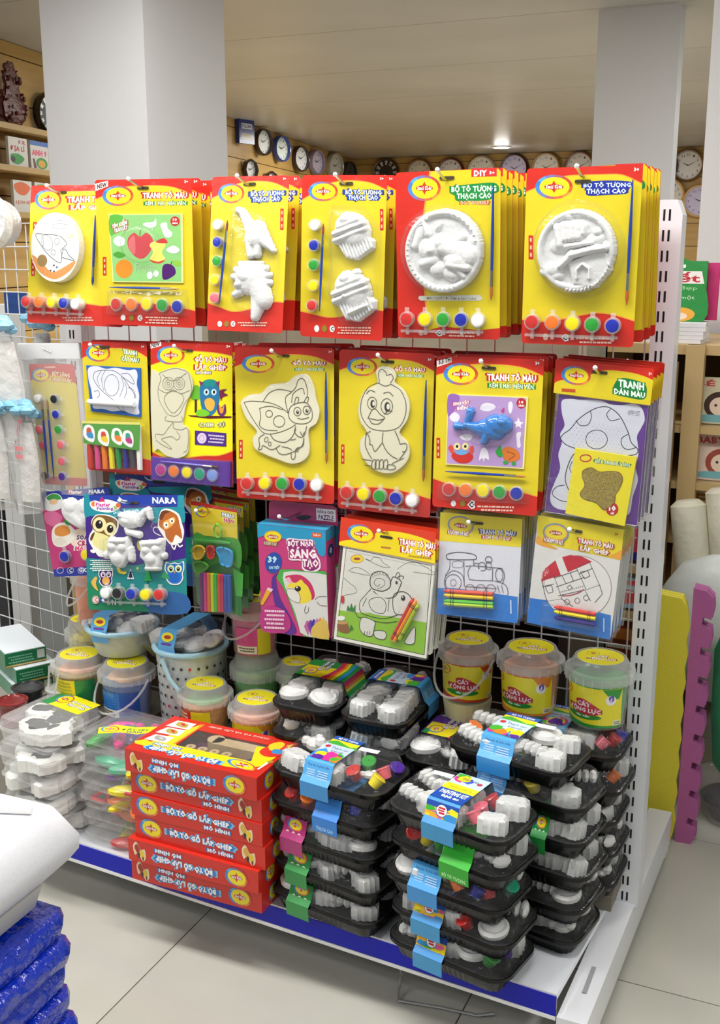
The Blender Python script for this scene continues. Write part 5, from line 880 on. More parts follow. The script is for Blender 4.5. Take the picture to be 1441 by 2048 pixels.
def crayons(r, A, rows, x0, x1, dy, y=-.008):
    for c, yy, n in rows:
        a, b = A.pt(x0, yy), A.pt(x1, yy + dy); a = Vector((a[0], y, a[1])); b = Vector((b[0], y, b[1])); m = MB(); m.tube([tuple(a), tuple(a.lerp(b, .05)), tuple(a.lerp(b, .06)), tuple(b)], [.0018, .0028, .0038, .0038], mat(c, .45), 8)
        for t in (.14, .19, .82, .87): m.tube([tuple(a.lerp(b, t)), tuple(a.lerp(b, t + .012))], .0041, mat('#1c1c1c', .5), 8)
        m.build('crayon', r, smooth=True, label=n + ' crayon')
def mk_train():
    r, A, w, h = kit('train', 'colouring_kit', 'packet with a line drawn steam train, yellow header and crayons', back='#dedfe8')
    K(A, 'train'); A.poly([(66, 255), (638, 288), (655, 92), (75, 60)], '#f0dc14'); A.poly([(52, 572), (150, 570), (290, 585), (440, 605), (606, 628), (600, 805), (45, 740)], '#2c7cd4')
    A.ell(215, 148, 86, 58, '#e8a060', 8); A.ring(215, 148, 88, 62, .002, '#5898c0', 8); A.ell(215, 145, 76, 50, '#f0dc20', 8); A.ell(215, 148, 46, 16, '#b03024', 8); A.text('Smư Kids', 178, 138, 252, 158, '#fff0e0', sl=.08); A.text('ACADEMY OF ART', 125, 185, 270, 215, '#ffffff', '#b05030', sl=.1, bold=.03)
    A.text('TRANH TÔ MÀU', 348, 168, 600, 208, '#f4f4ff', '#2c2c88', sl=.05); A.text('KÈM 5 BÚT SÁP', 370, 210, 565, 240, '#ffffff', '#c83838', sl=.05, bold=.02)
    L = lambda *p, c=False, wd=.0009: A.line(list(p), wd, '#4c4c54', c)
    L((118, 370), (122, 345), (200, 330), (300, 342), (322, 365), (300, 378), (140, 380), c=True, wd=.0012); L((138, 380), (135, 440), (110, 480)); L((300, 378), (305, 420)); L((160, 395), (222, 392), (222, 430), (160, 430), c=True, wd=.0006); L((235, 385), (235, 560)); L((110, 490), (160, 455), (220, 480), (235, 540)); A.ring(160, 535, 55, 55, .0009, '#4c4c54'); A.ring(160, 535, 20, 22, .0006, '#4c4c54')
    L((110, 480), (98, 540), (110, 575)); L((245, 425), (300, 420), (430, 430), (500, 435)); L((280, 425), (262, 460), (268, 500), (290, 515), (440, 520)); L((305, 420), (305, 405), (335, 405), (335, 440)); L((340, 440), (338, 410), (360, 395), (382, 410), (380, 448), (350, 452)); L((392, 440), (392, 395), (420, 395), (422, 440), (390, 440)); A.ring(408, 378, 24, 22, .001, '#4c4c54'); L((435, 435), (430, 520)); A.ring(480, 480, 26, 44, .0009, '#4c4c54'); L((500, 435), (515, 470), (515, 500), (500, 540)); L((240, 560), (460, 572)); L((445, 520), (520, 545), (540, 600), (530, 615)); L((465, 550), (480, 600)); L((495, 548), (505, 600))
    for x in (275, 350, 420): A.ring(x, 575, 32, 30, .0008, '#4c4c54')
    A.text('Tô màu', 540, 640, 575, 730, '#e8f0ff', bold=0) if 0 else A.rect(552, 650, 562, 740, '#c8dcf4'); A.build(r); hook_slot(r, w, u=.45, v=.014)
    crayons(r, A, [('#d04838', 585, 'red'), ('#f0c828', 612, 'yellow'), ('#58b838', 650, 'green'), ('#b8d838', 668, 'lime')], 105, 440, 20); bubble(r, mp(A, [(90, 570), (455, 590), (450, 715), (85, 690)]), .013, .1)
    m = MB(); m.box((-w / 2 - .004, -.0025, -h - .003), (w / 2 + .004, .0022, .002), BLIS); m.build('clear_bag', r); return r
def mk_ship():
    r, A, w, h = kit('ship', 'puzzle_kit', 'packet with a round pirate ship colouring puzzle and crayons, beside the upright', back='#e6e4e0')
    K(A, 'ship'); A.poly([(738, 260), (1300, 372), (1320, 170), (745, 80)], '#f0dc14'); A.sm([(735, 270), (745, 215), (800, 260), (870, 300), (860, 305)], '#f0a830'); A.poly([(1215, 350), (1310, 300), (1300, 372)], '#f0a830'); A.poly([(682, 640), (820, 655), (1238, 745), (1235, 915), (660, 810)], '#2c7cd4')
    cc = [(1010 + 230 * math.cos(a), 560 + 215 * math.sin(a)) for a in [2 * math.pi * i / 32 for i in range(32)]]
    A.poly([p for p in [(min(max(x, 690), 1280), min(y, 690 + (x - 690) * .14)) for x, y in cc]], '#eceae6'); A.line([(x, min(y, 670 + (x - 690) * .14)) for x, y in cc], .0008, '#9a7a78', True, 1)
    A.poly([(768, 480), (810, 420), (880, 365), (960, 342), (1040, 350), (1110, 385), (1010, 430), (900, 480), (775, 520)], '#cc2438'); A.poly([(858, 370), (905, 352), (950, 470), (900, 485)], '#eceae6'); A.poly([(768, 480), (800, 420), (790, 480), (768, 540)], '#cc2438'); A.text('Tàu', 765, 440, 812, 490, '#f4c0c0', bold=0, sl=-1)
    L = lambda *p, c=False, wd=.0009: A.line(list(p), wd, '#4a4a4a', c, 1)
    L((765, 510), (850, 480), (905, 640), (800, 660), c=True); L((850, 540), (770, 560)); L((790, 560), (835, 550), (845, 595), (810, 605), c=True, wd=.0012); L((1005, 430), (1090, 385), (1160, 540), (1070, 575), c=True); L((1020, 470), (1110, 430)); L((1030, 455), (1080, 445), (1095, 480), (1060, 500), c=True, wd=.0012); L((850, 500), (1010, 445)); L((865, 560), (1060, 490)); L((905, 480), (930, 530)); L((960, 460), (985, 520)); L((880, 620), (1060, 575), (1100, 650)); L((1160, 540), (1180, 600), (1130, 660)); L((900, 640), (980, 690)); L((940, 560), (960, 545), (975, 560), (958, 580), c=True)
    A.line([(905, 620), (960, 615), (1020, 595), (1055, 572)], .0014, '#b04050')
    for x, y in ((940, 660), (1010, 650), (1070, 630)): A.line([(x, y + 20), (x - 18, y), (x, y - 20), (x + 18, y)], .0007, '#555555', True)
    for i in range(12): L((890 + i * 14, 600 - i * 4), (895 + i * 14, 590 - i * 4), wd=.0006)
    A.ell(865, 195, 82, 56, '#e8a060', 8); A.ring(865, 195, 84, 60, .002, '#5898c0', 8); A.ell(865, 192, 72, 46, '#f0dc20', 8); A.ell(865, 195, 44, 15, '#b03024', 8); A.text('Smư Kids', 830, 186, 900, 204, '#fff0e0', sl=.08); A.text('ACADEMY OF ART', 785, 235, 915, 265, '#ffffff', '#b05030', sl=.2, bold=.03); A.text('TRANH TÔ MÀU', 1018, 238, 1248, 280, '#ffffff', DRED, sl=.17); A.text('LẮP GHÉP', 1030, 280, 1222, 325, '#ffffff', DRED, sl=.17); A.text('3+', 1262, 188, 1282, 208, '#c03020'); A.rect(1188, 765, 1196, 860, '#c8dcf4'); A.build(r); hook_slot(r, w, u=.45, v=.016)
    crayons(r, A, [('#cc2c28', 690, 'red'), ('#f0dc20', 720, 'yellow'), ('#2c1c80', 762, 'dark blue')], 860, 1140, 42); bubble(r, mp(A, [(775, 665), (1160, 720), (1150, 845), (770, 790)]), .013, .1)
    m = MB(); m.box((-w / 2 - .004, -.0025, -h - .003), (w / 2 + .004, .0022, .002), BLIS); m.build('clear_bag', r); return r
# ---- hang them all
rk = mk_rocket(); stack(rk, 'rocket', 3, .028, 'yellow kit hanging # behind the rocket disc kit', skip=('blister',), grp='rocket disc kits')
fr = mk_fruit(); stack(fr, 'fruit', 5, .034, 'yellow kit hanging # behind the green fruit picture kit', grp='fruit picture kits', dx=-.001)
dn = mk_dino(); stack(dn, 'dino', 3, .042, 'yellow kit hanging # behind the plaster dinosaur kit', grp='plaster dinosaur kits')
cu = mk_cupcake(); stack(cu, 'cupcake', 3, .040, 'yellow kit hanging # behind the plaster cupcake kit', grp='plaster cupcake kits')
un = mk_unicorn(); stack(un, 'unicorn', 5, .034, 'kit hanging # behind the plaster unicorn disc kit', grp='plaster unicorn kits')
hs = mk_house()
for i, c in enumerate(stack(un, 'unicorn', 5, .031, 'yellow kit hanging # behind the plaster house disc kit', grp='yellow kits behind the house disc')):
    c.location.x = hs.location.x + .001; c.location.y = hs.location.y + .031 * (i + 1)
un['group'] = 'plaster unicorn kits'
mk_strip(); cl = mk_clay(); stack(cl, 'clay', 2, .03, 'clay kit hanging # behind the tropical fish card', grp='tropical fish clay kits')
ow = mk_owl(); stack(ow, 'owl', 2, .03, 'kit hanging # behind the wooden owl sheet kit', grp='wooden owl kits')
bf = mk_butterfly(); stack(bf, 'butterfly', 3, .03, 'kit hanging # behind the wooden butterfly kit', grp='wooden butterfly kits')
ck = mk_chick(); stack(ck, 'chick', 3, .03, 'kit hanging # behind the wooden chick kit', grp='wooden chick kits')
wh = mk_whale(); stack(wh, 'whale', 3, .03, 'kit hanging # behind the blue whale kit', grp='blue whale kits')
mu = mk_mushroom(); stack(mu, 'mushroom', 6, .018, 'packet hanging # behind the mushroom drawing packet', grp='mushroom drawing packets', skip=('glitter_sachet', 'glitter_window'))
mk_soap(); mk_nara(); mk_nara('narab', 'blue and purple craft kit half hidden behind the large plaster owl kit')
cy = mk_clayc(); stack(cy, 'clayc', 3, .045, 'green clay stick card hanging # on its hook', grp='green clay stick cards', dx=-.012)
cb = mk_box(); stack(cb, 'box', 2, .05, 'pink craft box hanging # behind the unicorn box', grp='pink craft boxes')
sn = mk_snail(); stack(sn, 'snail', 6, .016, 'puzzle packet hanging # behind the snail and tortoise puzzle', grp='snail puzzle packets', skip=('crayon', 'clear_bag'))
tn = mk_train(); stack(tn, 'train', 6, .017, 'packet hanging # behind the steam train packet', grp='steam train packets', skip=('crayon', 'blister'))
sh = mk_ship(); stack(sh, 'ship', 6, .017, 'packet hanging # behind the pirate ship packet', grp='pirate ship packets', skip=('crayon', 'blister'))
# ================================================================ goods on the bottom shelf
def rr3(L, W, r, n, z, flute=0., k=0):
    """rounded rectangle ring with n points spread evenly along its outline, fluted by +-flute"""
    base = rrect(L, W, r, 6); base = base + [base[0]]; seg = [math.hypot(base[i + 1][0] - base[i][0], base[i + 1][1] - base[i][1]) for i in range(len(base) - 1)]; T = sum(seg); out = []
    for j in range(n):
        t = T * j / n; i = 0
        while t > seg[i] and i < len(seg) - 1: t -= seg[i]; i += 1
        f = t / seg[i] if seg[i] else 0; x = base[i][0] + (base[i + 1][0] - base[i][0]) * f; y = base[i][1] + (base[i + 1][1] - base[i][1]) * f
        q = flute * (1 if j % 2 else -1); d = math.hypot(x, y) or 1; out.append((x + x / d * q, y + y / d * q, z))
    return out
TL, TW = .246, .146
_tray = {}
def tray_shell():
    if not _tray:
        N = 120; m = MB()
        m.loft([rr3(TL * .84, TW * .76, .02, N, 0, .0012), rr3(TL * .93, TW * .90, .028, N, .027, .0012), rr3(TL * .94, TW * .91, .03, N, .031), rr3(TL, TW, .036, N, .032), rr3(TL * 1.005, TW * 1.01, .037, N, .030), rr3(TL * 1.0, TW, .036, N, .0365), rr3(TL * .95, TW * .93, .03, N, .0365), rr3(TL * .92, TW * .88, .028, N, .030), rr3(TL * .83, TW * .74, .02, N, .003)], BLACKP, True, True)
        _tray['b'] = m.build('tray_base', smooth=True)
        m = MB(); m.loft([rr3(TL * .985, TW * .98, .034, N, .0372), rr3(TL * .94, TW * .92, .03, N, .038), rr3(TL * .90, TW * .84, .028, N, .050, .0016), rr3(TL * .85, TW * .76, .024, N, .066, .0016), rr3(TL * .82, TW * .72, .022, N, .0695, .0006), rr3(TL * .76, TW * .62, .018, N, .0685)], LIDF, False, True)
        _tray['l'] = m.build('clear_lid', smooth=True)
        for k in _tray: COL.objects.unlink(_tray[k])
    return _tray['b'], _tray['l']
PL = mat('#dededc', .6, 0, 0, .1, 100)
def casting(r, x, y, z, s, kind, rnd):
    m = MB(); M = Matrix.Translation((x, y, z)) @ Matrix.Rotation(rnd.uniform(-.5, .5), 4, 'Z') @ Matrix.Rotation(rnd.uniform(-.25, .25), 4, 'X')
    if kind == 0:     # fluted block
        n = 28; m.loft([[(px * s * .9, py * s * .7, zz * s) for px, py, _ in rr3(2, 2, .5, n, 0, .08)] for zz in (0, .5, .9)] + [[(px * s * .75, py * s * .58, s * 1.05) for px, py, _ in rr3(2, 2, .5, n, 0, .04)]], PL, True, True, M)
    elif kind == 1:   # round disc
        m.lathe([(s, 0), (s * 1.05, s * .3), (s * .9, s * .5), (s * .7, s * .45), (s * .4, s * .6), (.001, s * .66)], PL, 18, M, True, False)
    elif kind == 2:   # little figure
        m.ball((0, 0, s * .4), s * .7, PL, 10, (1.1, .9, .7), M); m.ball((s * .6, s * .1, s * .7), s * .45, PL, 8, (1, 1, 1), M); m.ball((-s * .6, -s * .3, s * .5), s * .4, PL, 8, (1, 1, 1), M); m.ball((-s * .2, s * .5, s * .6), s * .36, PL, 8, (1, 1, 1), M)
    else:
        for k in range(4): m.ball((s * .5 * (k - 1.5), 0, s * .5), s * .42, PL, 8, (.7, 1.6, 1.1), M)
    return m.build('plaster_casting', r, smooth=True)
def cupt(r, x, y, z, s, col, word, rnd):
    m = MB(); M = Matrix.Translation((x, y, z)) @ Matrix.Rotation(rnd.uniform(-.6, .6), 4, 'X') @ Matrix.Rotation(rnd.uniform(-.6, .6), 4, 'Y')
    m.lathe([(s * .8, 0), (s, s * 1.4), (s * 1.08, s * 1.45), (s * .9, s * 1.6), (.001, s * 1.6)], mat(col, .3, 0, .4), 14, M, True, False); return m.build('paint_pot', r, smooth=True, label=word + ' paint pot')
SPL = ['#e8389c', '#f4e020', '#4cb838', '#3c98e8', '#f08c28', '#5c2ca0', '#f0f0f4', '#d83040']
def splash(A, cols, seed, n=9, u0=0, u1=1, v0=0, v1=1):
    rnd = random.Random(seed)
    for i in range(n):
        cx, cy = rnd.uniform(u0, u1), rnd.uniform(v0, v1); s = rnd.uniform(.14, .3); P = []
        for k in range(7):
            a = 2 * math.pi * k / 7; q = s * rnd.uniform(.6, 1.25); P.append((min(max(cx + q * math.cos(a), .01), .99), min(max(cy + q * .7 * math.sin(a), .01), .99)))
        A.poly(P, cols[i % len(cols)])
def sleeve(r, xs, ws, kind, seed=1):
    base = {'blue': '#4aa4e4', 'splash': '#3c94d8', 'bluesolid': '#2c84dc', 'magenta': '#b02874', 'green': '#1c8c3c', 'greensolid': '#2cb824', 'rain': '#f0e010', 'rainp': '#f0e010', 'logo': '#4c9cd8'}[kind]
    e = {'rain': '#1c9a38', 'rainp': '#54248c'}.get(kind)
    m = MB(); S = [(-TW / 2 - .002, .003), (-TW / 2 - .0045, .034), (-TW * .44 - .002, .045), (-TW * .385 - .001, .0685), (-TW * .36, .0712), (TW * .36, .0712), (TW * .385 + .001, .0685), (TW * .44 + .002, .045), (TW / 2 + .0045, .034), (TW / 2 + .002, .003)]
    m.loft([[(xs - ws / 2, y, z) for y, z in S], [(xs + ws / 2, y, z) for y, z in S]], paper(e or base), False, False, close=False); o = m.build('paper_sleeve', r)
    B = Art(ws, TW * .70, off=0.0004, top=False)
    if kind in ('blue', 'bluesolid'):
        B.rect(0, 0, 1, .14, '#2858b8'); B.text('BỘ TÔ TƯỢNG', .15, .02, .85, .12, sl=0); B.rect(0, .14, 1, .3, '#f0e228'); B.sm([(.0, .3), (.2, .18), (.5, .24), (.8, .3), (1, .26), (1, .4), (.4, .38)], '#4cb03c'); B.rect(0, .34, 1, .72, '#c8dcf0'); B.text('Thạch cao', .3, .42, .9, .52, '#303868', bold=.01); B.text('& màu nước', .42, .54, .85, .62, '#303868', bold=.01); B.ell(.16, .45, .09, .06, '#c83040'); splash(B, ['#e8389c', '#f4e020', '#4cb838', '#5c2ca0', '#3c98e8', '#f08c28'], seed, 10, .05, .95, .74, .96)
        if kind == 'bluesolid': B.rect(0, 0, 1, 1, '#3c98e4')
    elif kind == 'splash':
        B.rect(0, 0, 1, .4, '#cfe0f2'); splash(B, ['#3c58d8', '#f4e020', '#e8389c', '#4cb838'], seed, 6, .1, .9, .0, .3); B.text('thạch cao', .25, .1, .75, .22, '#303868', bold=.01); B.ell(.82, .2, .08, .05, '#c83040'); B.rect(0, .4, 1, .62, '#f2e626'); B.text('KHÔNG CÓ ĐỘC TỐ', .2, .47, .85, .55, '#6a6a28', bold=.01); B.rect(0, .62, 1, 1, '#2050b0'); B.text('PAINTING KIT', .1, .66, .92, .8, sl=0); B.text('thạch cao', .25, .82, .8, .94)
    elif kind in ('rain', 'rainp'):
        B.rect(0, 0, .62, 1, '#f2e010'); 
        for i, c in enumerate(['#c02870', '#e83028', '#f08c1c', '#f4e41c', '#3cb034', '#2c8cd4']): B.sm([(-.0, .55 + i * .075), (.3, .62 + i * .06), (.7, .66 + i * .055), (1, .62 + i * .055), (1, .69 + i * .055), (.5, .76 + i * .05), (.0, .64 + i * .07)], c)
        B.rect(.0, .0, .25, .12, '#2c9a3c'); B.logo(.3, .2, .2, .15); B.text('BỘ TÔ TƯỢNG', .4, .28, .95, .40, '#ffffff', '#4c2c90'); B.text('THẠCH CAO', .45, .42, .92, .52, '#ffffff', '#4c2c90')
    elif kind == 'greensolid': B.rect(0, 0, 1, 1, '#30bc28'); B.rect(.02, .85, .98, .87, '#a0f098')
    else: B.rect(0, 0, 1, 1, base); B.text('TÔ TƯỢNG', .15, .2, .85, .4)
    B.build(o, 'printed_top', loc=(xs, 0, .0713), rot=(-math.pi / 2, 0, 0))
    dy, dz = (TW * .44 + .002) - (TW * .385 + .001), .0235; th = math.atan2(dy, dz); hh = .026
    F = Art(ws, .032, off=.0005); F2 = Art(ws, .030, off=.0004)
    if kind == 'blue': F.rect(0, 0, 1, 1, '#58ace8'); F.text('Sáng tạo & phát triển', .12, .08, .88, .3, '#203c88', bold=.01); F.tiny(.12, .42, .42, .95, 4, '#c8e4fa'); F.tiny(.5, .42, .9, .95, 4, '#c8e4fa'); F2.rect(0, 0, 1, 1, '#3c94d8')
    elif kind == 'splash': F.rect(0, 0, 1, 1, '#f0c030'); F.rect(0, 0, 1, .3, '#2050b0'); splash(F, ['#f0b028', '#e060a0', '#f2ea20', '#3cb83c', '#3c94d8', '#f0e020'], seed, 14, 0, 1, .35, 1); F.ell(.5, .4, .17, .32, '#f4f4f4'); F.ring(.5, .4, .17, .32, .0007, '#203c88'); F.rect(.4, .22, .6, .32, '#d02838'); F.rect(.38, .36, .58, .44, '#d02838'); F.rect(.42, .48, .6, .58, '#d02838'); F2.rect(0, 0, 1, 1, '#3c9ad0')
    elif kind in ('magenta', 'green', 'logo'):
        F.rect(0, 0, 1, 1, base); F.logo(.5, .35, .34, .36); F2.rect(0, 0, 1, 1, base)
        for i in range(3): F.ell(.22 + i * .26, .86, .07, .1, '#e8e8d0')
    elif kind == 'greensolid': F.rect(0, 0, 1, 1, '#2cb824'); F.rect(.01, .0, .02, 1, '#a0f098'); F2.rect(0, 0, 1, 1, '#28ac24'); F2.text('BỘ TÔ TƯỢNG', .1, .6, .9, .95, '#b8f0b0')
    elif kind == 'bluesolid': F.rect(0, 0, 1, 1, '#2c84dc'); F2.rect(0, 0, 1, 1, '#2c84dc'); F2.text('THẠCH CAO', .15, .6, .85, .95, '#a8d4f8')
    elif kind in ('rain', 'rainp'):
        for i, c in enumerate(['#c02870', '#e83028', '#f08c1c', '#f4e41c', '#3cb034', '#2c8cd4']): F.rect(0, i / 6, 1, (i + 1) / 6, c)
        F2.rect(0, 0, 1, 1, e)
    F.build(o, 'printed_front', loc=(xs, -TW * .385 - .0012, .0685), rot=(-th, 0, 0)); F2.build(o, 'printed_band', loc=(xs, -TW / 2 - .0048, .034), rot=(.07, 0, 0)); return o
def tray(lab, x, y, z, yaw, slv=None, xs=0, ws=.07, cups=(), seed=1, grp='black plaster kit trays', tag_=False, tilt=(0, 0)):
    rnd = random.Random(seed); r = thing('plaster_kit_tray', lab, 'tray', (x, y, z), (D2R(tilt[0]), D2R(tilt[1]), D2R(yaw)), grp)
    for o in tray_shell():
        c = o.copy(); COL.objects.link(c); c.parent = r
        if o.name.startswith('clear'): lid = c
    used = []
    for i, (px, py, nm) in enumerate(cups): cupt(r, px, py - (.006 if py < -.02 else 0), rnd.uniform(.036, .042), .0135, *POTC[nm], rnd); used.append((px, py))
    for gx in (-.080, -.040, .0, .040, .080):
        for gy in (-.035, .033):
            if any(math.hypot(gx - u, gy - v) < .029 for u, v in used): continue
            k = rnd.choice([0, 0, 0, 1, 2, 3]); s = rnd.uniform(.026, .030)
            casting(r, gx + rnd.uniform(-.003, .003), gy + rnd.uniform(-.002, .002), {0: .034, 1: .047, 2: .040, 3: .041}[k] - rnd.uniform(.0, .005), s, k, rnd)
    for gx in (-.06, -.02, .02, .06):
        if all(math.hypot(gx - u, v) > .022 for u, v in used): casting(r, gx, 0, .030, .017, rnd.choice([1, 2]), rnd)
    if slv: sleeve(r, xs, ws, slv, seed)
    if tag_: m = MB(); m.box((-.02, -.007, 0), (.02, .007, .0006), mat('#f4f4f4', .5)); o = m.build('price_label', r, (xs + tag_, .03, .0715 if abs(tag_) < .02 else .0706), (0, 0, .1)); 
    return r
PZ = .0655
def tstack(cx, cy, yaw, n, specs, where, seed, z0=.15, jit=.006):
    rnd = random.Random(seed)
    W_ = ['bottom', 'second', 'third', 'fourth', 'fifth', 'sixth', 'seventh', 'eighth']
    for i in range(n):
        s = specs.get(i, {}); top = i == n - 1
        lab = 'black kit tray, %s in stack %s' % ('topmost' if top else W_[i] + (' from bottom' if i else ''), where)
        tray(lab, cx + rnd.uniform(-jit, jit) + s.get('dx', 0), cy + rnd.uniform(-jit, jit) * .5, z0 + i * PZ, yaw + rnd.uniform(-2, 2) + s.get('dyaw', 0), s.get('slv'), s.get('xs', 0), s.get('ws', .065), s.get('cups', ()), seed * 31 + i, tag_=s.get('tag', False), tilt=s.get('tilt', (0, 0)))
# A front left, B front right, C behind B, D at the upright, E F G at the back
tstack(-.815, 1.728, -8, 5, {0: dict(slv='green', xs=-.045, ws=.052), 1: dict(slv='green', xs=-.052, ws=.052), 2: dict(slv='magenta', xs=-.055, ws=.052), 3: dict(slv='bluesolid', xs=.018, ws=.055, cups=((-.07, -.04, 'red'), (-.04, -.042, 'orange'), (.065, -.04, 'blue'))),
    4: dict(slv='blue', xs=-.012, ws=.062, cups=((.045, -.02, 'red'), (.05, .02, 'green'), (.09, -.03, 'yellow'), (.098, .0, 'pink'), (.1, .028, 'purple')), tag=.055)}, 'beside the red boxes', 3)
tstack(-.552, 1.678, -12, 5, {0: dict(slv='splash', xs=-.025, ws=.06, cups=((.075, -.03, 'green'), (.092, 0, 'purple'))), 1: dict(slv='splash', xs=-.035, ws=.06, cups=((.035, -.042, 'red'),)), 2: dict(slv='blue', xs=-.03, ws=.06, cups=((.03, -.042, 'orange'), (.058, -.04, 'blue'), (.082, -.03, 'red'), (.098, 0, 'teal'))),
    3: dict(slv='greensolid', xs=.028, ws=.06, cups=((-.08, -.038, 'red'), (-.05, -.04, 'yellow'), (-.018, -.042, 'green'))), 4: dict(slv='splash', xs=-.005, ws=.064, cups=((.045, -.005, 'pink'), (.05, .03, 'red'), (.05, -.03, 'pink')), tag=-.055)}, 'at the front right corner', 5)
tstack(-.462, 1.830, -9, 6, {3: dict(slv='green', xs=.04, ws=.03, cups=((-.05, -.035, 'yellow'),)), 4: dict(slv='blue', xs=-.055, ws=.06, cups=((.0, -.03, 'red'), (.02, -.035, 'yellow'), (.015, 0, 'green'))), 5: dict(slv='blue', xs=-.015, ws=.066, cups=((-.095, -.01, 'orange'),), tag=.05, dx=-.03)}, 'behind the front right corner stack', 8)
tstack(-.440, 1.972, -4, 5, {4: dict(slv='blue', xs=-.02, ws=.07, cups=((.075, -.03, 'pink'), (.09, -.005, 'red'), (.1, .012, 'blue'), (.085, .035, 'orange'))), 3: dict(cups=((.09, -.02, 'orange'),))}, 'against the slotted upright', 11, z0=.185)
tstack(-.940, 1.930, 88, 6, {5: dict(slv='rain', xs=.01, ws=.09)}, 'behind the blue banded stack', 14, jit=.004)
tstack(-.793, 1.930, 88, 6, {5: dict(slv='blue', xs=.03, ws=.06)}, 'at the middle of the back row', 17, jit=.004)
tstack(-.648, 1.930, 88, 5, {4: dict(slv='rainp', xs=-.02, ws=.09, dx=.0), 3: dict(cups=((-.085, -.03, 'teal'), (-.09, .0, 'pink')))}, 'below the first sand tub', 19, jit=.002)
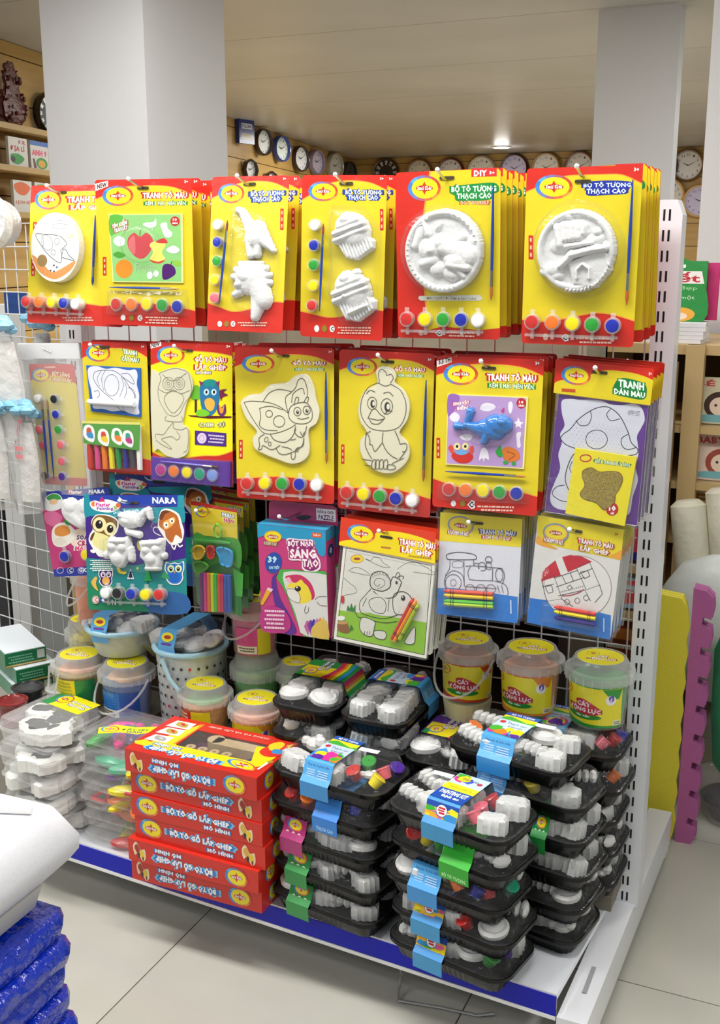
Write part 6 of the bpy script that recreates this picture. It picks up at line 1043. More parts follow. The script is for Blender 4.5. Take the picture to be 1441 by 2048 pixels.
# ---- red construction boxes
rd = paper('#cf2a1c')
def redbox(i, lab, x, y, z, yaw, flip, pic, top=False):
    w, d, h = .302, .172, .0475; r = thing('wood_kit_box', lab, 'box', (x, y, z), (0, 0, D2R(yaw)), 'red wooden vehicle kit boxes')
    m = MB()
    if top:
        wx0, wx1, wy0, wy1 = .085, .262, .046, .134       # window in the lid
        m.box((0, 0, 0), (w, d, .003), rd); m.box((0, 0, .003), (w, .003, h), rd); m.box((0, d - .003, .003), (w, d, h), rd); m.box((0, .003, .003), (.003, d - .003, h), rd); m.box((w - .003, .003, .003), (w, d - .003, h), rd)
        for a, b in (((.003, .003), (w - .003, wy0)), ((.003, wy1), (w - .003, d - .003)), ((.003, wy0), (wx0, wy1)), ((wx1, wy0), (w - .003, wy1))): m.box((a[0], a[1], h - .002), (b[0], b[1], h), rd)
        m.box((wx0, wy0, .02), (wx1, wy1, .022), mat('#5a2a4a', .5))
    else: m.box((0, 0, 0), (w, d, h), rd)
    m.build('carton', r)
    A = Art(w, h, off=.0005); 
    def veh(cx, cy, s, k): 
        A.sm([(cx - .9 * s, cy - .2), (cx - .4 * s, cy - .42), (cx + .2 * s, cy - .1), (cx + .8 * s, cy - .15), (cx + .9 * s, cy + .25), (cx + .4 * s, cy + .42), (cx - .2 * s, cy + .1), (cx - .7 * s, cy + .2)], '#f0d8b0'); A.sm([(cx - .7 * s, cy - .15), (cx - .3 * s, cy - .32), (cx + .2 * s, cy), (cx - .3 * s, cy + .1)], '#d8b048' if k else '#a83028'); A.sm([(cx, cy), (cx + .6 * s, cy - .05), (cx + .7 * s, cy + .25), (cx + .3 * s, cy + .3)], '#e8c838'); A.ell(cx - .1 * s, cy + .18, .18 * s, .14, '#3c2820'); A.ell(cx + .5 * s, cy + .3, .12 * s, .1, '#5a3828')
    if flip: veh(.09, .5, .055, pic); A.text('BỘ TÔ GỖ LẮP GHÉP', .22, .42, .66, .84, '#ffffff', '#2c7cc8', flip=True, sl=0, bold=.05, out2='#7cc4ec'); A.text('MÔ HÌNH', .22, .16, .42, .38, '#ffffff', '#2c7cc8', flip=True); A.logo(.84, .5, .085, .42)
    else: A.logo(.13, .46, .09, .44); A.text('BỘ TÔ GỖ LẮP GHÉP', .28, .18, .76, .58, '#ffffff', '#2c7cc8', bold=.05, out2='#7cc4ec'); A.text('MÔ HÌNH', .57, .62, .76, .84, '#ffffff', '#2c7cc8'); veh(.88, .5, .055, pic)
    A.build(r, 'printed_front', loc=(w / 2, 0, h)); S = Art(d, h, off=.0005); S.logo(.27, .5, .11, .4); S.build(r, 'printed_logo', loc=(w, d / 2, h), rot=(0, 0, math.pi / 2)); S = Art(d, h, off=.0005); S.text('BỘ TÔ GỖ', .66, .2, .95, .4, '#e8c8c0', flip=flip, bold=.02); S.build(r, 'printed_side', loc=(w, d / 2, h), rot=(0, 0, math.pi / 2))
    if top:
        T = Art(w, d, off=.0004, top=False); T.q((530, 50), (1395, 265), (920, 590), (5, 300))
        T.poly([(120, 240), (210, 230), (240, 250), (700, 115), (640, 150), (425, 262), (415, 280), (940, 430), (1040, 468), (850, 500), (700, 470), (110, 262)], '#f2d814'); T.poly([(700, 120), (722, 118), (430, 262), (415, 272), (395, 268)], '#f0a028'); T.poly([(1035, 300), (1200, 310), (1350, 280), (1030, 470), (940, 430)], '#f2d814')
        for x, y in ((555, 118), (450, 168), (330, 222)): T.poly([(x - 20, y - 32), (x + 105, y - 4), (x + 20, y + 40), (x - 130, y + 6)], '#f2ece8'); T.sm([(x - 50, y), (x - 10, y - 22), (x + 40, y), (x + 10, y + 24), (x - 30, y + 16)], '#b8a040' if y < 200 else '#a8a8a4'); T.ell(x + 5, y, 14, 12, '#c83028' if y < 200 else '#c8c8c4')
        T.logo(850, 462, 105, 48, sl=.28); T.uv(); T.text('BỘ TÔ GỖ LẮP GHÉP', .14, .80, .66, .93, '#ffffff', '#1c70c8', flip=True, bold=.05, out2='#7cc4ec'); T.text('MÔ HÌNH', .14, .72, .34, .79, '#ffffff', '#2c7cc8', flip=True); T.text('CÙNG TÔ VÀ LẮP GHÉP', .32, .07, .8, .13, '#f0c0b0', flip=True)
        T.sm([(.84, .25), (.9, .12), (.97, .2), (.98, .42), (.9, .5), (.83, .42)], '#d83028'); T.sm([(.84, .22), (.88, .1), (.93, .14), (.93, .3), (.88, .34)], '#e8cc28'); T.sm([(.9, .3), (.98, .28), (.99, .36), (.92, .4)], '#3c8cc8'); T.poly([(.95, .62), (.97, .62), (.955, .82), (.94, .82)], '#f4f4ec'); T.ell(.97, .6, .018, .04, '#b08830'); T.build(r, 'printed_top', loc=(w / 2, d / 2, h), rot=(-math.pi / 2, 0, 0))
        wd = mat('#c4ab82', .6, 0, 0, .1, 80)
        m = MB(); m.box((wx0 + .055, wy0 + .05, .022), (wx1 - .006, wy1 - .008, .052 - .006), wd); m.lathe([(.018, 0), (.018, .024)], wd, 14, Matrix.Translation((wx0 + .055, wy0 + .07, .022))); m.build('wooden_car_body', r)
        for k in range(4): m = MB(); m.lathe([(.0105, 0), (.0105, .018), (.0035, .018), (.003, .012)], wd, 16, Matrix.Translation((wx0 + .020 + k * .028, wy0 + .030 + (.03 if k == 0 else .0) * 0, .022)), True, True); m.build('wooden_wheel', r, smooth=True)
        m = MB(); m.tube([(wx1 - .06, wy0 + .004, .03), (wx1 - .006, wy1 - .03, .036)], .002, mat('#24308c', .3), 6); m.build('paintbrush', r); m = MB(); m.ball((wx1 - .02, wy0 + .03, .028), .012, mat('#2c9c40', .4), 8, (1.2, 1, .6)); m.build('paint_pot', r, smooth=True)
        m = MB(); m.box((wx0, wy0, h - .0012), (wx1, wy1, h - .0008), BLIS); m.build('window_film', r)
    return r
bx = [(-1.247, 1.648, 0, 1, 0), (-1.247, 1.640, -.6, 1, 0), (-1.236, 1.652, -1.2, 0, 1), (-1.241, 1.650, -.8, 0, 1), (-1.243, 1.655, -1.2, 0, 0), (-1.248, 1.646, -1.0, 1, 1)]
for i, (x, y, yw, fl_, pc) in enumerate(bx):
    redbox(i, 'red wooden vehicle kit box, ' + ['bottom of the stack', 'second from the bottom', 'third from the bottom', 'third from the top', 'second from the top', 'topmost, its window showing bare wooden car parts'][i], x, y, .151 + i * .0482, yw, fl_, pc, i == 5)
# ---- round tubs of sand and clay
def tub(lab, x, y, z, cont, body_lab, R=.060, H=.125, handle=None, front=None, text=True, yaw=0, lid2=None, grp='round clear tubs', labart=None):
    r = thing('modelling_tub', lab, 'tub', (x, y, z), (0, 0, D2R(yaw)), grp); hb = H * .80
    m = MB(); m.lathe([(R * .80, 0), (R * .84, .003), (R * .94, hb * .96), (R * .98, hb)], FROST, 32, None, True, False); m.build('tub_body', r, smooth=True)
    m = MB(); m.lathe([(R * .76, .004), (R * .88, hb * .86)], mat(cont, .7, 0, 0, .5, 60), 24); m.build('coloured_sand', r, smooth=True)
    m = MB(); rnd = random.Random(int(x * 1000))
    for k in range(5): a = k * 1.3; m.ball((R * .35 * math.cos(a), R * .35 * math.sin(a), hb * .9), R * .42, mat(lid2 or cont, .6, 0, .2, .4, 50), 8, (1, 1, .5))
    m.build('sand_bag', r, smooth=True)
    m = MB(); m.lathe([(R * 1.03, hb * .86), (R * 1.07, hb * .87), (R * 1.10, hb * 1.02), (R * 1.08, hb * 1.05), (R * .92, hb * 1.06), (R * .88, hb * 1.17), (R * .80, H), (R * .74, H), (R * .72, H * .985), (.001, H * .985)], FROSTL, 36, None, False, False)
    for k in range(24): a = 2 * math.pi * k / 24; m.box((-.0006, -R * 1.095, hb * .86), (.0006, -R * 1.06, hb * 1.0), FROSTL, Matrix.Rotation(a, 4, 'Z'))
    m.build('tub_lid', r, smooth=True)
    T = Art(R * 1.44, R * 1.44, off=.0006, top=False); T.ell(.5, .5, .5, .5, '#f0e41c', n=32); T.ring(.34, .3, .13, .12, .0010, '#a08a10'); T.ell(.34, .3, .06, .04, '#b8442c'); T.text('CÁT', .42, .40, .66, .54, '#ffffff', '#a8202c', bold=.05); T.text('ĐỘNG LỰC', .22, .55, .82, .72, '#ffffff', '#a8202c', bold=.05); T.build(r, 'lid_label', loc=(0, 0, H * .986), rot=(-math.pi / 2, 0, D2R(12)))
    if labart: labart(r, R, hb)
    if handle:
        m = MB(); a0, a1, drop = handle; P = []
        for k in range(15): t = k / 14; a = D2R(a0 + (a1 - a0) * t); rr = R * (1.12 + .16 * math.sin(math.pi * t)); P.append((rr * math.cos(a), rr * math.sin(a), hb * .95 - drop * math.sin(math.pi * t)))
        m.tube(P, .0026, FROSTL, 8); m.build('tub_handle', r, smooth=True)
    return r
def sandlabel(acc, a0=-5, wide=2.6, pic='#6a4ab0'):
    def f(r, R, hb):
        rad = lambda z: R * (.845 + .10 * (z / hb)) + .0008
        w = wide * R * .92; h = hb * .80; A = Art(w, h, off=.0002, top=False); A.rect(0, 0, 1, 1, '#f0e22a'); A.rect(0, 0, 1, .05, acc[0]); A.poly([(0, 1), (0, .78), (.2, .86), (.5, .93), (1, .95), (1, 1)], acc[1]); A.logo(.14, .2, .13, .14, txt=False); A.poly([(.72, .06), (1, .06), (.95, .3), (.82, .28)], acc[1]); A.ell(.83, .32, .07, .12, '#f0f0f0'); A.sm([(.8, .24), (.86, .2), (.87, .32), (.82, .36)], pic)
        A.ell(.45, .75, .26, .08, '#2c8c2c'); A.sm([(.36, .38), (.46, .34), (.56, .4), (.66, .5), (.72, .6), (.62, .7), (.4, .7), (.24, .62), (.22, .52), (.36, .5)], '#c02838'); A.text('CÁT', .37, .38, .57, .52, '#ffe8f0', '#c02838', bold=.05); A.text('ĐỘNG LỰC', .25, .52, .70, .68, '#ffe8f0', '#c02838', bold=.05); A.text('tập nặn', .36, .72, .56, .78, '#f0fff0'); A.rect(.86, .82, .98, .95, '#f0f0d0'); A.tiny(.87, .84, .97, .93, 2, '#605020')
        for v in A.mb.v: pass
        A.build(r, 'wrap_label', loc=(0, 0, h / 2 + hb * .06 - .0), wrap=(lambda z: rad(z + h / 2 + hb * .06), D2R(a0)))
    return f
def plainlabel(cols, a0=0, wide=2.2, hh=.7):
    def f(r, R, hb):
        rad = lambda z: R * (.845 + .10 * (z / hb)) + .0008; w = wide * R * .92; h = hb * hh; A = Art(w, h, off=.0002, top=False); A.rect(0, 0, .62, 1, cols[0]); A.rect(.62, 0, 1, 1, cols[1]); A.tiny(.06, .06, .56, .62, 5, cols[2]); A.rect(.03, .68, .6, .97, '#f0eeda'); A.tiny(.08, .72, .56, .92, 2, '#403828'); A.build(r, 'wrap_label', loc=(0, 0, h / 2 + hb * .08), wrap=(lambda z: rad(z + h / 2 + hb * .08), D2R(a0)))
    return f
tub('clear tub with green sand label nearest the upright', -.385, 1.978, .522, '#3cae3c', '', R=.061, H=.13, labart=sandlabel(('#2c9c38', '#2c9c38'), -14), lid2='#3cb04c')
tub('clear tub with orange sand label, middle of three in a row', -.520, 1.978, .522, '#ee8c34', '', R=.061, H=.13, labart=sandlabel(('#d84c20', '#e88424'), -12), lid2='#f09050')
tub('clear tub with red edged sand label and hanging handle', -.650, 1.985, .523, '#e8b034', '', R=.056, labart=sandlabel(('#c82c24', '#c84024'), 12), lid2='#f08c58', handle=(-190, -20, .075))
tub('clear tub with yellow label left of the blue tub', -1.562, 1.910, .376, '#c8a028', '', R=.060, labart=plainlabel(('#e8dc28', '#1c8c4c', '#b8a820'), 10), lid2='#f09858', handle=(-150, -95, .09))
tub('clear tub of blue sand with yellow lid label', -1.432, 1.912, .376, '#2878c8', '', R=.060, labart=plainlabel(('#2878c8', '#1c5cb0', '#3c88d4'), 0, hh=.6), lid2='#e8a860', handle=(-190, -10, .07))
tub('clear tub of orange clay bags behind the heart kit', -1.555, 1.975, .553, '#f07828', '', R=.052, lid2='#f08038', handle=(-200, -60, .06), H=.150)
tub('clear yellow tub under the orange clay tub', -1.612, 2.000, .376, '#e8e060', '', R=.045, H=.175, lid2='#e8d840')
tub('clear tub of pink sand behind the polka dot bin', -1.140, 1.985, .545, '#e8489c', '', R=.055, lid2='#f08850', handle=(-190, -40, .05), labart=plainlabel(('#e8489c', '#e8dc28', '#e04898'), 25, 1.6, .6))
tub('clear tub with green lid under the pink sand tub', -1.140, 1.990, .362, '#58c048', '', R=.055, H=.181, lid2='#58c848')
tub('clear tub with green and orange clay left of middle', -1.207, 1.882, .372, '#e8a840', '', R=.056, lid2='#60c050', labart=plainlabel(('#c83828', '#e8dc28', '#f0e0a0'), -20))
tub('clear tub with orange clay nearest the red boxes', -1.080, 1.880, .362, '#f0a040', '', R=.056, lid2='#f08c48', labart=sandlabel(('#e08828', '#f0a030'), 0))
tub('clear tub with green band at the back behind the trays', -1.048, 2.004, .39, '#60b040', '', R=.042, H=.14, lid2='#80b050')
for x0, x1, y0, y1, z, n in ((-1.655, -1.372, 1.885, 2.045, .375, 'plain carton under the yellow and blue tubs'), (-1.215, -1.010, 1.83, 2.045, .361, 'plain carton under the tubs behind the red boxes'), (-.55, -.33, 1.93, 2.045, .184, 'low carton under the trays by the upright')):
    o = MB().box((x0, y0, .1505), (x1, y1, z), mat('#7c766a', .7)).build('support_carton'); tag(o, n, 'carton')
o = MB().lathe([(.045, 0), (.05, .038)], mat('#d8d4a8', .4), 24).build('shallow_tub', None, (-.65, 1.985, .4845)); tag(o, 'shallow pale tub under the red edged sand tub', 'tub')
# ---- polka dot bins with clear trays sitting in them
def bin_(lab, x, y, R=.088, H=.395, z=.1505):
    r = thing('polka_dot_bin' if H > .2 else 'basin', lab, 'bin', (x, y, z)); c = mat('#c4ccca', .4); m = MB(); m.lathe([(R * .72, 0), (R * .76, .004), (R * .97, H), (R * .94, H), (R * .73, .01)], c, 36, None, True, True); m.build('bin_body', r, smooth=True)
    m = MB(); m.tube([(R * math.cos(a), R * math.sin(a), H) for a in [2 * math.pi * k / 36 for k in range(36)]], .0065, mat('#a8d4e4', .3, 0, .4), 10, closed=True); m.build('rim', r, smooth=True, label='pale blue rim')
    A = Art(R * 3.2, H * .9, off=.0003, top=False)
    for i in range(14 if H > .2 else 0):
        for j in range(15): A.ell(.02 + i / 14 + (.5 / 14 if j % 2 else 0), .03 + j / 15.5, .013, .011, '#2c3034' if (i * 7 + j * 3) % 9 else '#c82c48', n=8)
    if H > .2: A.build(r, 'polka_dots', loc=(0, 0, H / 2), wrap=(lambda z: R * (.76 + .21 * (z + H / 2) / H) + .001, 0))
    if H < .2: return r
    m = MB(); m.tube([(-.02, -R - .004, H - .01), (0, -R - .008, H - .05), (.028, -R - .012, H - .075)], .005, mat('#b4dcea', .3), 8); m.build('bin_handle', r, smooth=True); return r
bin_('grey polka dot bin with pale blue rim behind the clay tub', -1.292, 1.962, R=.080); bin_('shallow grey basin with pale blue rim above the blue tub', -1.478, 1.965, R=.080, H=.062, z=.503)
def ctray(lab, x, y, z, yaw, seed):
    rnd = random.Random(seed); r = thing('clear_kit_tray', lab, 'tray', (x, y, z), (D2R(4), D2R(-5), D2R(yaw)), 'clear trays standing in the bins'); k = .62; r.scale = (1.18, 1.18, 1.18)
    m = MB(); N = 60; m.loft([rr3(TL * .55, TW * .6, .018, N, -.005, .001), rr3(TL * .64, TW * .78, .024, N, .022, .001), rr3(TL * .68, TW * .84, .028, N, .024), rr3(TL * .68, TW * .84, .028, N, .028), rr3(TL * .62, TW * .72, .024, N, .03), rr3(TL * .56, TW * .6, .02, N, .052, .001), rr3(TL * .5, TW * .5, .016, N, .054)], LIDF, True, True); m.build('clear_shell', r, smooth=True)
    for gx, gy in ((-.05, -.02), (-.03, .02), (.0, -.02), (.0, .022), (.034, -.02), (.045, .018), (.062, -.01)): casting(r, gx, gy, .016, .022, rnd.choice([0, 1, 2]), rnd)
    m = MB(); S = [(-.062, .004), (-.063, .028), (-.047, .055), (.047, .055), (.063, .028), (.062, .004)]; m.loft([[(-.02, a, b) for a, b in S], [(.02, a, b) for a, b in S]], paper('#5aa8e0'), False, False, close=False); o = m.build('paper_sleeve', r)
    F = Art(.04, .03, off=.0004); F.ell(.5, .45, .36, .3, '#f0e028'); F.ell(.5, .45, .22, .12, '#b83028'); F.rect(.2, .82, .8, .95, '#7038a0'); F.build(o, 'printed_front', loc=(0, -.0475, .0552), rot=(-.53, 0, 0)); return r
ctray('clear tray with pale blue sleeve in the right polka dot bin', -1.292, 1.960, .535, -8, 4); ctray('clear tray with blue sleeve in the shallow basin', -1.475, 1.960, .545, -4, 6)
# ---- slime / clay toy boxes and white plaster packs
def clearbox(lab, x, y, z, w, d, h, yaw, items, nm, grp, seed, film_, banner=None):
    rnd = random.Random(seed); r = thing(nm, lab, 'clear box', (x, y, z), (0, 0, D2R(yaw)), grp); m = MB(); N = 48
    m.loft([rr3(w * .88, d * .88, .012, N, 0), rr3(w * .93, d * .93, .016, N, h * .5), rr3(w, d, .02, N, h * .52), rr3(w, d, .02, N, h * .6), rr3(w * .94, d * .93, .016, N, h * .62), rr3(w * .9, d * .9, .014, N, h * .97), rr3(w * .84, d * .84, .012, N, h)], film_, True, True); m.build('clear_shell', r, smooth=True)
    for i, (c, n) in enumerate(items):
        px, py = rnd.uniform(-.34, .34) * w, rnd.uniform(-.38, .3) * d; M = Matrix.Translation((px, py, h * .3)) @ Matrix.Rotation(rnd.uniform(0, 3), 4, 'Z'); m = MB(); k = rnd.uniform(.8, 1.15)
        if n == 'block': m.loft([[(a * .030 * k, b * .024 * k, zz) for a, b, _ in rr3(2, 2, .5, 20, 0, .05)] for zz in (-h * .2, h * .3)] + [[(a * .024 * k, b * .018 * k, h * .42) for a, b, _ in rr3(2, 2, .5, 20, 0, .03)]], mat(c, .6, 0, 0, .1, 90), True, True, M); m.build('plaster_block', r, smooth=True)
        elif n == 'ring': m.tube([(.02 * k * math.cos(a), .02 * k * math.sin(a), .004 * math.sin(2 * a)) for a in [2 * math.pi * j / 14 for j in range(14)]], .004, mat(c, .35, 0, .3), 8, closed=True, M=M); m.build('clay_mould', r, smooth=True)
        else: m.ball((0, 0, 0), .022 * k, mat(c, .35, 0, .3), 10, (1.7, .7, .5), M); m.ball((.03 * k, 0, 0), .012 * k, mat(c, .35, 0, .3), 8, (1, 1, .8), M); m.build('clay_tool', r, smooth=True)
    if banner:
        T = Art(*banner[:2], off=.0006, top=False); banner[2](T); T.build(r, 'paper_label', loc=(banner[3], banner[4], h), rot=(-math.pi / 2, 0, D2R(banner[5])))
    return r
def ban1(T): T.poly([(0, .35), (.25, .0), (.6, .2), (1, .05), (.95, .6), (.7, .9), (.4, .75), (.05, .95)], '#e8e022'); T.logo(.2, .45, .15, .3, txt=False); T.text('ĐẤT SÉT', .4, .3, .85, .55, '#2c8c3c'); T.text('NẶN', .5, .58, .75, .78, '#2050a0')
def ban2(T): T.rect(0, 0, 1, 1, '#ece01c'); T.poly([(0, 0), (.3, 0), (.2, 1), (0, 1)], '#1c8c44'); T.logo(.28, .4, .17, .32, txt=False); T.text('BỘ TÔ TƯỢNG', .48, .3, .95, .5, '#ffffff', '#1c2478'); T.text('THẠCH CAO', .5, .54, .92, .72, '#ffffff', '#1c2478')
CC = ['#e83898', '#30b030', '#2c50c8', '#f0e028', '#f07828', '#60c8a0', '#d83838', '#8c3cb0']; rnd = random.Random(4); DN = ['bottom', 'second', 'third', 'fourth', 'fifth', 'top', 'top']
for i in range(6):
    it = [(rnd.choice(CC), rnd.choice(['tool', 'tool', 'ring'])) for _ in range(9)]
    if i == 5: it = [('#e83898', 'tool')] * 4 + [('#5c34a8', 'tool')] * 2 + [('#2c9c38', 'tool')] * 2
    clearbox('clear box of coloured clay moulds, %s in its stack' % (DN[i] if i == 5 else DN[i] + (' from bottom' if i else '')), -1.343 + rnd.uniform(-.004, .004), 1.790 + rnd.uniform(-.004, .004), .151 + i * .0435, .172, .155, .043, -4 + rnd.uniform(-2, 2), it, 'clay_mould_box', 'clear boxes of clay moulds', i + 50, CLEARB, (.13, .05, ban1, .015, -.02, 25) if i == 5 else None)
for i in range(5):
    clearbox('clear bag box of white plaster figures, %s of its stack' % (['bottom', 'second lowest', 'third from bottom', 'fourth from bottom', 'top'][i]), -1.535 + rnd.uniform(-.006, .006), 1.765 + rnd.uniform(-.004, .004), .151 + i * .0535, .165, .17, .053, -8 + rnd.uniform(-4, 4), [('#ecebe6', 'block')] * 17 + ([('#e05848', 'tool')] if i in (1, 2) else []), 'plaster_figure_box', 'clear boxes of white plaster figures', i + 80, CRINK, (.125, .065, ban2, .01, .055, -6) if i == 4 else None)
# ================================================================ clocks, books and walls
def clock(lab, loc, rz, R=.165, rim='#3a1414', face='#e8e8ea', dark=False, square=False, hands=True, octo=False, seed=0):
    r = thing('wall_clock', lab, 'clock', loc, (0, 0, rz)); n = 8 if octo else 32
    if square:
        m = MB(); m.box((-R, -.04, -R), (R, 0, R), mat(rim, .3, 0, .4)); m.build('case', r); A = Art(2 * R, 2 * R, off=.041, top=False); A.rect(.15, .2, .85, .42, '#c8ccd8'); A.rect(.12, .6, .88, .85, '#b0a890'); A.text('12:30', .2, .24, .8, .38, '#40486a'); A.build(r, 'printed_face'); return r
    m = MB(); M = MXZ; m.lathe([(R, 0), (R, .03), (R * .94, .045), (R * .86, .04), (R * .86, .012)], mat(rim, .25, 0, .6), n, M, True, False); m.build('rim', r, smooth=not octo)
    m = MB(); m.lathe([(R * .87, .010), (R * .87, .013)], mat(face, .5), n, M); m.build('dial', r)
    A = Art(2 * R, 2 * R, off=.014, top=False); ink = '#202028' if not dark else '#d8d8d0'
    for k in range(12):
        a = 2 * math.pi * k / 12; t = str(12 if k == 0 else k); x, y = .5 + .33 * math.sin(a), .5 - .33 * math.cos(a)
        if dark: A.poly([(.5 + q * math.sin(b), .5 - q * math.cos(b)) for q, b in ((.27, a - .13), (.41, a - .13), (.41, a + .13), (.27, a + .13))], '#d8d8d4')
        s = .028 * len(t) ** .6; A.text(t, x - s, y - .035, x + s, y + .035, '#303038' if dark else '#505058', bold=.01)
    A.build(r, 'printed_numerals')
    if hands:
        rnd = random.Random(seed); a, b = 5.2, 1.1; m = MB()
        for q, l, w_ in ((a, .42, .006), (b, .62, .004)):
            m.add([(-w_ * math.cos(q), -.019, w_ * math.sin(q)), (w_ * math.cos(q), -.019, -w_ * math.sin(q)), (R * l * math.sin(q), -.019, R * l * math.cos(q))], [(0, 1, 2)], mat('#202024', .4))
        m.build('hands', r)
    return r
for i, (x, z, rim, face, dk_, lab) in enumerate([(-5.21, 2.28, '#4a3420', '#3a3028', True, 'dark brown wall clock with pale numerals near the corner'), (-4.79, 2.26, '#7a4a28', '#e0dccc', False, 'cream wall clock with thin brown rim'), (-4.41, 2.26, '#5c1c1c', '#e4e4e6', False, 'white wall clock with dark red rim'), (-4.04, 2.27, '#c0b49c', '#ecebe4', False, 'white wall clock with pale rim'),
        (-3.66, 2.28, '#3a1420', '#d4cef0', False, 'lilac faced wall clock with dark purple rim'), (-3.30, 2.28, '#b08a58', '#eceae2', False, 'white wall clock with light wood rim'), (-2.93, 2.28, '#7a4a30', '#e8e6e2', False, 'white wall clock with brown rim left of the pillar'), (-2.04, 2.26, '#3c1418', '#d8d4ec', False, 'wall clock with dark rim half behind the right pillar'), (-1.78, 2.26, '#7a5a38', '#f2f2f4', False, 'white wall clock with brown wooden rim, whole, at upper right'),
        (-1.96, 1.97, '#d8a868', '#e8e4dc', False, 'lower wall clock with light wood rim above the upright'), (-1.64, 1.90, '#e0b878', '#d8d0f4', False, 'lower lilac wall clock with pale wood rim')]):
    clock(lab, (x, 12.41, z), 0, .165 if i < 9 else .17, rim, face, dk_, seed=i)
la = Vector((-3.7, 2.5, 0)); ld = (Vector((-5.69, 12.45, 0)) - la).normalized(); lang = math.atan2(ld.y, ld.x)
def onw(s, z, off=.014): n = Vector((ld.y, -ld.x, 0)); p = la + ld * s + n * off; return (p.x, p.y, z)
for i, (s, z, R, rim, face, kw, lab) in enumerate([(2.68, 2.125, .118, '#141414', '#585858', dict(dark=True), 'black wall clock with silver numerals beside the left pillar'), (6.007, 2.36, .10, '#1c2c78', '#1c2c78', dict(square=True), 'blue square calendar clock right of the left pillar'), (6.512, 2.318, .115, '#2a1214', '#e6e8e4', {}, 'white wall clock with dark rim, first in slanting row'),
        (7.061, 2.309, .118, '#1c3c98', '#d8e0d4', {}, 'wall clock with blue rim'), (7.707, 2.269, .125, '#2c1214', '#ececec', {}, 'white wall clock with dark red rim, third in slanting row'), (8.321, 2.281, .125, '#8c8098', '#d2c8dc', {}, 'pale lilac wall clock in slanting row'), (9.092, 2.294, .145, '#a8a494', '#d6d6cc', {}, 'large cream wall clock in slanting row'), (9.8, 2.27, .13, '#2c2420', '#4a4440', dict(hands=True), 'dark wall clock nearest the corner'),
        (6.126, 2.061, .09, '#2c1c14', '#e8e8ea', dict(octo=True), 'small octagonal clock with dark wooden rim, left one'), (6.722, 2.006, .085, '#2c1c14', '#e8e8ea', dict(octo=True), 'small octagonal clock with dark wooden rim, right one')]):
    clock(lab, onw(s, z, .055), lang - D2R(20), R, rim, face, seed=i + 20, **kw)
SHB = mat('#b8985e', .5)
for z, s0, s1, n in ((1.985, .5, 3.1, 'upper'), (1.785, .5, 3.1, 'lower'), (1.56, .5, 3.1, 'lowest')):
    o = MB().box((s0, -.17, 0), (s1, -.013, .028), SHB).build('wall_shelf', None, tuple(la) [:2] + (z,), (0, 0, lang)); tag(o, n + ' pine shelf board on the slanting wall, left of the pillar', 'shelf')
def book(lab, loc, rz, w, h, t, cover, art=None, lean=0, grp=None, cat='book', name='book'):
    r = thing(name, lab, cat, loc, (D2R(lean), 0, rz), grp); m = MB(); m.box((-w / 2 + .002, .001, .002), (w / 2 - .002, t - .001, h - .002), mat('#e8e4d8', .8)); m.build('pages', r)
    m = MB(); c = paper(cover); m.box((-w / 2, 0, 0), (w / 2, .001, h), c); m.box((-w / 2, t - .001, 0), (w / 2, t, h), c); m.box((-w / 2, 0, 0), (-w / 2 + .001, t, h), c); m.build('cover', r)
    if art: A = Art(w, h, off=.0005, top=False); art(A); A.build(r, 'printed_cover', loc=(0, 0, h / 2))
    return r
def a_geo(A): A.text('ĐỊA LÍ', .1, .25, .85, .5, '#c83048'); A.sm([(.1, .6), (.5, .55), (.8, .7), (.5, .9), (.15, .85)], '#2c9c48'); A.ell(.2, .75, .12, .1, '#1c1c20'); A.text('12', .55, .08, .9, .2, '#c83048')
def a_eng(A): A.rect(0, 0, 1, .16, '#3c70c0'); A.text('ANH 9', .08, .3, .9, .52, '#e84070'); A.ell(.6, .76, .32, .2, '#3c9c48'); A.ell(.6, .78, .2, .13, '#e8b040'); A.poly([(.1, .62), (.2, .62), (.3, .95), (.15, .95)], '#6a4030')
def a_math(A): A.text('TOÁN', .15, .1, .6, .22, '#c84050'); A.text('HÌNH HỌC', .1, .4, .92, .55, '#c83848'); A.ell(.6, .75, .2, .1, '#78b888')
def a_geol(A): A.sm([(.05, .15), (.5, .05), (.9, .2), (.6, .45), (.2, .4)], '#e07040'); A.text('LỊCH SỬ', .1, .6, .9, .75, '#c87050')
def a_hist(A): A.sm([(.1, .1), (.5, .05), (.9, .15), (.6, .3), (.2, .28)], '#60b040'); A.text('GIẢI', .1, .5, .6, .75, '#b82030'); A.tiny(.2, .8, .9, .95, 2, '#303030')
for s, z, art, lab, w_ in ((2.20, 1.814, a_geo, 'white geography book standing on the middle left shelf', .19), (2.42, 1.814, a_eng, 'white and blue English book with green circle on shelf', .19), (2.66, 1.814, a_math, 'white mathematics book partly behind the pillar', .19), (2.22, 1.589, a_geol, 'white history book with orange map on lower left shelf', .19), (2.44, 1.589, a_hist, 'white solution book with red title on lower left shelf', .19)):
    x, y, _ = onw(s, z, .12); book(lab, (x, y, z), lang, w_, .145 if z > 1.7 else .16, .015, '#dcdcd8', art)
